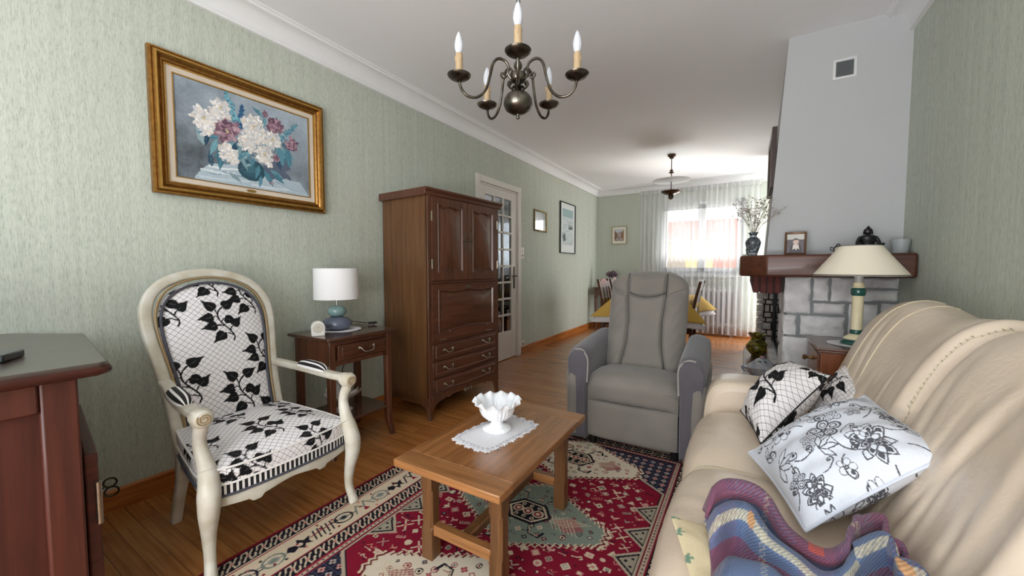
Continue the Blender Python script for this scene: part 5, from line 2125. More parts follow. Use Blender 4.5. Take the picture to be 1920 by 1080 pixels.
# milk-glass bowl
MILK = M('milk_glass', (240, 242, 246), 0.14, coat=0.6, noise=0.02, nscale=8)
bcx, bcy, bz = -.897, 1.352, kz + .0042
b = MB()
prof = [(.0, 0), (.058, .0), (.061, .004), (.060, .012), (.050, .018), (.032, .024), (.026, .032), (.030, .042), (.050, .052), (.066, .068), (.074, .088), (.078, .104), (.086, .118), (.097, .128), (.101, .133),
        (.097, .1345), (.084, .124), (.073, .108), (.068, .088), (.058, .070), (.040, .058), (.001, .054)]


def fl_(r, z, a):
    k = max(0, min(1, (z - .100) / .034)) if r > .07 else 0
    w = sin(12 * a)
    rr2 = r
    if z < .100 and .045 < r and z > .045:
        rr2 = r * (1 + .05 * abs(sin(14 * a)) - .02)
    if z < .014 and r > .05:
        rr2 = r * (1 + .02 * sin(34 * a))
    return rr2 * (1 + .050 * k * w + .02 * k), z - .007 * k * w - .004 * k


b.lathe(prof, 170, (bcx, bcy, bz), fn=fl_, cap0=True, cap1=True)
bw = b.build('bowl', MILK, loc=(bcx, bcy, bz), smooth=60)
tag(bw, 'white milk-glass bowl with ruffled rim and foot, on the lace runner', 'bowl')

# ================================================================== RECLINER
SUEL = M('taupe_suede', (127, 121, 114), 0.85, noise=0.14, nscale=6, sheen=0.3, bump=0.12, bscale=400)
SUED = M('charcoal_suede', (90, 86, 92), 0.85, noise=0.12, nscale=7, sheen=0.35, bump=0.12, bscale=400)
SEAM = M('seam_dark', (70, 67, 66), 0.8)
PIPE = M('pale_piping', (150, 146, 142), 0.8)
RXc = -.572
rec = thing('recliner', 'grey suede recliner armchair standing on the far end of the rug', 'recliner', (RXc, 2.6, 0.009), radians(1.8), local=True)
# local: origin at chair centre on floor; x to the chair's width (viewer's right +), y away from the viewer. front at y=-.34


def gauss(x, s):
    return np.exp(-(x / s) ** 2)


nu, nv_ = 131, 181
U = np.linspace(-1, 1, nu)[:, None]
W = np.linspace(0, 1, nv_)[None, :]
ztp = 1.082 - .008 * U ** 2 - .035 * np.abs(U) ** 7
Z = .40 + W * (ztp - .40)
hwid = .258 + .006 * np.sin(W * pi) + 0 * U - .004 * W
hwid = hwid * (1 - .22 * np.clip((W - .90) / .10, 0, 1) ** 2.4) * (1 - .06 * np.clip((.86 - W) / .86, 0, 1))
X = U * hwid
edge = (1 - np.abs(U) ** 5) ** .5 * np.clip(1 - (np.clip(W - .90, 0, 1) / .10) ** 2.4, 0, 1) ** .5
thick = .075
zz = Z
seamx = np.interp(zz, [.40, .46, .60, .75, .92, 1.1], [.150, .138, .112, .108, .124, .126])
zs_ = .905 + .028 * (X / .12) ** 2 * (np.abs(X) < .2) - .0
zhead = .908 + .030 * np.clip(np.abs(X) / .126, 0, 1) ** 2
g = .024 * gauss(np.abs(X) - seamx, .010)
g = g + .026 * gauss(zz - zhead, .009) * (np.abs(X) < .126)
zsh = .915 + .05 * np.clip((np.abs(X) - .126) / .13, 0, 1)
g = g + .014 * gauss(zz - zsh, .010) * (np.abs(X) > .126)
puff = .020 * np.cos(np.clip((np.abs(X) - .19) / .08, -1, 1) * pi / 2) * (zz < .93) + .030 * np.cos(np.clip(X / .126, -1, 1) * pi / 2) ** .6 * (zz > .9) * np.sin(np.clip((zz - .905) / .18, 0, 1) * pi) ** .6
puff = puff + .018 * np.cos(np.clip(X / .12, -1, 1) * pi / 2) * np.sin(np.clip((zz - .42) / .49, 0, 1) * pi)
wr = .0025 * np.sin(zz * 70 + 6 * np.sin(X * 16)) * gauss(np.abs(X) - .2, .06) * (zz < .9)
yb = .03 + (zz - .40) * .30
Yf = yb - edge * (thick + puff - g + wr)
Yb = yb + edge * .075
Pf = np.stack([X + 0 * Z, Yf, Z + 0 * X], -1)
Pb = np.stack([X + 0 * Z, Yb, Z + 0 * X], -1)
bkr = grid_obj('backrest', Pf, SUEL, rec, flip=True, second=(Pb, None, None, False))


def yfront(x, z):
    i = int(np.clip((x / .262 + 1) / 2 * (nu - 1), 0, nu - 1)); j = int(np.clip((z - .40) / .68 * (nv_ - 1), 0, nv_ - 1))
    return float(Yf[i, j])


b = MB()
for s in (-1, 1):
    zl = np.linspace(.44, 1.066, 40)
    b.tube([(s * float(np.interp(z, [.40, .46, .60, .75, .92, 1.1], [.150, .138, .112, .108, .124, .126])), yfront(s * float(np.interp(z, [.40, .46, .60, .75, .92, 1.1], [.150, .138, .112, .108, .124, .126])), z) - .001, z) for z in zl], .0022, 6)
b.tube([(x, yfront(x, .908 + .030 * (abs(x) / .126) ** 2) - .001, .908 + .030 * (abs(x) / .126) ** 2) for x in np.linspace(-.124, .124, 25)], .0022, 6)
b.build('seam', SEAM, bkr)

# seat: one cushion that rolls over the front, footrest panel below
n1, n2 = 71, 90
ss = np.linspace(-1, 1, n1)
prof = spline([(.14, .415), (.0, .455), (-.15, .475), (-.25, .475), (-.315, .455), (-.345, .41), (-.350, .36), (-.345, .315), (-.32, .30), (-.25, .297)], 12)
P = np.zeros((n1, len(prof), 3))
for i, s in enumerate(ss):
    e = (1 - abs(s) ** 8)
    for j, (y, z) in enumerate(prof):
        k = (1 - abs(s) ** 3.2)
        P[i, j] = (s * .262, y * (1) - (.012 * k - .018 * (1 - e)) * (1 if y < -.2 else 0) * (-y / .35) * 1.0, z - .030 * (1 - e) - .012 * (abs(s) ** 3) * (z > .40) + .0012 * sin(22 * s + 30 * y))
grid_obj('seat_cushion', P, SUEL, rec)
prof = spline([(-.27, .300), (-.330, .296), (-.350, .275), (-.353, .20), (-.348, .12), (-.338, .075), (-.31, .062), (-.2, .06)], 10)
P = np.zeros((n1, len(prof), 3))
for i, s in enumerate(ss):
    for j, (y, z) in enumerate(prof):
        P[i, j] = (s * .260, y - (.006 * (1 - s * s) - .016 * abs(s) ** 10) * (y < -.25), z)
grid_obj('footrest', P, SUEL, rec)
b = MB(); b.box(-.27, -.30, .05, .27, .32, .29)
b.build('base', SUED, rec, bevel=0.02)

for s in (-1, 1):
    # arm: loft of cross-sections from front to rear
    R, cols_ = [], []
    secs = []
    ysec = [-.352, -.348, -.335, -.31, -.27, -.2, -.1, .0, .1, .2, .27, .30, .315]
    for y in ysec:
        t = (y + .352) / .667
        e = min(1, max(0, (y + .352) / .05)) ** .5
        er = min(1, max(0, (.315 - y) / .05)) ** .5
        top = .600 + .055 * t ** .8 - .022 * (1 - e) - .03 * (1 - er)
        xo, xi = .385 + .006 * sin(pi * t), .255
        sh = .010 * (1 - e) + .01 * (1 - er)
        pl = [(xo - .008 - sh, .05), (xo - sh, .07), (xo - .004 - sh, .28), (xo + .006 - sh, .46), (xo + .010 - sh, .53), (xo + .006 - sh, top - .045), (xo - .012 - sh, top - .016), (xo - .045, top), (xo - .085, top + .004), (xi + .012 + sh, top - .012), (xi - .002 + sh, top - .045),
              (xi + sh, top - .10), (xi + .008 + sh, .40), (xi + .010 + sh, .07), (xi + .015 + sh, .05)]
        q = spline(pl, 3)
        secs.append([(s * x, y, z) for x, z in q])
    b = MB(); b.rings(secs)
    a_ = b.build('armrest', SUED, rec, smooth=60)
    # pale outer side panel
    nY, nZ = 44, 26
    P = np.zeros((nY, nZ, 3))
    pathp = spline([(.318, -.353), (.345, -.357), (.375, -.352), (.396, -.330), (.400, -.28), (.402, -.1), (.402, .1), (.400, .28)], 8)
    pdp = np.r_[0, np.cumsum(np.hypot(*np.diff(np.array(pathp), axis=0).T))]
    for i in range(nY):
        w = i / (nY - 1)
        px0 = np.interp(w * pdp[-1], pdp, [p[0] for p in pathp]); py0 = np.interp(w * pdp[-1], pdp, [p[1] for p in pathp])
        zt = .462 + .015 * w - .03 * max(0, 1 - w / .06)
        for j in range(nZ):
            z = .055 + (zt - .055) * j / (nZ - 1)
            e = 1 - max(abs(2 * w - 1) ** 24, abs(2 * j / (nZ - 1) - 1) ** 14)
            P[i, j] = (s * (px0 - .010 * (1 - e) + .008 * max(0, (z - .30) / .2)), py0 + .010 * (1 - e) * (w < .1), z)
    grid_obj('side_panel', P, SUEL, a_, flip=(s < 0))
    b = MB()
    ctop = spline([(.262, .40), (.258, .50), (.262, .555), (.285, .588), (.315, .600), (.345, .596)], 6)
    b.tube([(s * x, -.345 + .012 * (z > .58), z) for x, z in ctop], .006, 8)
    b.build('front_piping', PIPE, a_)
for (x, y) in ((-.24, -.27), (.24, -.27), (-.24, .26), (.24, .26)):
    b = MB(); b.lathe([(0, 0), (.022, 0), (.026, .055), (0, .055)], 14, (x, y, 0))
    b.build('foot', M('black_plastic'), rec)

# ================================================================== SOFA
def leather_mat():
    m, n, l, b = principled('cream_leather')
    tc = n.new('ShaderNodeTexCoord')
    n1 = n.new('ShaderNodeTexNoise'); n1.inputs['Scale'].default_value = 4; n1.inputs['Detail'].default_value = 4
    l.new(tc.outputs['Object'], n1.inputs['Vector'])
    mx = n.new('ShaderNodeMix'); mx.data_type = 'RGBA'
    l.new(n1.outputs['Fac'], mx.inputs['Factor'])
    mx.inputs['A'].default_value = (*lin((210, 192, 170)), 1); mx.inputs['B'].default_value = (*lin((219, 203, 184)), 1)
    l.new(mx.outputs['Result'], b.inputs['Base Color'])
    b.inputs['Roughness'].default_value = 0.36
    b.inputs['Specular IOR Level'].default_value = 0.5
    b.inputs['Coat Weight'].default_value = 0.15; b.inputs['Coat Roughness'].default_value = 0.25
    v = n.new('ShaderNodeTexVoronoi'); v.inputs['Scale'].default_value = 420
    l.new(tc.outputs['Object'], v.inputs['Vector'])
    n2 = n.new('ShaderNodeTexNoise'); n2.inputs['Scale'].default_value = 26; n2.inputs['Detail'].default_value = 5; n2.inputs['Distortion'].default_value = 1.2
    l.new(tc.outputs['Object'], n2.inputs['Vector'])
    b1 = n.new('ShaderNodeBump'); b1.inputs['Strength'].default_value = 0.06; b1.inputs['Distance'].default_value = 0.002
    l.new(v.outputs['Distance'], b1.inputs['Height'])
    b2 = n.new('ShaderNodeBump'); b2.inputs['Strength'].default_value = 0.16; b2.inputs['Distance'].default_value = 0.01
    l.new(n2.outputs['Fac'], b2.inputs['Height']); l.new(b1.outputs['Normal'], b2.inputs['Normal'])
    l.new(b2.outputs['Normal'], b.inputs['Normal'])
    return m


LEA = leather_mat()
STITCH = M('cream_stitching', (216, 204, 178), 0.6, noise=0.25, nscale=500)
sofa = thing('sofa', 'cream leather sofa with puffy back along the right wall', 'sofa', (.3, 1.15, 0))
Y0, Y1 = .04, 2.29
seams = [.86, 1.475]
bp_ = spline([(.225, .36), (.285, .47), (.335, .58), (.375, .68), (.415, .78), (.46, .87), (.515, .94), (.575, .972), (.635, .968), (.69, .935), (.725, .87), (.742, .75), (.748, .5), (.748, .10)], 8)
bp_ = np.array(bp_)
d = np.r_[0, np.cumsum(np.hypot(*np.diff(bp_, axis=0).T))]
nt = 110
t = np.linspace(0, d[-1], nt)
bx_, bz_ = np.interp(t, d, bp_[:, 0]), np.interp(t, d, bp_[:, 1])
tx_, tz_ = np.gradient(bx_), np.gradient(bz_)
ln = np.hypot(tx_, tz_)
nxn, nzn = -tz_ / ln, tx_ / ln
ns = 460
S = np.linspace(Y0, Y1, ns)[:, None]
tn = (t / d[-1])[None, :]
o_ = 0.0 * S + 0 * tn
fr_ = np.exp(-((tn - .30) / .24) ** 2)          # front of the back
for sk in seams:
    o_ = o_ - .034 * np.exp(-((S - sk) / .030) ** 2) * (tn < .72) - .020 * np.exp(-((S - sk) / .11) ** 2) * (tn < .72)
    o_ = o_ + .012 * np.exp(-((S - sk - .055) / .03) ** 2) * (tn < .6)
ph = np.cos((S - .55) * 2 * pi / .615)
o_ = o_ - .010 * ph * fr_
rf = np.random.default_rng(12)
for (a_s, c_s) in ((.06, .84), (.88, 1.45), (1.50, 2.05)):
    for q_ in range(9):
        s0_ = a_s + (c_s - a_s) * (q_ + .2 + .6 * rf.random()) / 9
        s1_ = s0_ + rf.normal() * .05
        t0_, t1_ = .04 + .08 * rf.random(), .22 + .2 * rf.random()
        w_ = .010 + .014 * rf.random()
        am_ = (.002 + .0038 * rf.random())
        sc_ = s0_ + (s1_ - s0_) * np.clip((tn - t0_) / (t1_ - t0_), 0, 1) + .012 * np.sin(tn * 19 + q_)
        o_ = o_ - am_ * np.exp(-((S - sc_) / w_) ** 2) * np.clip((tn - t0_) / .05 + .5, 0, 1) * np.clip((t1_ - tn) / .10, 0, 1) + .6 * am_ * np.exp(-((S - sc_ - 1.8 * w_) / (1.5 * w_)) ** 2) * np.clip((tn - t0_) / .05 + .5, 0, 1) * np.clip((t1_ - tn) / .10, 0, 1)
o_ = o_ + .012 * np.exp(-((tn - .47) / .10) ** 2) * np.cos((S - .55) * 2 * pi / .615 + pi) * .6
# head-roll crease low on the crest
o_ = o_ - .010 * np.exp(-((tn - (.395 + .02 * np.sin(S * 10))) / .02) ** 2) * np.exp(-((np.abs(((S - .25) % .615) - .3075)) / .2) ** 2) * 0.6
endr = np.clip((Y1 - S) / .07, 0, 1) ** .45
endr2 = np.clip((S - Y0) / .07, 0, 1) ** .45
er = np.minimum(endr, endr2)
cxb, czb = .62, .55
Xs = bx_[None, :] + nxn[None, :] * o_
Zs = bz_[None, :] + nzn[None, :] * o_
Xs = cxb + (Xs - cxb) * (.80 + .20 * er); Zs = np.where(Zs > czb, czb + (Zs - czb) * (.86 + .14 * er), Zs)
Xs = np.minimum(Xs, .752)
Pb = np.stack([Xs, S + 0 * tn, Zs], -1)
bk = grid_obj('backrest', Pb, LEA, sofa, flip=True)
b = MB()
for k in (0, ns - 1):
    ring = [tuple(p) for p in Pb[k]]
    b.add(ring, [tuple(range(len(ring)))])
b.build('back_end', LEA, bk, smooth=0)


def backpt(y, j, out=.002):
    i = int(np.clip((y - Y0) / (Y1 - Y0) * (ns - 1), 0, ns - 1))
    return (float(Pb[i, j, 0] + nxn[j] * out), float(y), float(Pb[i, j, 2] + nzn[j] * out))


for sk, wob in ((.86, .0), (1.475, .0), (2.06, .03), (1.90, .06)):
    b = MB()
    pts_ = []
    js = range(6, 62) if wob == 0 else range(14, 52)
    for j in js:
        u = (j - 6) / 56
        y = sk + (.035 * sin(u * pi) if wob == 0 else wob * u * 1.4)
        pts_.append(backpt(y, j))
    b.tube(pts_, .0032 if wob == 0 else .0022, 6)
    if wob == 0:
        for j in js:
            for h in (0, .5):
                u = (j - 6) / 56
                y = sk + .035 * sin(u * pi)
                q = backpt(y, j, .003)
                b.tube([(q[0], q[1] - .004, q[2]), (q[0] - .001, q[1] + .004, q[2] + .002)], .0017, 5)
    b.build('stitched_seam', STITCH, bk)

segs = [(.25, .86), (.86, 1.465), (1.465, 2.055)]
sp_ = np.array(spline([(.36, .40), (.29, .425), (.20, .445), (.08, .455), (-.03, .455), (-.10, .442), (-.15, .412), (-.175, .365), (-.180, .31), (-.170, .25), (-.165, .18)], 8))
for (a, c) in segs:
    n1 = 110
    ss = np.linspace(-1, 1, n1)
    P = np.zeros((n1, len(sp_), 3))
    for i, s in enumerate(ss):
        e = (1 - abs(s) ** 7)
        bul = 1 - abs(s) ** 2.2
        for j, (x, z) in enumerate(sp_):
            fr = min(1, max(0, (.12 - x) / .3))
            wv = .0020 * sin(60 * x + 7 * s + 3 * sin(5 * s)) * fr * (abs(s) < .9)
            P[i, j] = (x - (.014 * bul - .022 * (1 - e)) * fr + wv * .5, (a + c) / 2 + s * (c - a) / 2 * (1 - .0), z + (.018 * bul - .034 * (1 - e)) * (z > .30) * min(1, (x + .2) / .15) + wv)
    so_ = grid_obj('seat_cushion', P, LEA, sofa, flip=True)
    for sg in (-1, 1):
        b = MB()
        pts_ = [tuple(P[int((1 + sg * .955) / 2 * (n1 - 1)), j] + np.array((-.001, 0, .002))) for j in range(6, len(sp_) - 10)]
        b.tube(pts_, .0022, 6)
        b.build('seam', STITCH, so_)
b = MB(); b.box(-.150, .10, .05, .70, 2.24, .38)
b.build('base', LEA, sofa, bevel=0.03, seg=3)
for x in (-.08, .62):
    for y in (.14, 2.2):
        b = MB()
        b.lathe([(0, 0), (.022, 0), (.028, .055), (0, .055)], 14, (x, y, .009 if (x < .0) else 0))
        b.build('foot', M('black_plastic'), sofa)

# arms
for (y0, y1) in ((2.06, 2.285), (.03, .25)):
    ysec = np.linspace(0, 1, 26)
    apr = np.array(spline([(.42, .10), (.42, .50), (.38, .565), (.25, .580), (.05, .582), (-.06, .578), (-.115, .555), (-.145, .51), (-.160, .43), (-.165, .30), (-.165, .08)], 8))
    P = np.zeros((len(ysec), len(apr), 3))
    for i, s in enumerate(ysec):
        u = 2 * s - 1
        e = (1 - abs(u) ** 5) ** .5
        for j, (x, z) in enumerate(apr):
            P[i, j] = (.15 + (x - .15) * (.90 + .10 * e), (y0 + y1) / 2 + u * (y1 - y0) / 2, .08 + (z - .08) * (.915 + .085 * e) if z > .3 else z)
    o = grid_obj('armrest', P, LEA, sofa, flip=True)
    b = MB()
    for k in (0, -1):
        ring = [tuple(p) for p in P[k]]
        b.add(ring, [tuple(range(len(ring)))])
    b.build('arm_side', LEA, o, smooth=0)
    b = MB()
    b.tube([tuple(P[2, j] + np.array((0, 0, .001))) for j in range(10, len(apr) - 6)], .0022, 6)
    b.build('seam', STITCH, o)

# ================================================================== CUSHIONS
def pillow(name, corners, thick, mat, canvas, cw, label, cat='cushion', origin=(0, 0), n=150, group=None, sag=.10, fexp=.55, pipe=None, piper=.004, wr=.0022, rot=0, uvrot=0.0):
    """c00, c10, c11, c01 corners; bulges both ways along the normal"""
    c00, c10, c11, c01 = (np.array(c, float) for c in corners)
    u = np.linspace(0, 1, n)[:, None, None]
    v = np.linspace(0, 1, n)[None, :, None]
    # edges pulled in between the corners
    uu = u + sag * .5 * (np.sin(pi * v)) * (0.5 - u) * np.abs(2 * u - 1) ** 3 * 1.0
    vv = v + sag * .5 * (np.sin(pi * u)) * (0.5 - v) * np.abs(2 * v - 1) ** 3 * 1.0
    B = c00 * (1 - uu) * (1 - vv) + c10 * uu * (1 - vv) + c11 * uu * vv + c01 * (1 - uu) * vv
    nn = np.cross(c10 - c00, c01 - c00) + np.cross(c11 - c01, c11 - c10)
    nn = nn / np.linalg.norm(nn)
    a, c = np.abs(2 * u - 1), np.abs(2 * v - 1)
    f = ((1 - a ** 2.6) * (1 - c ** 2.6)) ** fexp
    w = wr * np.sin(31 * u + 17 * v) * np.sin(23 * v - 9 * u) * f + wr * 1.4 * np.sin(16 * (u - v) + 5 * u * v * 3) * f
    w = w - .006 * np.exp(-((u - v - .05) / .05) ** 2) * np.exp(-(np.minimum(a, c) - 1) ** 2 * 4) * f
    F = B + nn * (thick * .5 * f + w)
    G = B - nn * (thick * .5 * f)
    cen = (c00 + c10 + c11 + c01) / 4
    LU = np.linalg.norm(c10 - c00) * .5 + np.linalg.norm(c11 - c01) * .5
    LV = np.linalg.norm(c01 - c00) * .5 + np.linalg.norm(c11 - c10) * .5
    UVm = np.concatenate([u * LU + 0 * v, v * LV + 0 * u], -1)
    uvc = UVm - np.array([LU / 2, LV / 2])
    cr, sr = cos(uvrot), sin(uvrot)
    UVr = np.stack([uvc[..., 0] * cr - uvc[..., 1] * sr, uvc[..., 0] * sr + uvc[..., 1] * cr], -1) + np.array([.5 * cw, .5 * cw])
    colr = canvas.at(UVr[..., 0] + origin[0], UVr[..., 1] + origin[1])
    colg = canvas.at(UVr[..., 0] + origin[0] + .1, UVr[..., 1] + origin[1] + .1)
    o = grid_obj(name, F, mat, loc=tuple(cen), colour=colr, uv=UVr, second=(G, colg, UVr, True))
    tag(o, label, cat, group)
    if pipe:
        b = MB()
        ed = [B[i, 0] for i in range(0, n, 3)] + [B[n - 1, j] for j in range(0, n, 3)] + [B[i, n - 1] for i in range(n - 1, 0, -3)] + [B[0, j] for j in range(n - 1, 0, -3)]
        b.tube([tuple(p) for p in ed], piper, 7, closed=True)
        b.build('piping', pipe, o)
    return o


WHITEPIPE = M('white_piping')
P1C = Canvas(.44, .44, 620, (236, 232, 232))
for (x, y, h, r) in ((.165, .075, .26, -.75), (.06, .17, .13, .5), (.44, .21, .15, .2), (.20, .30, .15, .3), (.02, .02, .13, 0), (.45, .0, .14, .2)):
    sprig(P1C, x, y + .04, h, r)
pillow('cushion', [(.062, 1.61, .487), (.290, 1.875, .705), (.185, 2.165, .685), (-.005, 1.87, .512)], .17, LEAF_CLOTH, P1C, .44,
       'white trellis cushion with black leaf sprigs propped against the far sofa arm, before its twin', origin=(0, 0), pipe=M('black_piping', (30, 30, 32), .7), piper=.0025, fexp=.7, uvrot=0)
pillow('cushion', [(.355, 1.66, .50), (.475, 1.915, .615), (.375, 2.145, .70), (.235, 1.99, .52)], .13, LEAF_CLOTH, FAB, .38,
       'white trellis cushion with black leaf sprigs lying behind its twin, against the leather back', origin=(.24, .30), pipe=M('black_piping'), piper=.0025, uvrot=radians(-30))

# floral line-drawn cushion
FC = Canvas(.42, .42, 760, (226, 231, 241))
KS = .84
GR = (84, 86, 92)


def curl(x, y, s, a, f=1):
    x, y, s = x * KS, y * KS, s * KS
    def tr(p):
        return (x + s * (p[0] * cos(a) - f * p[1] * sin(a)), y + s * (p[0] * sin(a) + f * p[1] * cos(a)))
    q = [tr(p) for p in spline([(0, 0), (.35, .05), (.7, .25), (.95, .55), (.9, .85), (.65, .85), (.62, .65), (.76, .62)], 5)]
    FC.line(q, .0036, GR)
    e = tr((.74, .68)); FC.ell(e[0], e[1], s * .09, s * .09, GR)


def flower5(x, y, s, solid=True, a0=0.0):
    x, y, s = x * KS, y * KS, s * KS
    for k in range(5):
        a = a0 + 2 * pi * k / 5
        for g, c in ((1, GR), (.74, (226, 231, 241)), (.52, GR), (.34, (226, 231, 241))) if solid else ((1, GR), (.82, (226, 231, 241))):
            FC.ell(x + s * .58 * cos(a), y + s * .58 * sin(a), s * .44 * g, s * .36 * g, c, a)
    FC.ell(x, y, s * .30, s * .30, (226, 231, 241))
    for k in range(5):
        a = a0 + 2 * pi * k / 5 + .6
        FC.ell(x + s * .16 * cos(a), y + s * .16 * sin(a), s * .12, s * .09, GR, a)
    FC.ell(x, y, s * .06, s * .06, (226, 231, 241))


def peony(x, y, s, a0=0.0):
    x, y, s = x * KS, y * KS, s * KS
    for ring, nk, r, w in ((1, 9, .78, .30), (2, 8, .56, .27), (3, 6, .34, .22)):
        for k in range(nk):
            a = a0 + 2 * pi * (k + .5 * (ring % 2)) / nk
            px_, py_ = x + s * r * cos(a), y + s * r * .8 * sin(a)
            pts_ = [(px_ + s * w * (q * cos(a) - h * sin(a)), py_ + s * w * (q * sin(a) + h * cos(a))) for q, h in ((1.1, 0), (.6, .45), (.1, .7), (-.5, .5), (-.6, 0), (-.5, -.5), (.1, -.7), (.6, -.45))]
            FC.poly(pts_, (226, 231, 241)); FC.line(pts_ + pts_[:1], .0034, GR)
            if (k + ring) % 2:
                pts2 = [(px_ + (p[0] - px_) * .62, py_ + (p[1] - py_) * .62) for p in pts_]
                FC.poly(pts2, GR)
    FC.ell(x, y, s * .14, s * .14, GR)


def cloud(x, y, s, a):
    x, y, s = x * KS, y * KS, s * KS
    for k, (dx, dy, r) in enumerate(((-.9, .2, .42), (-.45, .5, .46), (.1, .62, .46), (.6, .4, .4), (-.7, -.25, .36), (-.25, .05, .4), (.3, .1, .36))):
        px_, py_ = x + s * (dx * cos(a) - dy * sin(a)), y + s * (dx * sin(a) + dy * cos(a))
        for g, c in ((1, GR), (.84, (226, 231, 241)), (.55, GR), (.42, (226, 231, 241))):
            FC.ell(px_, py_, s * r * g, s * r * g * .8, c, a)
        FC.ell(px_, py_, s * .06, s * .06, GR)


def lilyleaf(x, y, s, a):
    x, y, s = x * KS, y * KS, s * KS
    for da in (-.7, 0, .7, 1.5):
        pts_ = [(x + s * (q * cos(a + da) - h * sin(a + da)), y + s * (q * sin(a + da) + h * cos(a + da))) for q, h in ((0, 0), (.4, .16), (.75, .12), (1, 0), (.75, -.12), (.4, -.16))]
        FC.poly(pts_, (226, 231, 241)); FC.line(pts_ + pts_[:1], .003, GR)


cloud(.225, .275, .055, .6); flower5(.285, .245, .062, True, .3)
cloud(.31, .165, .045, -.5)
peony(.415, .335, .072, .2); flower5(.375, .33, .022, False)
flower5(.155, .125, .042, False, .2); FC.ell(.155 * KS, .125 * KS, .011, .011, GR)
peony(.10, .36, .048, 1.0)
peony(.30, .47, .05, .5)
lilyleaf(.06, .20, .075, .9); lilyleaf(.36, .19, .06, 1.2); lilyleaf(.20, .46, .05, .2)
cloud(.40, .45, .032, .3); peony(.47, .10, .05, .3); flower5(.46, .22, .03, False)
for (x, y, s, a, f) in ((.12, .10, .07, 3.4, 1), (.19, .36, .07, .6, 1), (.15, .33, .06, 2.6, -1), (.33, .25, .08, -.3, 1), (.25, .09, .07, -.5, 1), (.04, .30, .06, 1.9, 1), (.30, .38, .07, 1.9, 1), (.38, .39, .06, .7, 1), (.24, .40, .06, 2.4, 1),
                        (.10, .24, .06, 0.6, -1), (.42, .24, .06, -1.0, 1), (.33, .08, .06, .2, -1), (.14, .44, .06, 1.0, 1), (.05, .47, .05, .3, 1), (.46, .42, .05, 1.2, -1), (.06, .06, .05, .6, 1), (.20, .20, .05, 3.6, 1), (.41, .07, .05, 2.2, 1)):
    curl(x, y, s, a, f)
lilyleaf(.285, .045, .07, .6); flower5(.40, .065, .036, True, .3); peony(.05, .10, .04, .4); lilyleaf(.17, .03, .05, 1.0); flower5(.03, .26, .03, False); cloud(.09, .44, .035, .8); flower5(.25, .37, .028, True, .5); lilyleaf(.12, .28, .045, 2.0)
for (x, y, s, a, f) in ((.34, .10, .06, .8, 1), (.23, .06, .05, 2.6, 1), (.10, .055, .05, .2, 1), (.44, .15, .05, 1.4, 1), (.02, .17, .05, .3, 1), (.35, .28, .05, 2.8, -1), (.18, .30, .05, 4.6, 1), (.46, .02, .05, 2.0, 1)):
    curl(x, y, s, a, f)
pillow('cushion', [(.025, 1.50, .492), (.135, 1.095, .505), (.418, 1.262, .690), (.360, 1.735, .678)], .165, painted('printed_cotton', 0.8, bump=0.2, bscale=500, spec=0.2), FC, .42,
       'large white cushion printed with grey line-drawn flowers, lying on the middle of the sofa', origin=(0, 0), n=300, pipe=M('pale_blue_piping', (214, 220, 232), .7), piper=.0045, wr=.0026, fexp=.68, uvrot=radians(0))

# cream cushion with green sprigs, mostly under the blanket
GC = Canvas(.40, .40, 420, (226, 210, 172))
for i in range(5):
    for j in range(5):
        x, y = .05 + i * .085 + (j % 2) * .04, .04 + j * .08
        for a in (.3, 1.3, 2.4, 4.2):
            GC.ell(x + .010 * cos(a), y + .010 * sin(a), .0085, .0035, (116, 146, 124), a)
        GC.line([(x, y), (x + .012, y - .012)], .0025, (116, 146, 124))
pillow('cushion', [(-.150, 1.035, .478), (-.015, .60, .478), (.28, .62, .478), (.24, 1.06, .478)], .055, painted('cream_cotton', 0.85, bump=0.2, bscale=400), GC, .42,
       'cream cushion with small green sprigs under the tartan blanket at the sofa edge', n=120)

# tartan blanket, loosely folded
TC = Canvas(.62, .50, 420, (100, 110, 134))
for (x0, x1, c) in ((0, .06, (122, 82, 102)), (.06, .075, (70, 76, 104)), (.13, .145, (180, 176, 160)), (.22, .30, (124, 84, 104)), (.30, .315, (76, 82, 112)), (.38, .395, (202, 196, 176)), (.46, .54, (118, 78, 100)), (.54, .555, (78, 86, 112)), (.59, .605, (180, 176, 160))):
    TC.rect(x0, 0, x1, .5, c)
TC2 = Canvas(.62, .50, 420, (92, 110, 144))
for (y0, y1, c) in ((.0, .085, (118, 76, 96)), (.085, .10, (150, 90, 110)), (.128, .142, (190, 186, 164)), (.165, .18, (76, 92, 130)), (.205, .217, (186, 182, 164)), (.24, .31, (116, 74, 96)), (.31, .325, (86, 96, 124)), (.36, .375, (200, 198, 184)), (.42, .50, (110, 118, 140))):
    TC2.rect(0, y0, .62, y1, c)
tw = (np.add.outer(np.arange(TC.H), np.arange(TC.W)) // 2) % 2
TC.a = np.where(tw[..., None] == 0, TC.a, TC2.a) * .45 + TC2.a * .55
for (x, y) in ((.10, .135), (.27, .135), (.10, .21), (.43, .135), (.30, .05), (.50, .21)):
    TC.ell(x, y, .012, .008, (190, 146, 106))
TC.rect(.245, .035, .275, .08, (176, 84, 78))


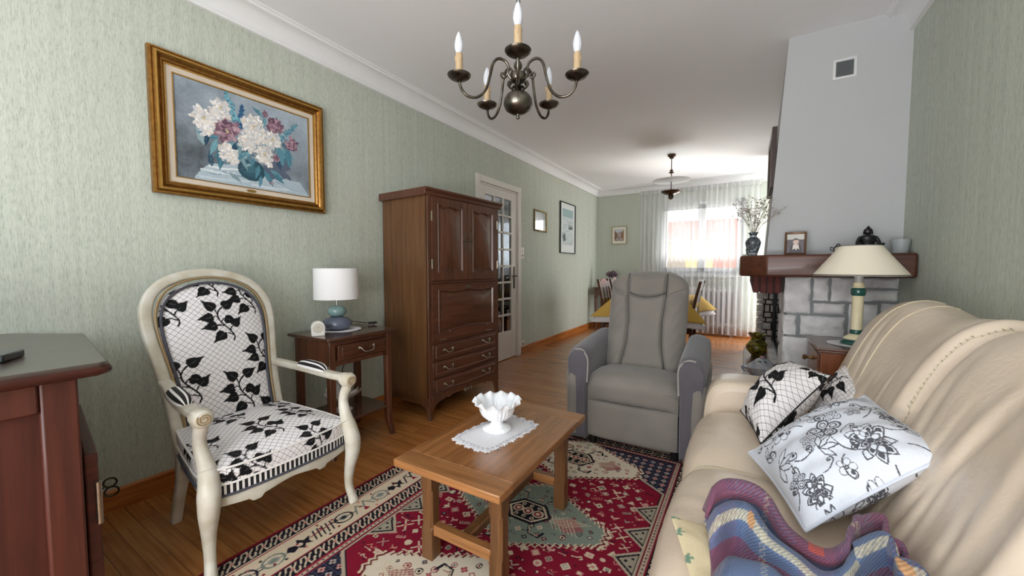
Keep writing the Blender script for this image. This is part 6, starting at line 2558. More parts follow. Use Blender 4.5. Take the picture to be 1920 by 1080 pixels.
def tartan_mat():
    m, n, l, b = principled('tartan_wool')
    at = n.new('ShaderNodeAttribute'); at.attribute_name = 'Col'
    uv = n.new('ShaderNodeUVMap')
    wv = n.new('ShaderNodeTexWave'); wv.wave_type = 'BANDS'; wv.bands_direction = 'DIAGONAL'
    wv.inputs['Scale'].default_value = 84; wv.inputs['Distortion'].default_value = 1.0; wv.inputs['Detail'].default_value = 1.5; wv.inputs['Detail Scale'].default_value = 4
    l.new(uv.outputs['UV'], wv.inputs['Vector'])
    mr = n.new('ShaderNodeMapRange'); mr.inputs['To Min'].default_value = .74; mr.inputs['To Max'].default_value = 1.16
    l.new(wv.outputs['Fac'], mr.inputs['Value'])
    mx = n.new('ShaderNodeMix'); mx.data_type = 'RGBA'; mx.blend_type = 'MULTIPLY'; mx.inputs['Factor'].default_value = 1
    l.new(at.outputs['Color'], mx.inputs['A']); l.new(mr.outputs['Result'], mx.inputs['B'])
    l.new(mx.outputs['Result'], b.inputs['Base Color'])
    b.inputs['Roughness'].default_value = .95; b.inputs['Sheen Weight'].default_value = .15; b.inputs['Specular IOR Level'].default_value = .1
    bp = n.new('ShaderNodeBump'); bp.inputs['Strength'].default_value = .3; bp.inputs['Distance'].default_value = .002
    l.new(wv.outputs['Fac'], bp.inputs['Height']); l.new(bp.outputs['Normal'], b.inputs['Normal'])
    return m


pth = spline([(-.085, 1.03), (-.045, 1.075), (.02, 1.055), (.085, 1.01), (.145, .985), (.20, 1.01), (.245, 1.075), (.285, 1.095), (.315, 1.06), (.325, 1.0)], 26)
pth = np.array(pth)
dd_ = np.r_[0, np.cumsum(np.hypot(*np.diff(pth, axis=0).T))]
nS, nT = 320, 260
sv = np.linspace(0, dd_[-1], nS)
px_ = -.085 + (np.interp(sv, dd_, pth[:, 0]) + .085) * .90; py_ = np.interp(sv, dd_, pth[:, 1])
for _ in range(6):
    px_[1:-1] = (px_[:-2] + 2 * px_[1:-1] + px_[2:]) / 4; py_[1:-1] = (py_[:-2] + 2 * py_[1:-1] + py_[2:]) / 4
fold = np.array(spline([(-.035, .0), (-.030, .045), (-.012, .088), (.008, .098), (.020, .080), (.016, .045), (.020, .018), (.038, .012), (.050, .035), (.058, .072), (.082, .090), (.110, .080), (.120, .045), (.135, .018), (.165, .016), (.180, .045), (.205, .066), (.25, .064), (.30, .05), (.36, .044), (.42, .02)], 10))
fd = np.r_[0, np.cumsum(np.hypot(*np.diff(fold, axis=0).T))]
tv = np.linspace(0, fd[-1], nT)
fa, fh = np.interp(tv, fd, fold[:, 0]), np.interp(tv, fd, fold[:, 1])
P = np.zeros((nS, nT, 3)); UVb = np.zeros((nS, nT, 2))
for i in range(nS):
    s = i / (nS - 1)
    hs = .64 + .30 * np.exp(-((s - .17) / .12) ** 2) + .26 * np.exp(-((s - .78) / .16) ** 2) - .22 * np.exp(-((s - .48) / .13) ** 2)
    tf = np.clip(tv / fd[-1], 0, 1)
    spread = 1 + .25 * np.sin(6 * s + 3 * tf) * tf
    ex = .026 * np.sin(46 * s + 5 * tf) * np.exp(-((s - .80) / .15) ** 2) * np.clip((.9 - tf) / .3, 0, 1) + .012 * np.sin(23 * s + 9 * tf + 1) * np.exp(-((s - .2) / .2) ** 2)
    endd = min(1, s / .04, (1 - s) / .04) ** .5
    P[i, :, 0] = px_[i] + .015 + .05 * fa + .02 * np.sin(9 * fa + 5 * s) + ex * .6
    P[i, :, 1] = py_[i] - fa * spread + .012 * np.sin(8 * s + 14 * fa) + ex
    P[i, :, 2] = .498 + fh * hs * (.35 + .65 * endd) + .006 * np.sin(13 * s + 20 * fa) * np.clip(fh / .05, 0, 1) - .012 * tf
    UVb[i, :, 0] = sv[i]; UVb[i, :, 1] = tv
P[..., 2] = np.maximum(P[..., 2], .482)
cb = TC.at(np.clip(UVb[..., 0], 0, .61), np.clip(UVb[..., 1] * .62, 0, .495))
bl = grid_obj('blanket', P, tartan_mat(), loc=(.12, .9, .5), colour=cb, uv=UVb, solid=.008)
tag(bl, 'crumpled blue and mauve tartan wool blanket in the near corner of the sofa', 'blanket')

# ================================================================== LAMP CABINET BEHIND THE SOFA
HC = .735
qx0, qx1, qy0, qy1 = .297, .70, 2.315, 2.70
REDW = wood('cherry_side', (132, 74, 42), (98, 50, 27), 'z', 0.32, coat=0.3)
bc = thing('bedside_cabinet', 'small brown cabinet with a knobbed drawer between the sofa and the stone fireplace', 'cabinet', ((qx0 + qx1) / 2, (qy0 + qy1) / 2, 0))
b = MB(); b.box(qx0 + .02, qy0 + .015, .04, qx1, qy1 - .01, HC - .022)
b.build('carcass', REDW, bc, bevel=0.003)
b = MB(); b.box(qx0, qy0, HC - .012, qx1, qy1, HC)
b.box(qx0 + .008, qy0 + .006, HC - .024, qx1, qy1, HC - .012)
b.build('top', wood('cabinet_top', (112, 78, 62), (88, 58, 46), 'y', 0.25, coat=0.4), bc, bevel=0.004, seg=3)
b = MB(); b.box(qx0 + .010, qy0 + .03, .56, qx0 + .022, qy1 - .025, HC - .035)
dr = b.build('drawer', DARKWX, bc, bevel=0.003)
b = MB(); b.T = Matrix.Translation((qx0 + .010, (qy0 + qy1) / 2 - .03, .655)) @ Matrix.Rotation(radians(-90), 4, 'Y')
b.lathe([(0, 0), (.012, .0), (.008, .006), (.0055, .02), (.008, .028), (.013, .033), (.013, .04), (.008, .044), (0, .045)], 18)
b.build('knob', M('brass_knob', (130, 92, 54), 0.35, 0.7), dr, smooth=50)
b = MB(); b.box(qx0 + .010, qy0 + .03, .10, qx0 + .022, qy1 - .025, .545)
b.build('door', DARKWX, bc, bevel=0.003)
b = MB(); b.box(qx0 + .03, qy0 + .03, 0, qx1 - .01, qy1 - .02, .04)
b.build('plinth', DARKW, bc)

lx, ly = .476, 2.505
doily_round('doily', (lx, ly, HC), .112, 'round white lace doily under the cone-shaded lamp', 14)
cl_ = thing('table_lamp', 'table lamp with wide cream cone shade and cream-and-green column, beside the sofa', 'lamp', (lx, ly, HC + .005))
LAMPC = M('lamp_cream', (226, 214, 178), 0.3, coat=0.4, noise=0.06, nscale=20)
LAMPG = M('lamp_green', (36, 86, 78), 0.22, coat=0.5, noise=0.3, nscale=26)
zb = HC + .0055
b = MB()
b.lathe([(0, zb), (.062, zb), (.062, zb + .012), (.052, zb + .016), (0, zb + .016)], 40, (lx, ly, 0))
b.lathe([(0, zb + .016), (.054, zb + .016), (.050, zb + .024), (0, zb + .024)], 40, (lx, ly, 0))
b.build('base', LAMPG, cl_, smooth=40)
b = MB()
b.lathe([(0, zb + .024), (.050, zb + .024), (.044, zb + .034), (.030, zb + .044), (.023, zb + .05), (.023, .79), (.0225, .81), (.0225, .978), (.0245, .981), (.023, 1.018), (.025, 1.022), (.019, 1.030), (.022, 1.038), (.019, 1.044), (0, 1.044)], 36, (lx, ly, 0))
b.build('column', LAMPC, cl_, smooth=40)
for band in ([(.0228, .787), (.0265, .792), (.0265, .806), (.0228, .811)], [(.0232, .979), (.0285, .986), (.0285, 1.010), (.0232, 1.018)]):
    b = MB()
    b.lathe(band, 36, (lx, ly, 0), cap0=False, cap1=False)
    b.build('green_band', LAMPG, cl_, smooth=50)
b = MB(); b.lathe([(0, 1.04), (.017, 1.04), (.018, 1.085), (.012, 1.09), (.012, 1.14), (0, 1.14)], 24, (lx, ly, 0))
for k in range(3):
    a = 2 * pi * k / 3 + .4
    b.tube([(lx, ly, 1.085), (lx + .172 * cos(a), ly + .172 * sin(a), 1.083)], .0018, 6)
b.build('socket', M('socket_pale', (176, 172, 166), 0.4), cl_, smooth=50)
b = MB(); b.lathe([(.182, 1.078), (.1835, 1.078), (.0775, 1.226), (.076, 1.226)], 64, (lx, ly, 0), cap0=False, cap1=False)
sh_ = b.build('lamp_shade', M('cream_shade', (232, 222, 202), 0.8, noise=0.03, nscale=300, bump=0.1, bscale=500), cl_, smooth=40)
b = MB()
for r, z in ((.183, 1.082), (.0778, 1.2235)):
    b.tube([(lx + r * cos(t), ly + r * sin(t), z) for t in np.linspace(0, 2 * pi, 61)[:-1]], .0022, 6, closed=True)
b.build('shade_trim', M('trim_dark_teal', (52, 58, 66), 0.7), sh_)

# ================================================================== FIREPLACE
PLAS = M('chimney_plaster', (186, 187, 188), 0.8, noise=0.03, nscale=2, bump=0.12, bscale=60)
MANT = wood('mantel_beam', (96, 54, 36), (66, 36, 24), 'x', 0.4, coat=0.1)
fpz = thing('fireplace', 'fireplace with white stone masonry, thick wooden mantel beam and white plaster chimney hood', 'fireplace', (.45, 4.4, 0))
fr_top = [(.196, 3.1), (XR, 3.1), (XR, 6.15), (.27, 6.15)]
fr_bot = [(.113, 3.1), (XR, 3.1), (XR, 6.15), (.19, 6.15)]
b = MB()
v = [(x, y, 1.19) for x, y in fr_bot] + [(x, y, ZC) for x, y in fr_top]
b.add(v, [(3, 2, 1, 0), (4, 5, 6, 7)] + [(i, (i + 1) % 4, 4 + (i + 1) % 4, 4 + i) for i in range(4)])
b.build('chimney_hood', PLAS, fpz, smooth=0)
b = MB()
mp_ = [(.107, 2.83), (XR - .004, 2.83), (XR - .004, 6.2), (-.037, 6.2), (-.037, 2.985)]
b.prism(mp_, lambda x, y, d: (x, y, d), 1.062, 1.196)
b.build('mantel_shelf', MANT, fpz, bevel=0.014, seg=3, smooth=50)
b = MB()
b.box(.235, 3.12, 0, XR - .001, 3.55, 1.062)
b.build('mortar_core', M('mortar_grey', (136, 139, 140), 0.9, noise=0.1, nscale=60, bump=0.3, bscale=150), fpz, smooth=0)
STONE = M('white_quartz_stone', (238, 235, 233), 0.75, noise=0.25, nscale=9, col2=(200, 196, 197), bump=0.5, bscale=40)


def stone(b, x0, x1, z0, z1, mapf, seed, d0=.0):
    r = np.random.default_rng(seed)
    n1 = max(6, int((x1 - x0) / .014)); n2 = max(6, int((z1 - z0) / .014))
    P = np.zeros((n1 + 2, n2 + 2, 3))
    A = r.normal(size=(3, 4))
    for i in range(n1 + 2):
        for j in range(n2 + 2):
            u = np.clip((i - 1) / (n1 - 1), 0, 1); w = np.clip((j - 1) / (n2 - 1), 0, 1)
            ed = i in (0, n1 + 1) or j in (0, n2 + 1)
            m = min(u, 1 - u, w, 1 - w)
            dep = 0 if ed else .014 * min(1, m / .10 + .35) + sum(.0035 * A[k, 0] * sin(A[k, 1] * 9 * u + A[k, 2] * 7 * w + A[k, 3] * 5) for k in range(3)) * min(1, m / .08) + .0016 * r.normal()
            jx = .0015 * sin(12 * w + A[0, 0] * 5) * (u - .5) * 2
            P[i, j] = mapf(x0 + u * (x1 - x0) + jx, z0 + w * (z1 - z0) + 0.0012 * sin(9 * u + A[1, 0] * 4) * (2 * w - 1), dep)
    b.grid(P)


b = MB()
front = [(0.222, 0.819, 0.359, 1.052), (0.374, 0.907, 0.448, 1.052), (0.464, 0.906, 0.595, 1.052), (0.609, 0.994, 0.772, 1.052), (0.611, 0.914, 0.772, 0.981), (0.378, 0.822, 0.532, 0.889),
         (0.552, 0.695, 0.684, 0.894), (0.699, 0.809, 0.772, 0.901), (0.222, 0.675, 0.290, 0.806), (0.313, 0.680, 0.533, 0.806), (0.222, 0.461, 0.360, 0.660), (0.376, 0.485, 0.580, 0.668),
         (0.699, 0.60, 0.772, 0.795), (0.596, 0.45, 0.772, 0.585), (0.596, .60, .685, .68), (0.222, .28, .45, .445), (.468, .30, .58, .47), (.598, .28, .772, .435), (.222, .05, .36, .262), (.378, .05, .60, .28), (.618, .05, .772, .265)]
for k, (x0, z0, x1, z1) in enumerate(front):
    stone(b, x0, x1, z0, z1, lambda x, z, d: (x, 3.122 - d, z), k)
side = [(3.13, 0.819, 3.34, 1.052), (3.355, .80, 3.54, 1.052), (3.13, .675, 3.42, .806), (3.435, .56, 3.54, .785), (3.13, .461, 3.30, .66), (3.315, .40, 3.42, .66), (3.13, .28, 3.40, .445), (3.13, .05, 3.30, .262), (3.32, .05, 3.54, .27), (3.435, .29, 3.54, .545)]
for k, (x0, z0, x1, z1) in enumerate(side):
    stone(b, x0, x1, z0, z1, lambda y, z, d: (.237 - d, y, z), 40 + k)
b.build('stone_facing', STONE, fpz, smooth=60)
# far jamb
b = MB(); b.box(.20, 5.85, 0, XR - .001, 6.15, 1.062)
b.build('far_jamb', M('jamb_dark', (70, 44, 38), 0.85, noise=0.3, nscale=20), fpz, smooth=0)
b = MB()
rs = random.Random(3)
z = .05
k = 0
while z < 1.0:
    h = rs.uniform(.05, .10)
    x = .13
    while x < .40:
        w = rs.uniform(.05, .11)
        stone(b, x, x + w - .016, z, z + h - .016, lambda x, z, d: (x, 5.848 - d * 1.3, z), 100 + k)
        x += w
        k += 1
    y = 5.86
    while y < 6.12:
        w = rs.uniform(.08, .13)
        stone(b, y, min(6.14, y + w - .014), z, z + h - .014, lambda y, z, d: (.20 - d * 3, y, z), 200 + k)
        y += w
        k += 1
    z += h
b.build('far_stone_facing', STONE, fpz, smooth=60)
# soldier bricks under the beam
BRK = M('dark_red_brick', (96, 46, 40), 0.8, noise=0.3, nscale=22, bump=0.3, bscale=80)
b = MB()
x = .045
while x < .205:
    b.box(x, 3.13, .945, x + .034, 3.24, 1.062)
    x += .041
y = 3.25
while y < 5.84:
    b.box(.045, y, .945, .15, y + .05, 1.062)
    y += .057
b.build('brick_lintel', BRK, fpz, bevel=0.004)
b = MB(); b.box(.06, 3.245, .98, .30, 5.85, 1.062); b.box(.06, 3.14, .955, .24, 3.25, 1.06)
b.build('lintel_core', M('mortar_dark', (60, 50, 48), 0.9), fpz, smooth=0)
b = MB()
HZ = .05
b.box(0.0, 3.10, 0, .232, 6.0, HZ)
b.box(.232, 3.551, 0, XR - .001, 5.849, HZ)


def hearth_mat():
    m, n, l, bb = principled('hearth_tiles')
    tc = n.new('ShaderNodeTexCoord')
    br = n.new('ShaderNodeTexBrick'); br.inputs['Scale'].default_value = 1; br.inputs['Brick Width'].default_value = .24; br.inputs['Row Height'].default_value = .055; br.inputs['Mortar Size'].default_value = .004
    br.inputs['Color1'].default_value = (*lin((92, 62, 58)), 1); br.inputs['Color2'].default_value = (*lin((110, 78, 72)), 1); br.inputs['Mortar'].default_value = (*lin((54, 42, 42)), 1)
    l.new(tc.outputs['Object'], br.inputs['Vector']); l.new(br.outputs['Color'], bb.inputs['Base Color'])
    bb.inputs['Roughness'].default_value = .3
    return m


b.build('hearth', hearth_mat(), fpz, bevel=0.003)
# glazed fire insert
IRON = M('black_iron', (20, 20, 22), 0.45, 0.3)
b = MB()
b.box(.30, 3.60, .20, .34, 5.75, .235); b.box(.30, 3.60, .86, .34, 5.75, .90)
for y in (3.60, 5.68):
    b.box(.295, y, .20, .34, y + .055, .90)
b.box(.34, 3.60, .05, .70, 3.63, .97); b.box(.34, 5.72, .05, .70, 5.75, .97); b.box(.69, 3.60, .05, .70, 5.75, .97)
b.build('insert_frame', IRON, fpz, bevel=0.003)
b = MB(); b.box(.297, 3.66, .232, .3005, 5.68, .242)
b.build('chrome_edge', M('chrome', (230, 230, 232), 0.1, 1.0), fpz)
b = MB(); b.box(.315, 3.64, .235, .318, 5.69, .87)
b.build('insert_glass', PANE, fpz, smooth=0)
b = MB(); b.box(.232, 3.551, HZ, .69, 5.849, .20)
b.build('insert_plinth', STONE, fpz, bevel=0.006)

# air vent on the hood
av = thing('air_vent', 'square white-framed air vent grille on the white chimney hood', 'vent', (.478, 3.1, 2.324))
b = MB()
frame_rings(b, .421, .535, 2.264, 2.384, [(0, .0), (0, .006), (.003, .008), (.014, .008), (.016, .003)], lambda a, c, d: (a, 3.1 - d, c))
b.build('frame', M('vent_white', (216, 216, 216), 0.5), av)
b = MB(); b.box(.434, 3.0985, 2.277, .522, 3.0995, 2.371)
b.build('backing', M('vent_dark', (30, 32, 34), 0.8), av)
b = MB()
for k in range(16):
    z = 2.280 + k * .0057
    b.box(.436, 3.0945, z, .520, 3.0985, z + .0024)
for x in (.4365, .519):
    b.box(x - .0015, 3.094, 2.277, x + .0015, 3.0985, 2.371)
b.build('grille', M('vent_grey', (124, 128, 130), 0.5), av)

# picture on the hood's flank
wp = thing('framed_picture', 'dark wooden framed picture hung on the left flank of the chimney hood, seen edge-on', 'picture', (.140, 3.45, 1.87))
b = MB(); frame_rings(b, 3.17, 3.72, 1.665, 2.065, [(0, -.012), (0, .016), (.03, .012), (.034, .0), (.034, -.012)], lambda a, c, d: (.142 - d, a, c))
b.build('frame', M('dark_brown_frame', (58, 40, 34), 0.4), wp)
b = MB(); b.box(.140, 3.20, 1.695, .146, 3.69, 2.035)
b.build('sheet', M('faded_print', (168, 142, 130), 0.6, noise=0.4, nscale=9), wp, smooth=0)

# ---- things standing on the mantel
MZ = 1.196
# vase with dried stems
vx, vy = .035, 3.03
vs = thing('flower_vase', 'dark patterned baluster vase of dried sprays on the left end of the mantel', 'vase', (vx, vy, MZ))
VC = Canvas(.3, .2, 500, (74, 82, 88))
for k in range(200):
    VC.ell(.3 * RNG.random(), .2 * RNG.random(), .004 + .007 * RNG.random(), .002 + .005 * RNG.random(), [(150, 162, 170), (44, 50, 56), (112, 96, 92), (96, 112, 106), (190, 196, 200)][k % 5], RNG.random() * 3)
VC.rect(0, .125, .3, .131, (170, 176, 180)); VC.rect(0, .012, .3, .018, (160, 166, 170))
vp = np.array(spline([(.022, 0), (.026, .004), (.024, .012), (.033, .04), (.042, .075), (.043, .092), (.034, .110), (.021, .122), (.019, .135), (.024, .148), (.030, .153)], 8))
n1 = 60
A = np.linspace(0, 2 * pi, n1, endpoint=True)
P = np.stack([vx + vp[:, 0][:, None] * np.cos(A)[None, :], vy + vp[:, 0][:, None] * np.sin(A)[None, :], MZ + vp[:, 1][:, None] + 0 * A[None, :]], -1)
P = np.repeat(np.repeat(P, 1, 0), 1, 1)
grid_obj('body', P, painted('glazed_pattern', 0.15, spec=0.6, bscale=50), vs, colour=VC.at((A / (2 * pi) * .29)[None, :] + 0 * vp[:, :1], vp[:, 1][:, None] + 0 * A[None, :]), flip=True, solid=.003)
b = MB()
tips = []
rs = random.Random(5)
for k in range(26):
    a = rs.uniform(0, 2 * pi); sp2 = rs.uniform(.05, .17); h = rs.uniform(.22, .40)
    p0 = (vx + .01 * cos(a), vy + .01 * sin(a), MZ + .10)
    p3 = (vx + sp2 * cos(a) * 1.0 + rs.uniform(-.02, .02), vy + .5 * sp2 * sin(a) - .02, MZ + h)
    p1 = (vx + .015 * cos(a), vy + .015 * sin(a), MZ + .20); p2 = ((p0[0] + p3[0]) / 2, (p0[1] + p3[1]) / 2, MZ + h * .8)
    pts_ = bez(p0, p1, p2, p3, 10)
    b.tube(pts_, [.0011] * 9 + [.0006], 5)
    for q in range(3):
        t = rs.randrange(5, 9)
        s0 = pts_[t]
        e = (s0[0] + rs.uniform(-.045, .045), s0[1] + rs.uniform(-.03, .03), s0[2] + rs.uniform(.0, .05))
        b.tube([s0, e], .0006, 4)
        tips.append(e)
    tips.append(pts_[-1])
b.build('stems', M('dried_stem', (128, 116, 92), 0.8), vs)
b = MB()
for (x, y, z) in tips:
    for q in range(3):
        c = (x + rs.uniform(-.014, .014), y + rs.uniform(-.012, .012), z + rs.uniform(-.012, .012))
        b.ball(c, rs.uniform(.003, .006), rs.uniform(.003, .006), rs.uniform(.002, .004), 6, 4)
b.build('dried_flowers', M('dried_flower', (196, 184, 172), 0.9, noise=0.5, nscale=60, col2=(130, 116, 104)), vs)['kind'] = 'stuff'
# small ornament left of the vase
og = thing('ornament', 'tiny green and white ornament at the very left end of the mantel', 'ornament', (-.008, 3.06, MZ))
b = MB(); b.ball((-.010, 3.06, MZ + .007), .013, .010, .007)
b.ball((.003, 3.055, MZ + .005), .010, .008, .005)
b.build('pebble', M('white_pebble', (206, 206, 200), 0.6), og, smooth=180)
b = MB(); b.tube([(.006, 3.056, MZ + .003), (-.002, 3.06, MZ + .048)], .005, 8)
b.build('green_stick', M('green_glaze', (62, 84, 68), 0.3), og)

# photograph in a frame, leaning back
ph_ = thing('photo_frame', 'framed old portrait photograph of a person in a white collar, standing on the mantel', 'photo frame', (.255, 2.94, MZ), radians(-6), local=True)
th = radians(10)
fm = lambda a, c, d: (a, -d * cos(th) + c * sin(th), .002 + c * cos(th) + d * sin(th))
b = MB(); frame_rings(b, -.055, .055, 0, .142, [(0, -.008), (0, .004), (.004, .007), (.009, .005), (.012, 0), (.012, -.008)], fm)
b.build('frame', M('bronze_frame', (104, 74, 52), 0.35, 0.4), ph_)
b = MB(); b.prism([(-.012, .0), (.012, 0), (.006, .09), (-.006, .09)], lambda a, c, d: (a, .03 + .045 * (1 - c / .09) + d, .002 + c * .98), 0, .003)
b.build('strut', M('black_plastic'), ph_)
PHC = Canvas(.09, .122, 1200, (120, 116, 114))
PHC.rect(0, .085, .09, .122, (206, 204, 196)); PHC.rect(0, 0, .09, .085, (88, 78, 84))
PHC.poly([(.012, 0), (.022, .045), (.036, .056), (.058, .056), (.072, .045), (.082, 0)], (48, 44, 50))
PHC.poly([(.03, .02), (.034, .054), (.06, .054), (.066, .02), (.056, .03), (.048, .018), (.042, .03)], (220, 208, 200))
PHC.ell(.047, .072, .0145, .018, (214, 186, 172)); PHC.poly([(.032, .075), (.034, .088), (.047, .094), (.060, .088), (.063, .072), (.058, .082), (.040, .083)], (60, 48, 46))
PHC.ell(.041, .073, .0018, .0012, (60, 44, 40)); PHC.ell(.052, .073, .0018, .0012, (60, 44, 40)); PHC.line([(.043, .062), (.050, .062)], .001, (150, 90, 84))
u_, v_ = np.meshgrid(np.linspace(0, .0899, 70), np.linspace(0, .1219, 90), indexing='ij')
P = np.zeros(u_.shape + (3,))
for i in range(u_.shape[0]):
    for j in range(u_.shape[1]):
        P[i, j] = fm(u_[i, j] - .045, .010 + v_[i, j], -.003)
grid_obj('photograph', P, painted('print_paper'), ph_, colour=PHC.at(u_, v_), flip=False)

# ornate little clock
mc = thing('mantel_clock', 'tiny ornate dark metal clock on the mantel, left of the lamp shade', 'clock', (.458, 2.93, MZ))
b = MB()
cc = (.458, 2.93, MZ + .028)
b.tube([(cc[0] + .020 * cos(t), cc[1], cc[2] + .019 * sin(t)) for t in np.linspace(0, 2 * pi, 33)[:-1]], .004, 8, closed=True)
for s in (-1, 1):
    b.tube(spline([(cc[0] + s * .019, cc[1], cc[2] + .008), (cc[0] + s * .034, cc[1], cc[2] + .014), (cc[0] + s * .033, cc[1], cc[2] - .002), (cc[0] + s * .024, cc[1], cc[2] - .006)], 6), .0026, 6)
    b.tube([(cc[0] + s * .010, cc[1], cc[2] - .018), (cc[0] + s * .018, cc[1] - .004, MZ + .002)], .003, 6)
b.tube([(cc[0], cc[1], cc[2] - .016), (cc[0], cc[1] + .016, MZ + .002)], .003, 6)
b.tube(spline([(cc[0] - .010, cc[1], cc[2] + .018), (cc[0] - .005, cc[1], cc[2] + .030), (cc[0] + .005, cc[1], cc[2] + .030), (cc[0] + .010, cc[1], cc[2] + .018)], 6), .003, 6)
b.ball((cc[0], cc[1], cc[2] + .031), .004)
b.build('case', M('dark_pewter', (56, 54, 54), 0.3, 0.8), mc, smooth=60)
b = MB(); b.T = Matrix.Translation((cc[0], cc[1] + .002, cc[2])) @ Matrix.Rotation(radians(90), 4, 'X')
b.lathe([(0, -.004), (.019, -.004), (.019, .003), (0, .003)], 28)
b.build('dial', M('clock_ivory', (196, 188, 166), 0.3), mc)

# seated buddha
bu = (.598, 2.985)
b = MB()
b.T = Matrix.Translation((bu[0], bu[1], MZ))
b.lathe([(0, 0), (.05, 0), (.052, .006), (.048, .012), (.046, .018), (.040, .022), (0, .022)], 32, fx=1.05, fy=.72)
b.lathe([(.0, .018), (.048, .022), (.054, .032), (.046, .044), (.030, .052), (.030, .058), (.034, .072), (.038, .088), (.038, .100), (.030, .108), (.015, .111), (.012, .114), (.017, .117), (.0215, .126), (.0205, .138), (.015, .146), (.009, .150), (.008, .155), (.004, .160), (0, .164)], 32, fy=.72)
for s in (-1, 1):
    b.tube(spline([(s * .032, 0, .099), (s * .042, -.004, .080), (s * .046, -.014, .056), (s * .030, -.030, .044), (s * .006, -.036, .040)], 6), [.010] * 12 + [.009] * 6 + [.008] * 6 + [.006], 10)
    b.tube(spline([(s * .016, -.006, .034), (s * .046, -.018, .031), (s * .038, -.034, .028), (0, -.040, .027)], 6), .012, 10)
    b.ball((s * .0195, 0, .121), .003, .005, .010, 8, 6)
b.ball((0, -.016, .123), .003, .004, .004, 8, 6)
bud = b.build('statue', M('black_resin', (22, 20, 22), 0.35, coat=0.2), loc=(bu[0], bu[1], MZ), smooth=60)
tag(bud, 'black seated meditating figure statue on the mantel behind the lamp shade', 'statue')
b = MB()
for k in range(12):
    a = k * 1.1
    b.ball((.652 + .010 * cos(a), 2.97 + .010 * sin(a), MZ + .01 + .0042 * k), .008, .008, .008, 8, 6)
b.lathe([(0, 0), (.016, 0), (.014, .008), (0, .008)], 16, (.652, 2.97, MZ))
tag(b.build('incense_holder', M('black_resin'), loc=(.652, 2.97, MZ), smooth=60), 'small knobbly black holder tucked beside the seated statue', 'ornament')
# frosted tumbler
b = MB()
b.lathe([(0, 0), (.031, 0), (.033, .004), (.042, .076), (.0425, .078), (.040, .078), (.031, .008), (0, .007)], 40, (.728, 2.955, MZ))
tum = b.build('tumbler', M('frosted_glass', (222, 228, 230), 0.35, trans=0.5, coat=0.3), loc=(.728, 2.955, MZ), smooth=50)
tag(tum, 'frosted white glass tumbler on the right end of the mantel', 'glass')

# ---- on the hearth
gx_, gy_ = .140, 5.45
P = []
gp = np.array(spline([(.055, 0), (.062, .006), (.058, .016), (.085, .05), (.115, .095), (.112, .135), (.085, .175), (.066, .205), (.066, .23), (.085, .26), (.098, .275)], 8))
A = np.linspace(0, 2 * pi, 97)
rim = 1 + .04 * np.clip((gp[:, 1] - .22) / .05, 0, 1)[:, None] * np.sin(8 * A)[None, :]
P = np.stack([gx_ + gp[:, :1] * rim * np.cos(A)[None, :], gy_ + gp[:, :1] * rim * np.sin(A)[None, :], HZ + gp[:, 1:] + .004 * np.clip((gp[:, 1:] - .25) / .02, 0, 1) * np.sin(8 * A)[None, :]], -1)
GVC = Canvas(.6, .3, 300, (152, 138, 40))
for k in range(110):
    x, y = .6 * RNG.random(), .3 * RNG.random()
    a = RNG.random() * 6
    GVC.line([(x, y), (x + .03 * cos(a), y + .03 * sin(a)), (x + .045 * cos(a + .7), y + .045 * sin(a + .7))], .009, [(52, 44, 24), (70, 74, 30), (40, 36, 26)][k % 3])
gv = grid_obj('green_vase', P, painted('green_majolica', 0.18, spec=0.6, bscale=40), loc=(gx_, gy_, HZ), colour=GVC.at((A / (2 * pi) * .59)[None, :] + 0 * gp[:, :1], gp[:, 1:] + 0 * A[None, :]), flip=True, solid=.004)
tag(gv, 'yellow-green glazed vase with frilled rim standing on the fireplace hearth', 'vase')
b = MB(); b.lathe([(0, 0), (.05, 0), (.05, .004), (0, .004)], 24, (gx_, gy_, HZ + .001)); b.build('vase_bottom', M('green_glaze'), gv)

tu = thing('tureen', 'white and blue faience tureen with pink-knobbed lid on the hearth behind the sofa arm', 'tureen', (.155, 4.3, HZ))
FAI = M('faience', (232, 233, 235), 0.2, coat=0.5, noise=0.4, nscale=24, col2=(186, 196, 212))
b = MB()
wv_ = lambda r, z, a: (r * (1 + .03 * sin(8 * a)), z)
b.lathe([(0, 0), (.06, 0), (.064, .008), (.05, .018), (.09, .045), (.122, .085), (.132, .115), (.140, .125), (.134, .129), (.11, .124), (0, .12)], 72, (.155, 4.3, HZ), fy=.8, fn=wv_)
for s in (-1, 1):
    b.tube(spline([(.155 + s * .122, 4.3, HZ + .095), (.155 + s * .165, 4.3, HZ + .12), (.155 + s * .150, 4.3, HZ + .085), (.155 + s * .115, 4.3, HZ + .07)], 6), .009, 8)
b.build('body', FAI, tu, smooth=60)
b = MB()
b.lathe([(.13, .130), (.128, .137), (.10, .155), (.07, .18), (.05, .20), (.03, .21), (0, .213)], 72, (.155, 4.3, HZ), fy=.8, fn=lambda r, z, a: (r * (1 + .035 * sin(8 * a)), z), cap0=True)
ld = b.build('lid', FAI, tu, smooth=60)
b = MB(); b.ball((.155, 4.3, HZ + .222), .024, .02, .014)
b.build('knob', M('pink_glaze', (214, 168, 168), 0.25), ld, smooth=180)
b = MB()
for s in (-1, 1):
    b.ball((.155 + s * .02, 4.255, HZ + .185), .018, .008, .010)
b.build('leaf', M('green_leaf_glaze', (96, 116, 78), 0.3), ld, smooth=180)

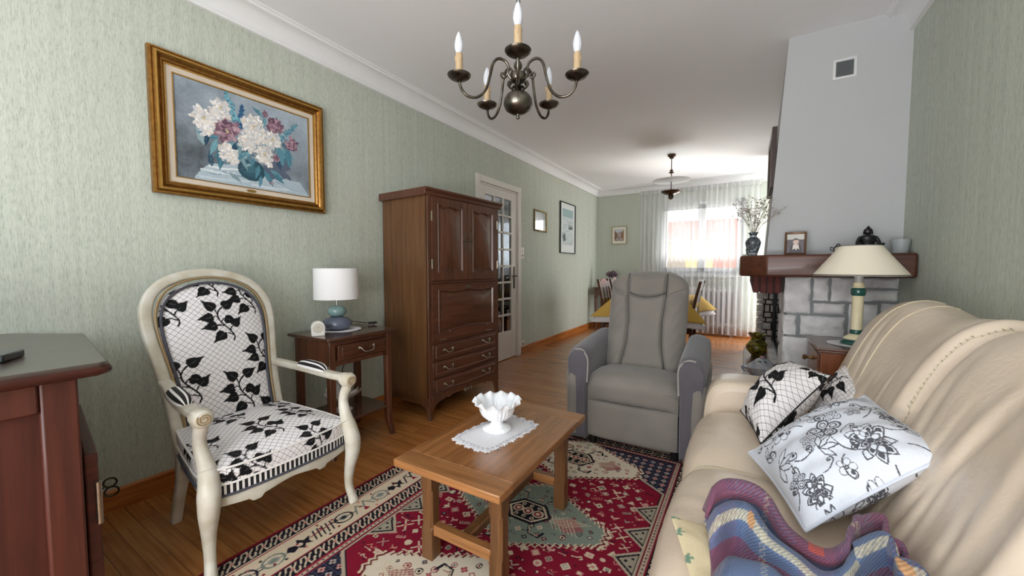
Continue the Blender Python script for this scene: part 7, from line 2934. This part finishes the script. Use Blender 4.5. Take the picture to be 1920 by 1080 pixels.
# ================================================================== DINING END
# sheer curtain
def sheer_mat():
    m, n, l, bb = principled('sheer_voile')
    n.remove(bb)
    out = n['Material Output']
    tr = n.new('ShaderNodeBsdfTransparent')
    df = n.new('ShaderNodeBsdfDiffuse'); df.inputs['Color'].default_value = (.92, .91, .90, 1)
    tl = n.new('ShaderNodeBsdfTranslucent'); tl.inputs['Color'].default_value = (.62, .64, .68, 1)
    m1 = n.new('ShaderNodeMixShader'); m1.inputs[0].default_value = .55
    l.new(df.outputs[0], m1.inputs[1]); l.new(tl.outputs[0], m1.inputs[2])
    uv = n.new('ShaderNodeUVMap'); sp = n.new('ShaderNodeSeparateXYZ'); l.new(uv.outputs[0], sp.inputs[0])
    # thicker heading and hem, little woven dots
    h1 = n.new('ShaderNodeMath'); h1.operation = 'GREATER_THAN'; h1.inputs[1].default_value = 2.395; l.new(sp.outputs['Y'], h1.inputs[0])
    h2 = n.new('ShaderNodeMath'); h2.operation = 'LESS_THAN'; h2.inputs[1].default_value = .16; l.new(sp.outputs['Y'], h2.inputs[0])
    vo = n.new('ShaderNodeTexVoronoi'); vo.inputs['Scale'].default_value = 5.2; vo.inputs['Randomness'].default_value = .7; l.new(uv.outputs[0], vo.inputs['Vector'])
    dt = n.new('ShaderNodeMath'); dt.operation = 'LESS_THAN'; dt.inputs[1].default_value = .045; l.new(vo.outputs['Distance'], dt.inputs[0])
    a1 = n.new('ShaderNodeMath'); a1.operation = 'MAXIMUM'; l.new(h1.outputs[0], a1.inputs[0]); l.new(h2.outputs[0], a1.inputs[1])
    a2 = n.new('ShaderNodeMath'); a2.operation = 'MAXIMUM'; l.new(a1.outputs[0], a2.inputs[0]); l.new(dt.outputs[0], a2.inputs[1])
    ma = n.new('ShaderNodeMath'); ma.operation = 'MULTIPLY_ADD'; ma.inputs[1].default_value = .25; ma.inputs[2].default_value = .46; l.new(a2.outputs[0], ma.inputs[0])
    m2 = n.new('ShaderNodeMixShader')
    l.new(ma.outputs[0], m2.inputs[0]); l.new(tr.outputs[0], m2.inputs[1]); l.new(m1.outputs[0], m2.inputs[2])
    l.new(m2.outputs[0], out.inputs['Surface'])
    return m


cu = thing('curtain', 'floor-length white sheer curtain with small dots across the dining window', 'curtain', (-.73, 7.03, 0))
n1, n2 = 520, 46
P = np.zeros((n1, n2, 3)); UVc = np.zeros((n1, n2, 2))
rs = np.random.default_rng(4)
ph1, ph2 = rs.random(2) * 6
for i in range(n1):
    s = i / (n1 - 1)
    x = -1.635 + 1.80 * s
    for j in range(n2):
        q = j / (n2 - 1)
        z = .035 + 2.425 * q
        am = .012 + .024 * (1 - q) ** .7 + .004
        w = 2 * pi * 23 * s + 1.3 * sin(2 * pi * 3.1 * s + ph1) + .5 * sin(2 * pi * 7 * s)
        f = sin(w) + .35 * sin(2 * w + 1) + .25 * sin(.5 * w + ph2)
        if q > .97:
            f = f * .5 + .6 * sin(2 * pi * 70 * s)
        P[i, j] = (x + .014 * cos(w) * (1 - q * .5), 7.035 - am * f, z + (.012 * f if j == 0 else 0))
        UVc[i, j] = (s * 2.6, z)
grid_obj('drape', P, sheer_mat(), cu, uv=UVc)
b = MB(); b.tube([(-1.66, 7.045, 2.468), (.19, 7.045, 2.468)], .008, 8)
b.ball((-1.668, 7.045, 2.468), .016); b.ball((.198, 7.045, 2.468), .016)
for x in (-1.6, -.73, .15):
    b.tube([(x, 7.045, 2.468), (x, 7.18, 2.468)], .006, 6)
b.build('curtain_rod', CROWN, cu)
for k in range(27):
    b = MB()
    x = -1.62 + k * (1.79 / 26)
    b.tube([(x + .010 * cos(t), 7.045 + .002, 2.466 + .012 * sin(t)) for t in np.linspace(0, 2 * pi, 11)[:-1]], .0016, 5, closed=True)
    b.build('curtain_ring', M('brass_knob'), cu)
# radiator under the window
ra = thing('radiator', 'white ribbed radiator under the dining window behind the sheer curtain', 'radiator', (-.68, 7.14, 0))
b = MB()
for k in range(16):
    x = -1.22 + k * .075
    b.box(x, 7.10, .14, x + .05, 7.17, .80)
b.build('column', CROWN, ra, bevel=0.015, seg=3)
b = MB(); b.box(-1.22, 7.115, .16, -.045, 7.155, .21); b.box(-1.22, 7.115, .72, -.045, 7.155, .77)
for x in (-1.1, -.2):
    b.box(x, 7.12, 0, x + .03, 7.15, .16)
b.build('header_pipe', CROWN, ra, bevel=0.006)

# console with dried flower
cnx0, cnx1, cny0, cny1 = -2.37, -1.72, 6.70, 7.12
cn = thing('console_table', 'dark wooden console with turned legs in the far left corner', 'console', ((cnx0 + cnx1) / 2, (cny0 + cny1) / 2, 0))
b = MB(); b.box(cnx0, cny0, .745, cnx1, cny1, .765)
b.build('top', DARKTOP, cn, bevel=0.004)
b = MB(); b.box(cnx0 + .03, cny0 + .03, .62, cnx1 - .03, cny1 - .02, .745)
b.build('apron', DARKWX, cn, bevel=0.003)
for x in (cnx0 + .05, cnx1 - .05):
    for y in (cny0 + .05, cny1 - .04):
        b = MB(); b.lathe([(0, 0), (.018, 0), (.022, .03), (.014, .06), (.02, .10), (.024, .14), (.018, .18), (.02, .40), (.026, .50), (.018, .54), (.028, .57), (.028, .62), (0, .62)], 16, (x, y, 0))
        b.build('leg', DARKW, cn, smooth=50)
b = MB(); b.box(cnx0 + .04, cny0 + .04, .13, cnx1 - .04, cny1 - .03, .15)
b.build('shelf', DARKTOP, cn, bevel=0.003)
b = MB()
b.box(-2.19, 6.73, .7655, -1.99, 6.90, .772)
tag(b.build('runner', DOILY, loc=(-2.09, 6.8, .7655), bevel=0.002), 'white cloth lying on the dark console top in the far corner', 'cloth')
hv = thing('hydrangea_vase', 'small vase with a dusky purple dried hydrangea head on the far console', 'vase', (-2.06, 6.86, .772))
b = MB(); b.lathe([(0, .772), (.03, .772), (.04, .80), (.044, .83), (.03, .87), (.022, .90), (.028, .915), (.02, .905), (0, .84)], 24, (-2.06, 6.86, 0))
b.build('body', M('milk_glass'), hv, smooth=60)
b = MB(); rs = random.Random(9)
for k in range(130):
    a, ct_, r = rs.uniform(0, 2 * pi), rs.uniform(-1, 1), .085 * rs.random() ** .3
    st_ = sqrt(1 - ct_ * ct_)
    b.ball((-2.06 + r * st_ * cos(a) * 1.25, 6.86 + r * st_ * sin(a), 1.0 + r * ct_ * .7), .016, .016, .010, 6, 4)
b.build('flower_head', M('dusky_purple', (112, 88, 104), 0.9, noise=0.5, nscale=40), hv)
b = MB(); b.tube([(-2.06, 6.86, .86), (-2.06, 6.86, .97)], .004, 6)
b.build('stem', M('dried_stem'), hv)

# dining table and cloth
dtx0, dtx1, dty0, dty1, dz = -1.38, -.54, 4.60, 5.85, .735
dt = thing('dining_table', 'dark wooden dining table at the far end, under a yellow tablecloth', 'dining table', ((dtx0 + dtx1) / 2, (dty0 + dty1) / 2, 0))
b = MB(); b.box(dtx0, dty0, dz - .03, dtx1, dty1, dz)
b.build('top', DARKTOP, dt, bevel=0.004)
b = MB(); b.box(dtx0 + .06, dty0 + .06, dz - .12, dtx1 - .06, dty1 - .06, dz - .03)
b.build('apron', DARKWX, dt)
for x in (dtx0 + .07, dtx1 - .07):
    for y in (dty0 + .07, dty1 - .07):
        b = MB(); b.sweep_rect([(x, y, dz - .03), (x, y, .3), (x, y, 0)], lambda t: .065 - .015 * t, lambda t: .065 - .015 * t, (1, 0, 0))
        b.build('leg', DARKW, dt, smooth=40)


def cloth(name, grow, drop, z, mat, label, cat):
    n = 240
    per = []
    L = [(dtx0, dty0), (dtx1, dty0), (dtx1, dty1), (dtx0, dty1), (dtx0, dty0)]
    for (xa, ya), (xb, yb) in zip(L[:-1], L[1:]):
        for k in range(60):
            t = k / 60
            per.append((xa + (xb - xa) * t, ya + (yb - ya) * t, min(t, 1 - t) * max(abs(xb - xa), abs(yb - ya))))
    cx_, cy_ = (dtx0 + dtx1) / 2, (dty0 + dty1) / 2
    rows = []
    for q in np.linspace(0, 1, 10):
        rows.append([(cx_ + (x - cx_) * q, cy_ + (y - cy_) * q, z + .001) for x, y, c in per])
    for q in np.linspace(0, 1, 10):
        r = []
        for k, (x, y, c) in enumerate(per):
            cor = math.exp(-(c / .14) ** 2)
            out = .006 + grow + q * (.03 + .012 * sin(k * .55)) + cor * q * .16
            dx, dy = (x - cx_), (y - cy_)
            ex = (1 if abs(dx) > (dtx1 - dtx0) / 2 - .001 else 0) * (1 if dx > 0 else -1)
            ey = (1 if abs(dy) > (dty1 - dty0) / 2 - .001 else 0) * (1 if dy > 0 else -1)
            if cor > .3:
                ex = ex or (1 if dx > 0 else -1) * cor; ey = ey or (1 if dy > 0 else -1) * cor
            r.append((x + ex * out, y + ey * out, z - q * drop * (1 + .0 * cor) - .004 * (q > 0)))
        rows.append(r)
    P = np.array(rows)
    o = grid_obj(name, P, mat, loc=(cx_, cy_, z), cv=True, flip=True, solid=.002)
    tag(o, label, cat)
    return o


cloth('undercloth', 0.0, .262, dz + .002, M('white_cotton', (226, 222, 222), 0.9), 'white undercloth showing below the yellow tablecloth', 'tablecloth')
cloth('tablecloth', .006, .20, dz + .006, M('yellow_cotton', (212, 172, 84), 0.85, noise=0.06, nscale=200), 'yellow cloth with pointed hanging corners over the dining table', 'tablecloth')


def dining_chair(label, loc, rz):
    """local: seat faces +x"""
    r = thing('dining_chair', label, 'chair', loc, rz, 'dining chairs round the far table', local=True)
    CH_ = M('glossy_chair_wood', (96, 64, 50), 0.12, coat=1.0, noise=0.25, nscale=20, spec=0.6)
    b = MB(); b.box(-.20, -.21, .435, .20, .21, .46)
    b.build('seat', CH_, r, bevel=0.008)
    for s in (-1, 1):
        b = MB(); b.sweep_rect([(.17, s * .18, .435), (.175, s * .185, 0)], .034, .034, (1, 0, 0)); b.build('leg', CH_, r)
        b = MB(); b.sweep_rect(spline([(-.235, s * .185, 0), (-.19, s * .185, .25), (-.185, s * .185, .46), (-.215, s * .19, .72), (-.27, s * .195, .97)], 4), .036, .030, (1, 0, 0)); b.build('leg', CH_, r)
    b = MB()
    pl = [(-.18, .86), (.18, .86), (.19, .94), (.12, .945), (.06, .975), (0, .985), (-.06, .975), (-.12, .945), (-.19, .94)]
    b.prism(pl, lambda a, z, d: (-.215 - (z - .72) * .22 + d, a, z), -.012, .012)
    b.build('back_rail', CH_, r, bevel=0.004)
    b = MB()
    b.prism([(-.18, .56), (.18, .56), (.18, .62), (-.18, .62)], lambda a, z, d: (-.19 - (z - .5) * .12 + d, a, z), -.01, .01)
    b.build('back_rail', CH_, r, bevel=0.004)
    for y in (-.11, 0, .11):
        b = MB()
        w = .032 if y else .05
        b.prism([(y - w, .62), (y + w, .62), (y + w * .8, .74), (y + w, .865), (y - w, .865), (y - w * .8, .74)], lambda a, z, d: (-.20 - (z - .6) * .18 + d, a, z), -.007, .007)
        b.build('back_slat', CH_, r)
    b = MB(); b.box(-.18, -.17, .39, .17, -.15, .435); b.box(-.18, .15, .39, .17, .17, .435); b.box(.15, -.17, .39, .17, .17, .435)
    b.build('seat_rail', CH_, r)
    return r


c0 = dining_chair('glossy dining chair at the left side of the yellow-clothed table, the nearer of two', (-1.35, 4.98, 0), 0)
dup(c0, (-1.35, 5.50, 0), 0, 'glossy dining chair at the left side of the yellow-clothed table, the farther of two')
dup(c0, (-.68, 4.74, 0), pi, 'dark dining chair seen edge-on behind the right side of the grey recliner')
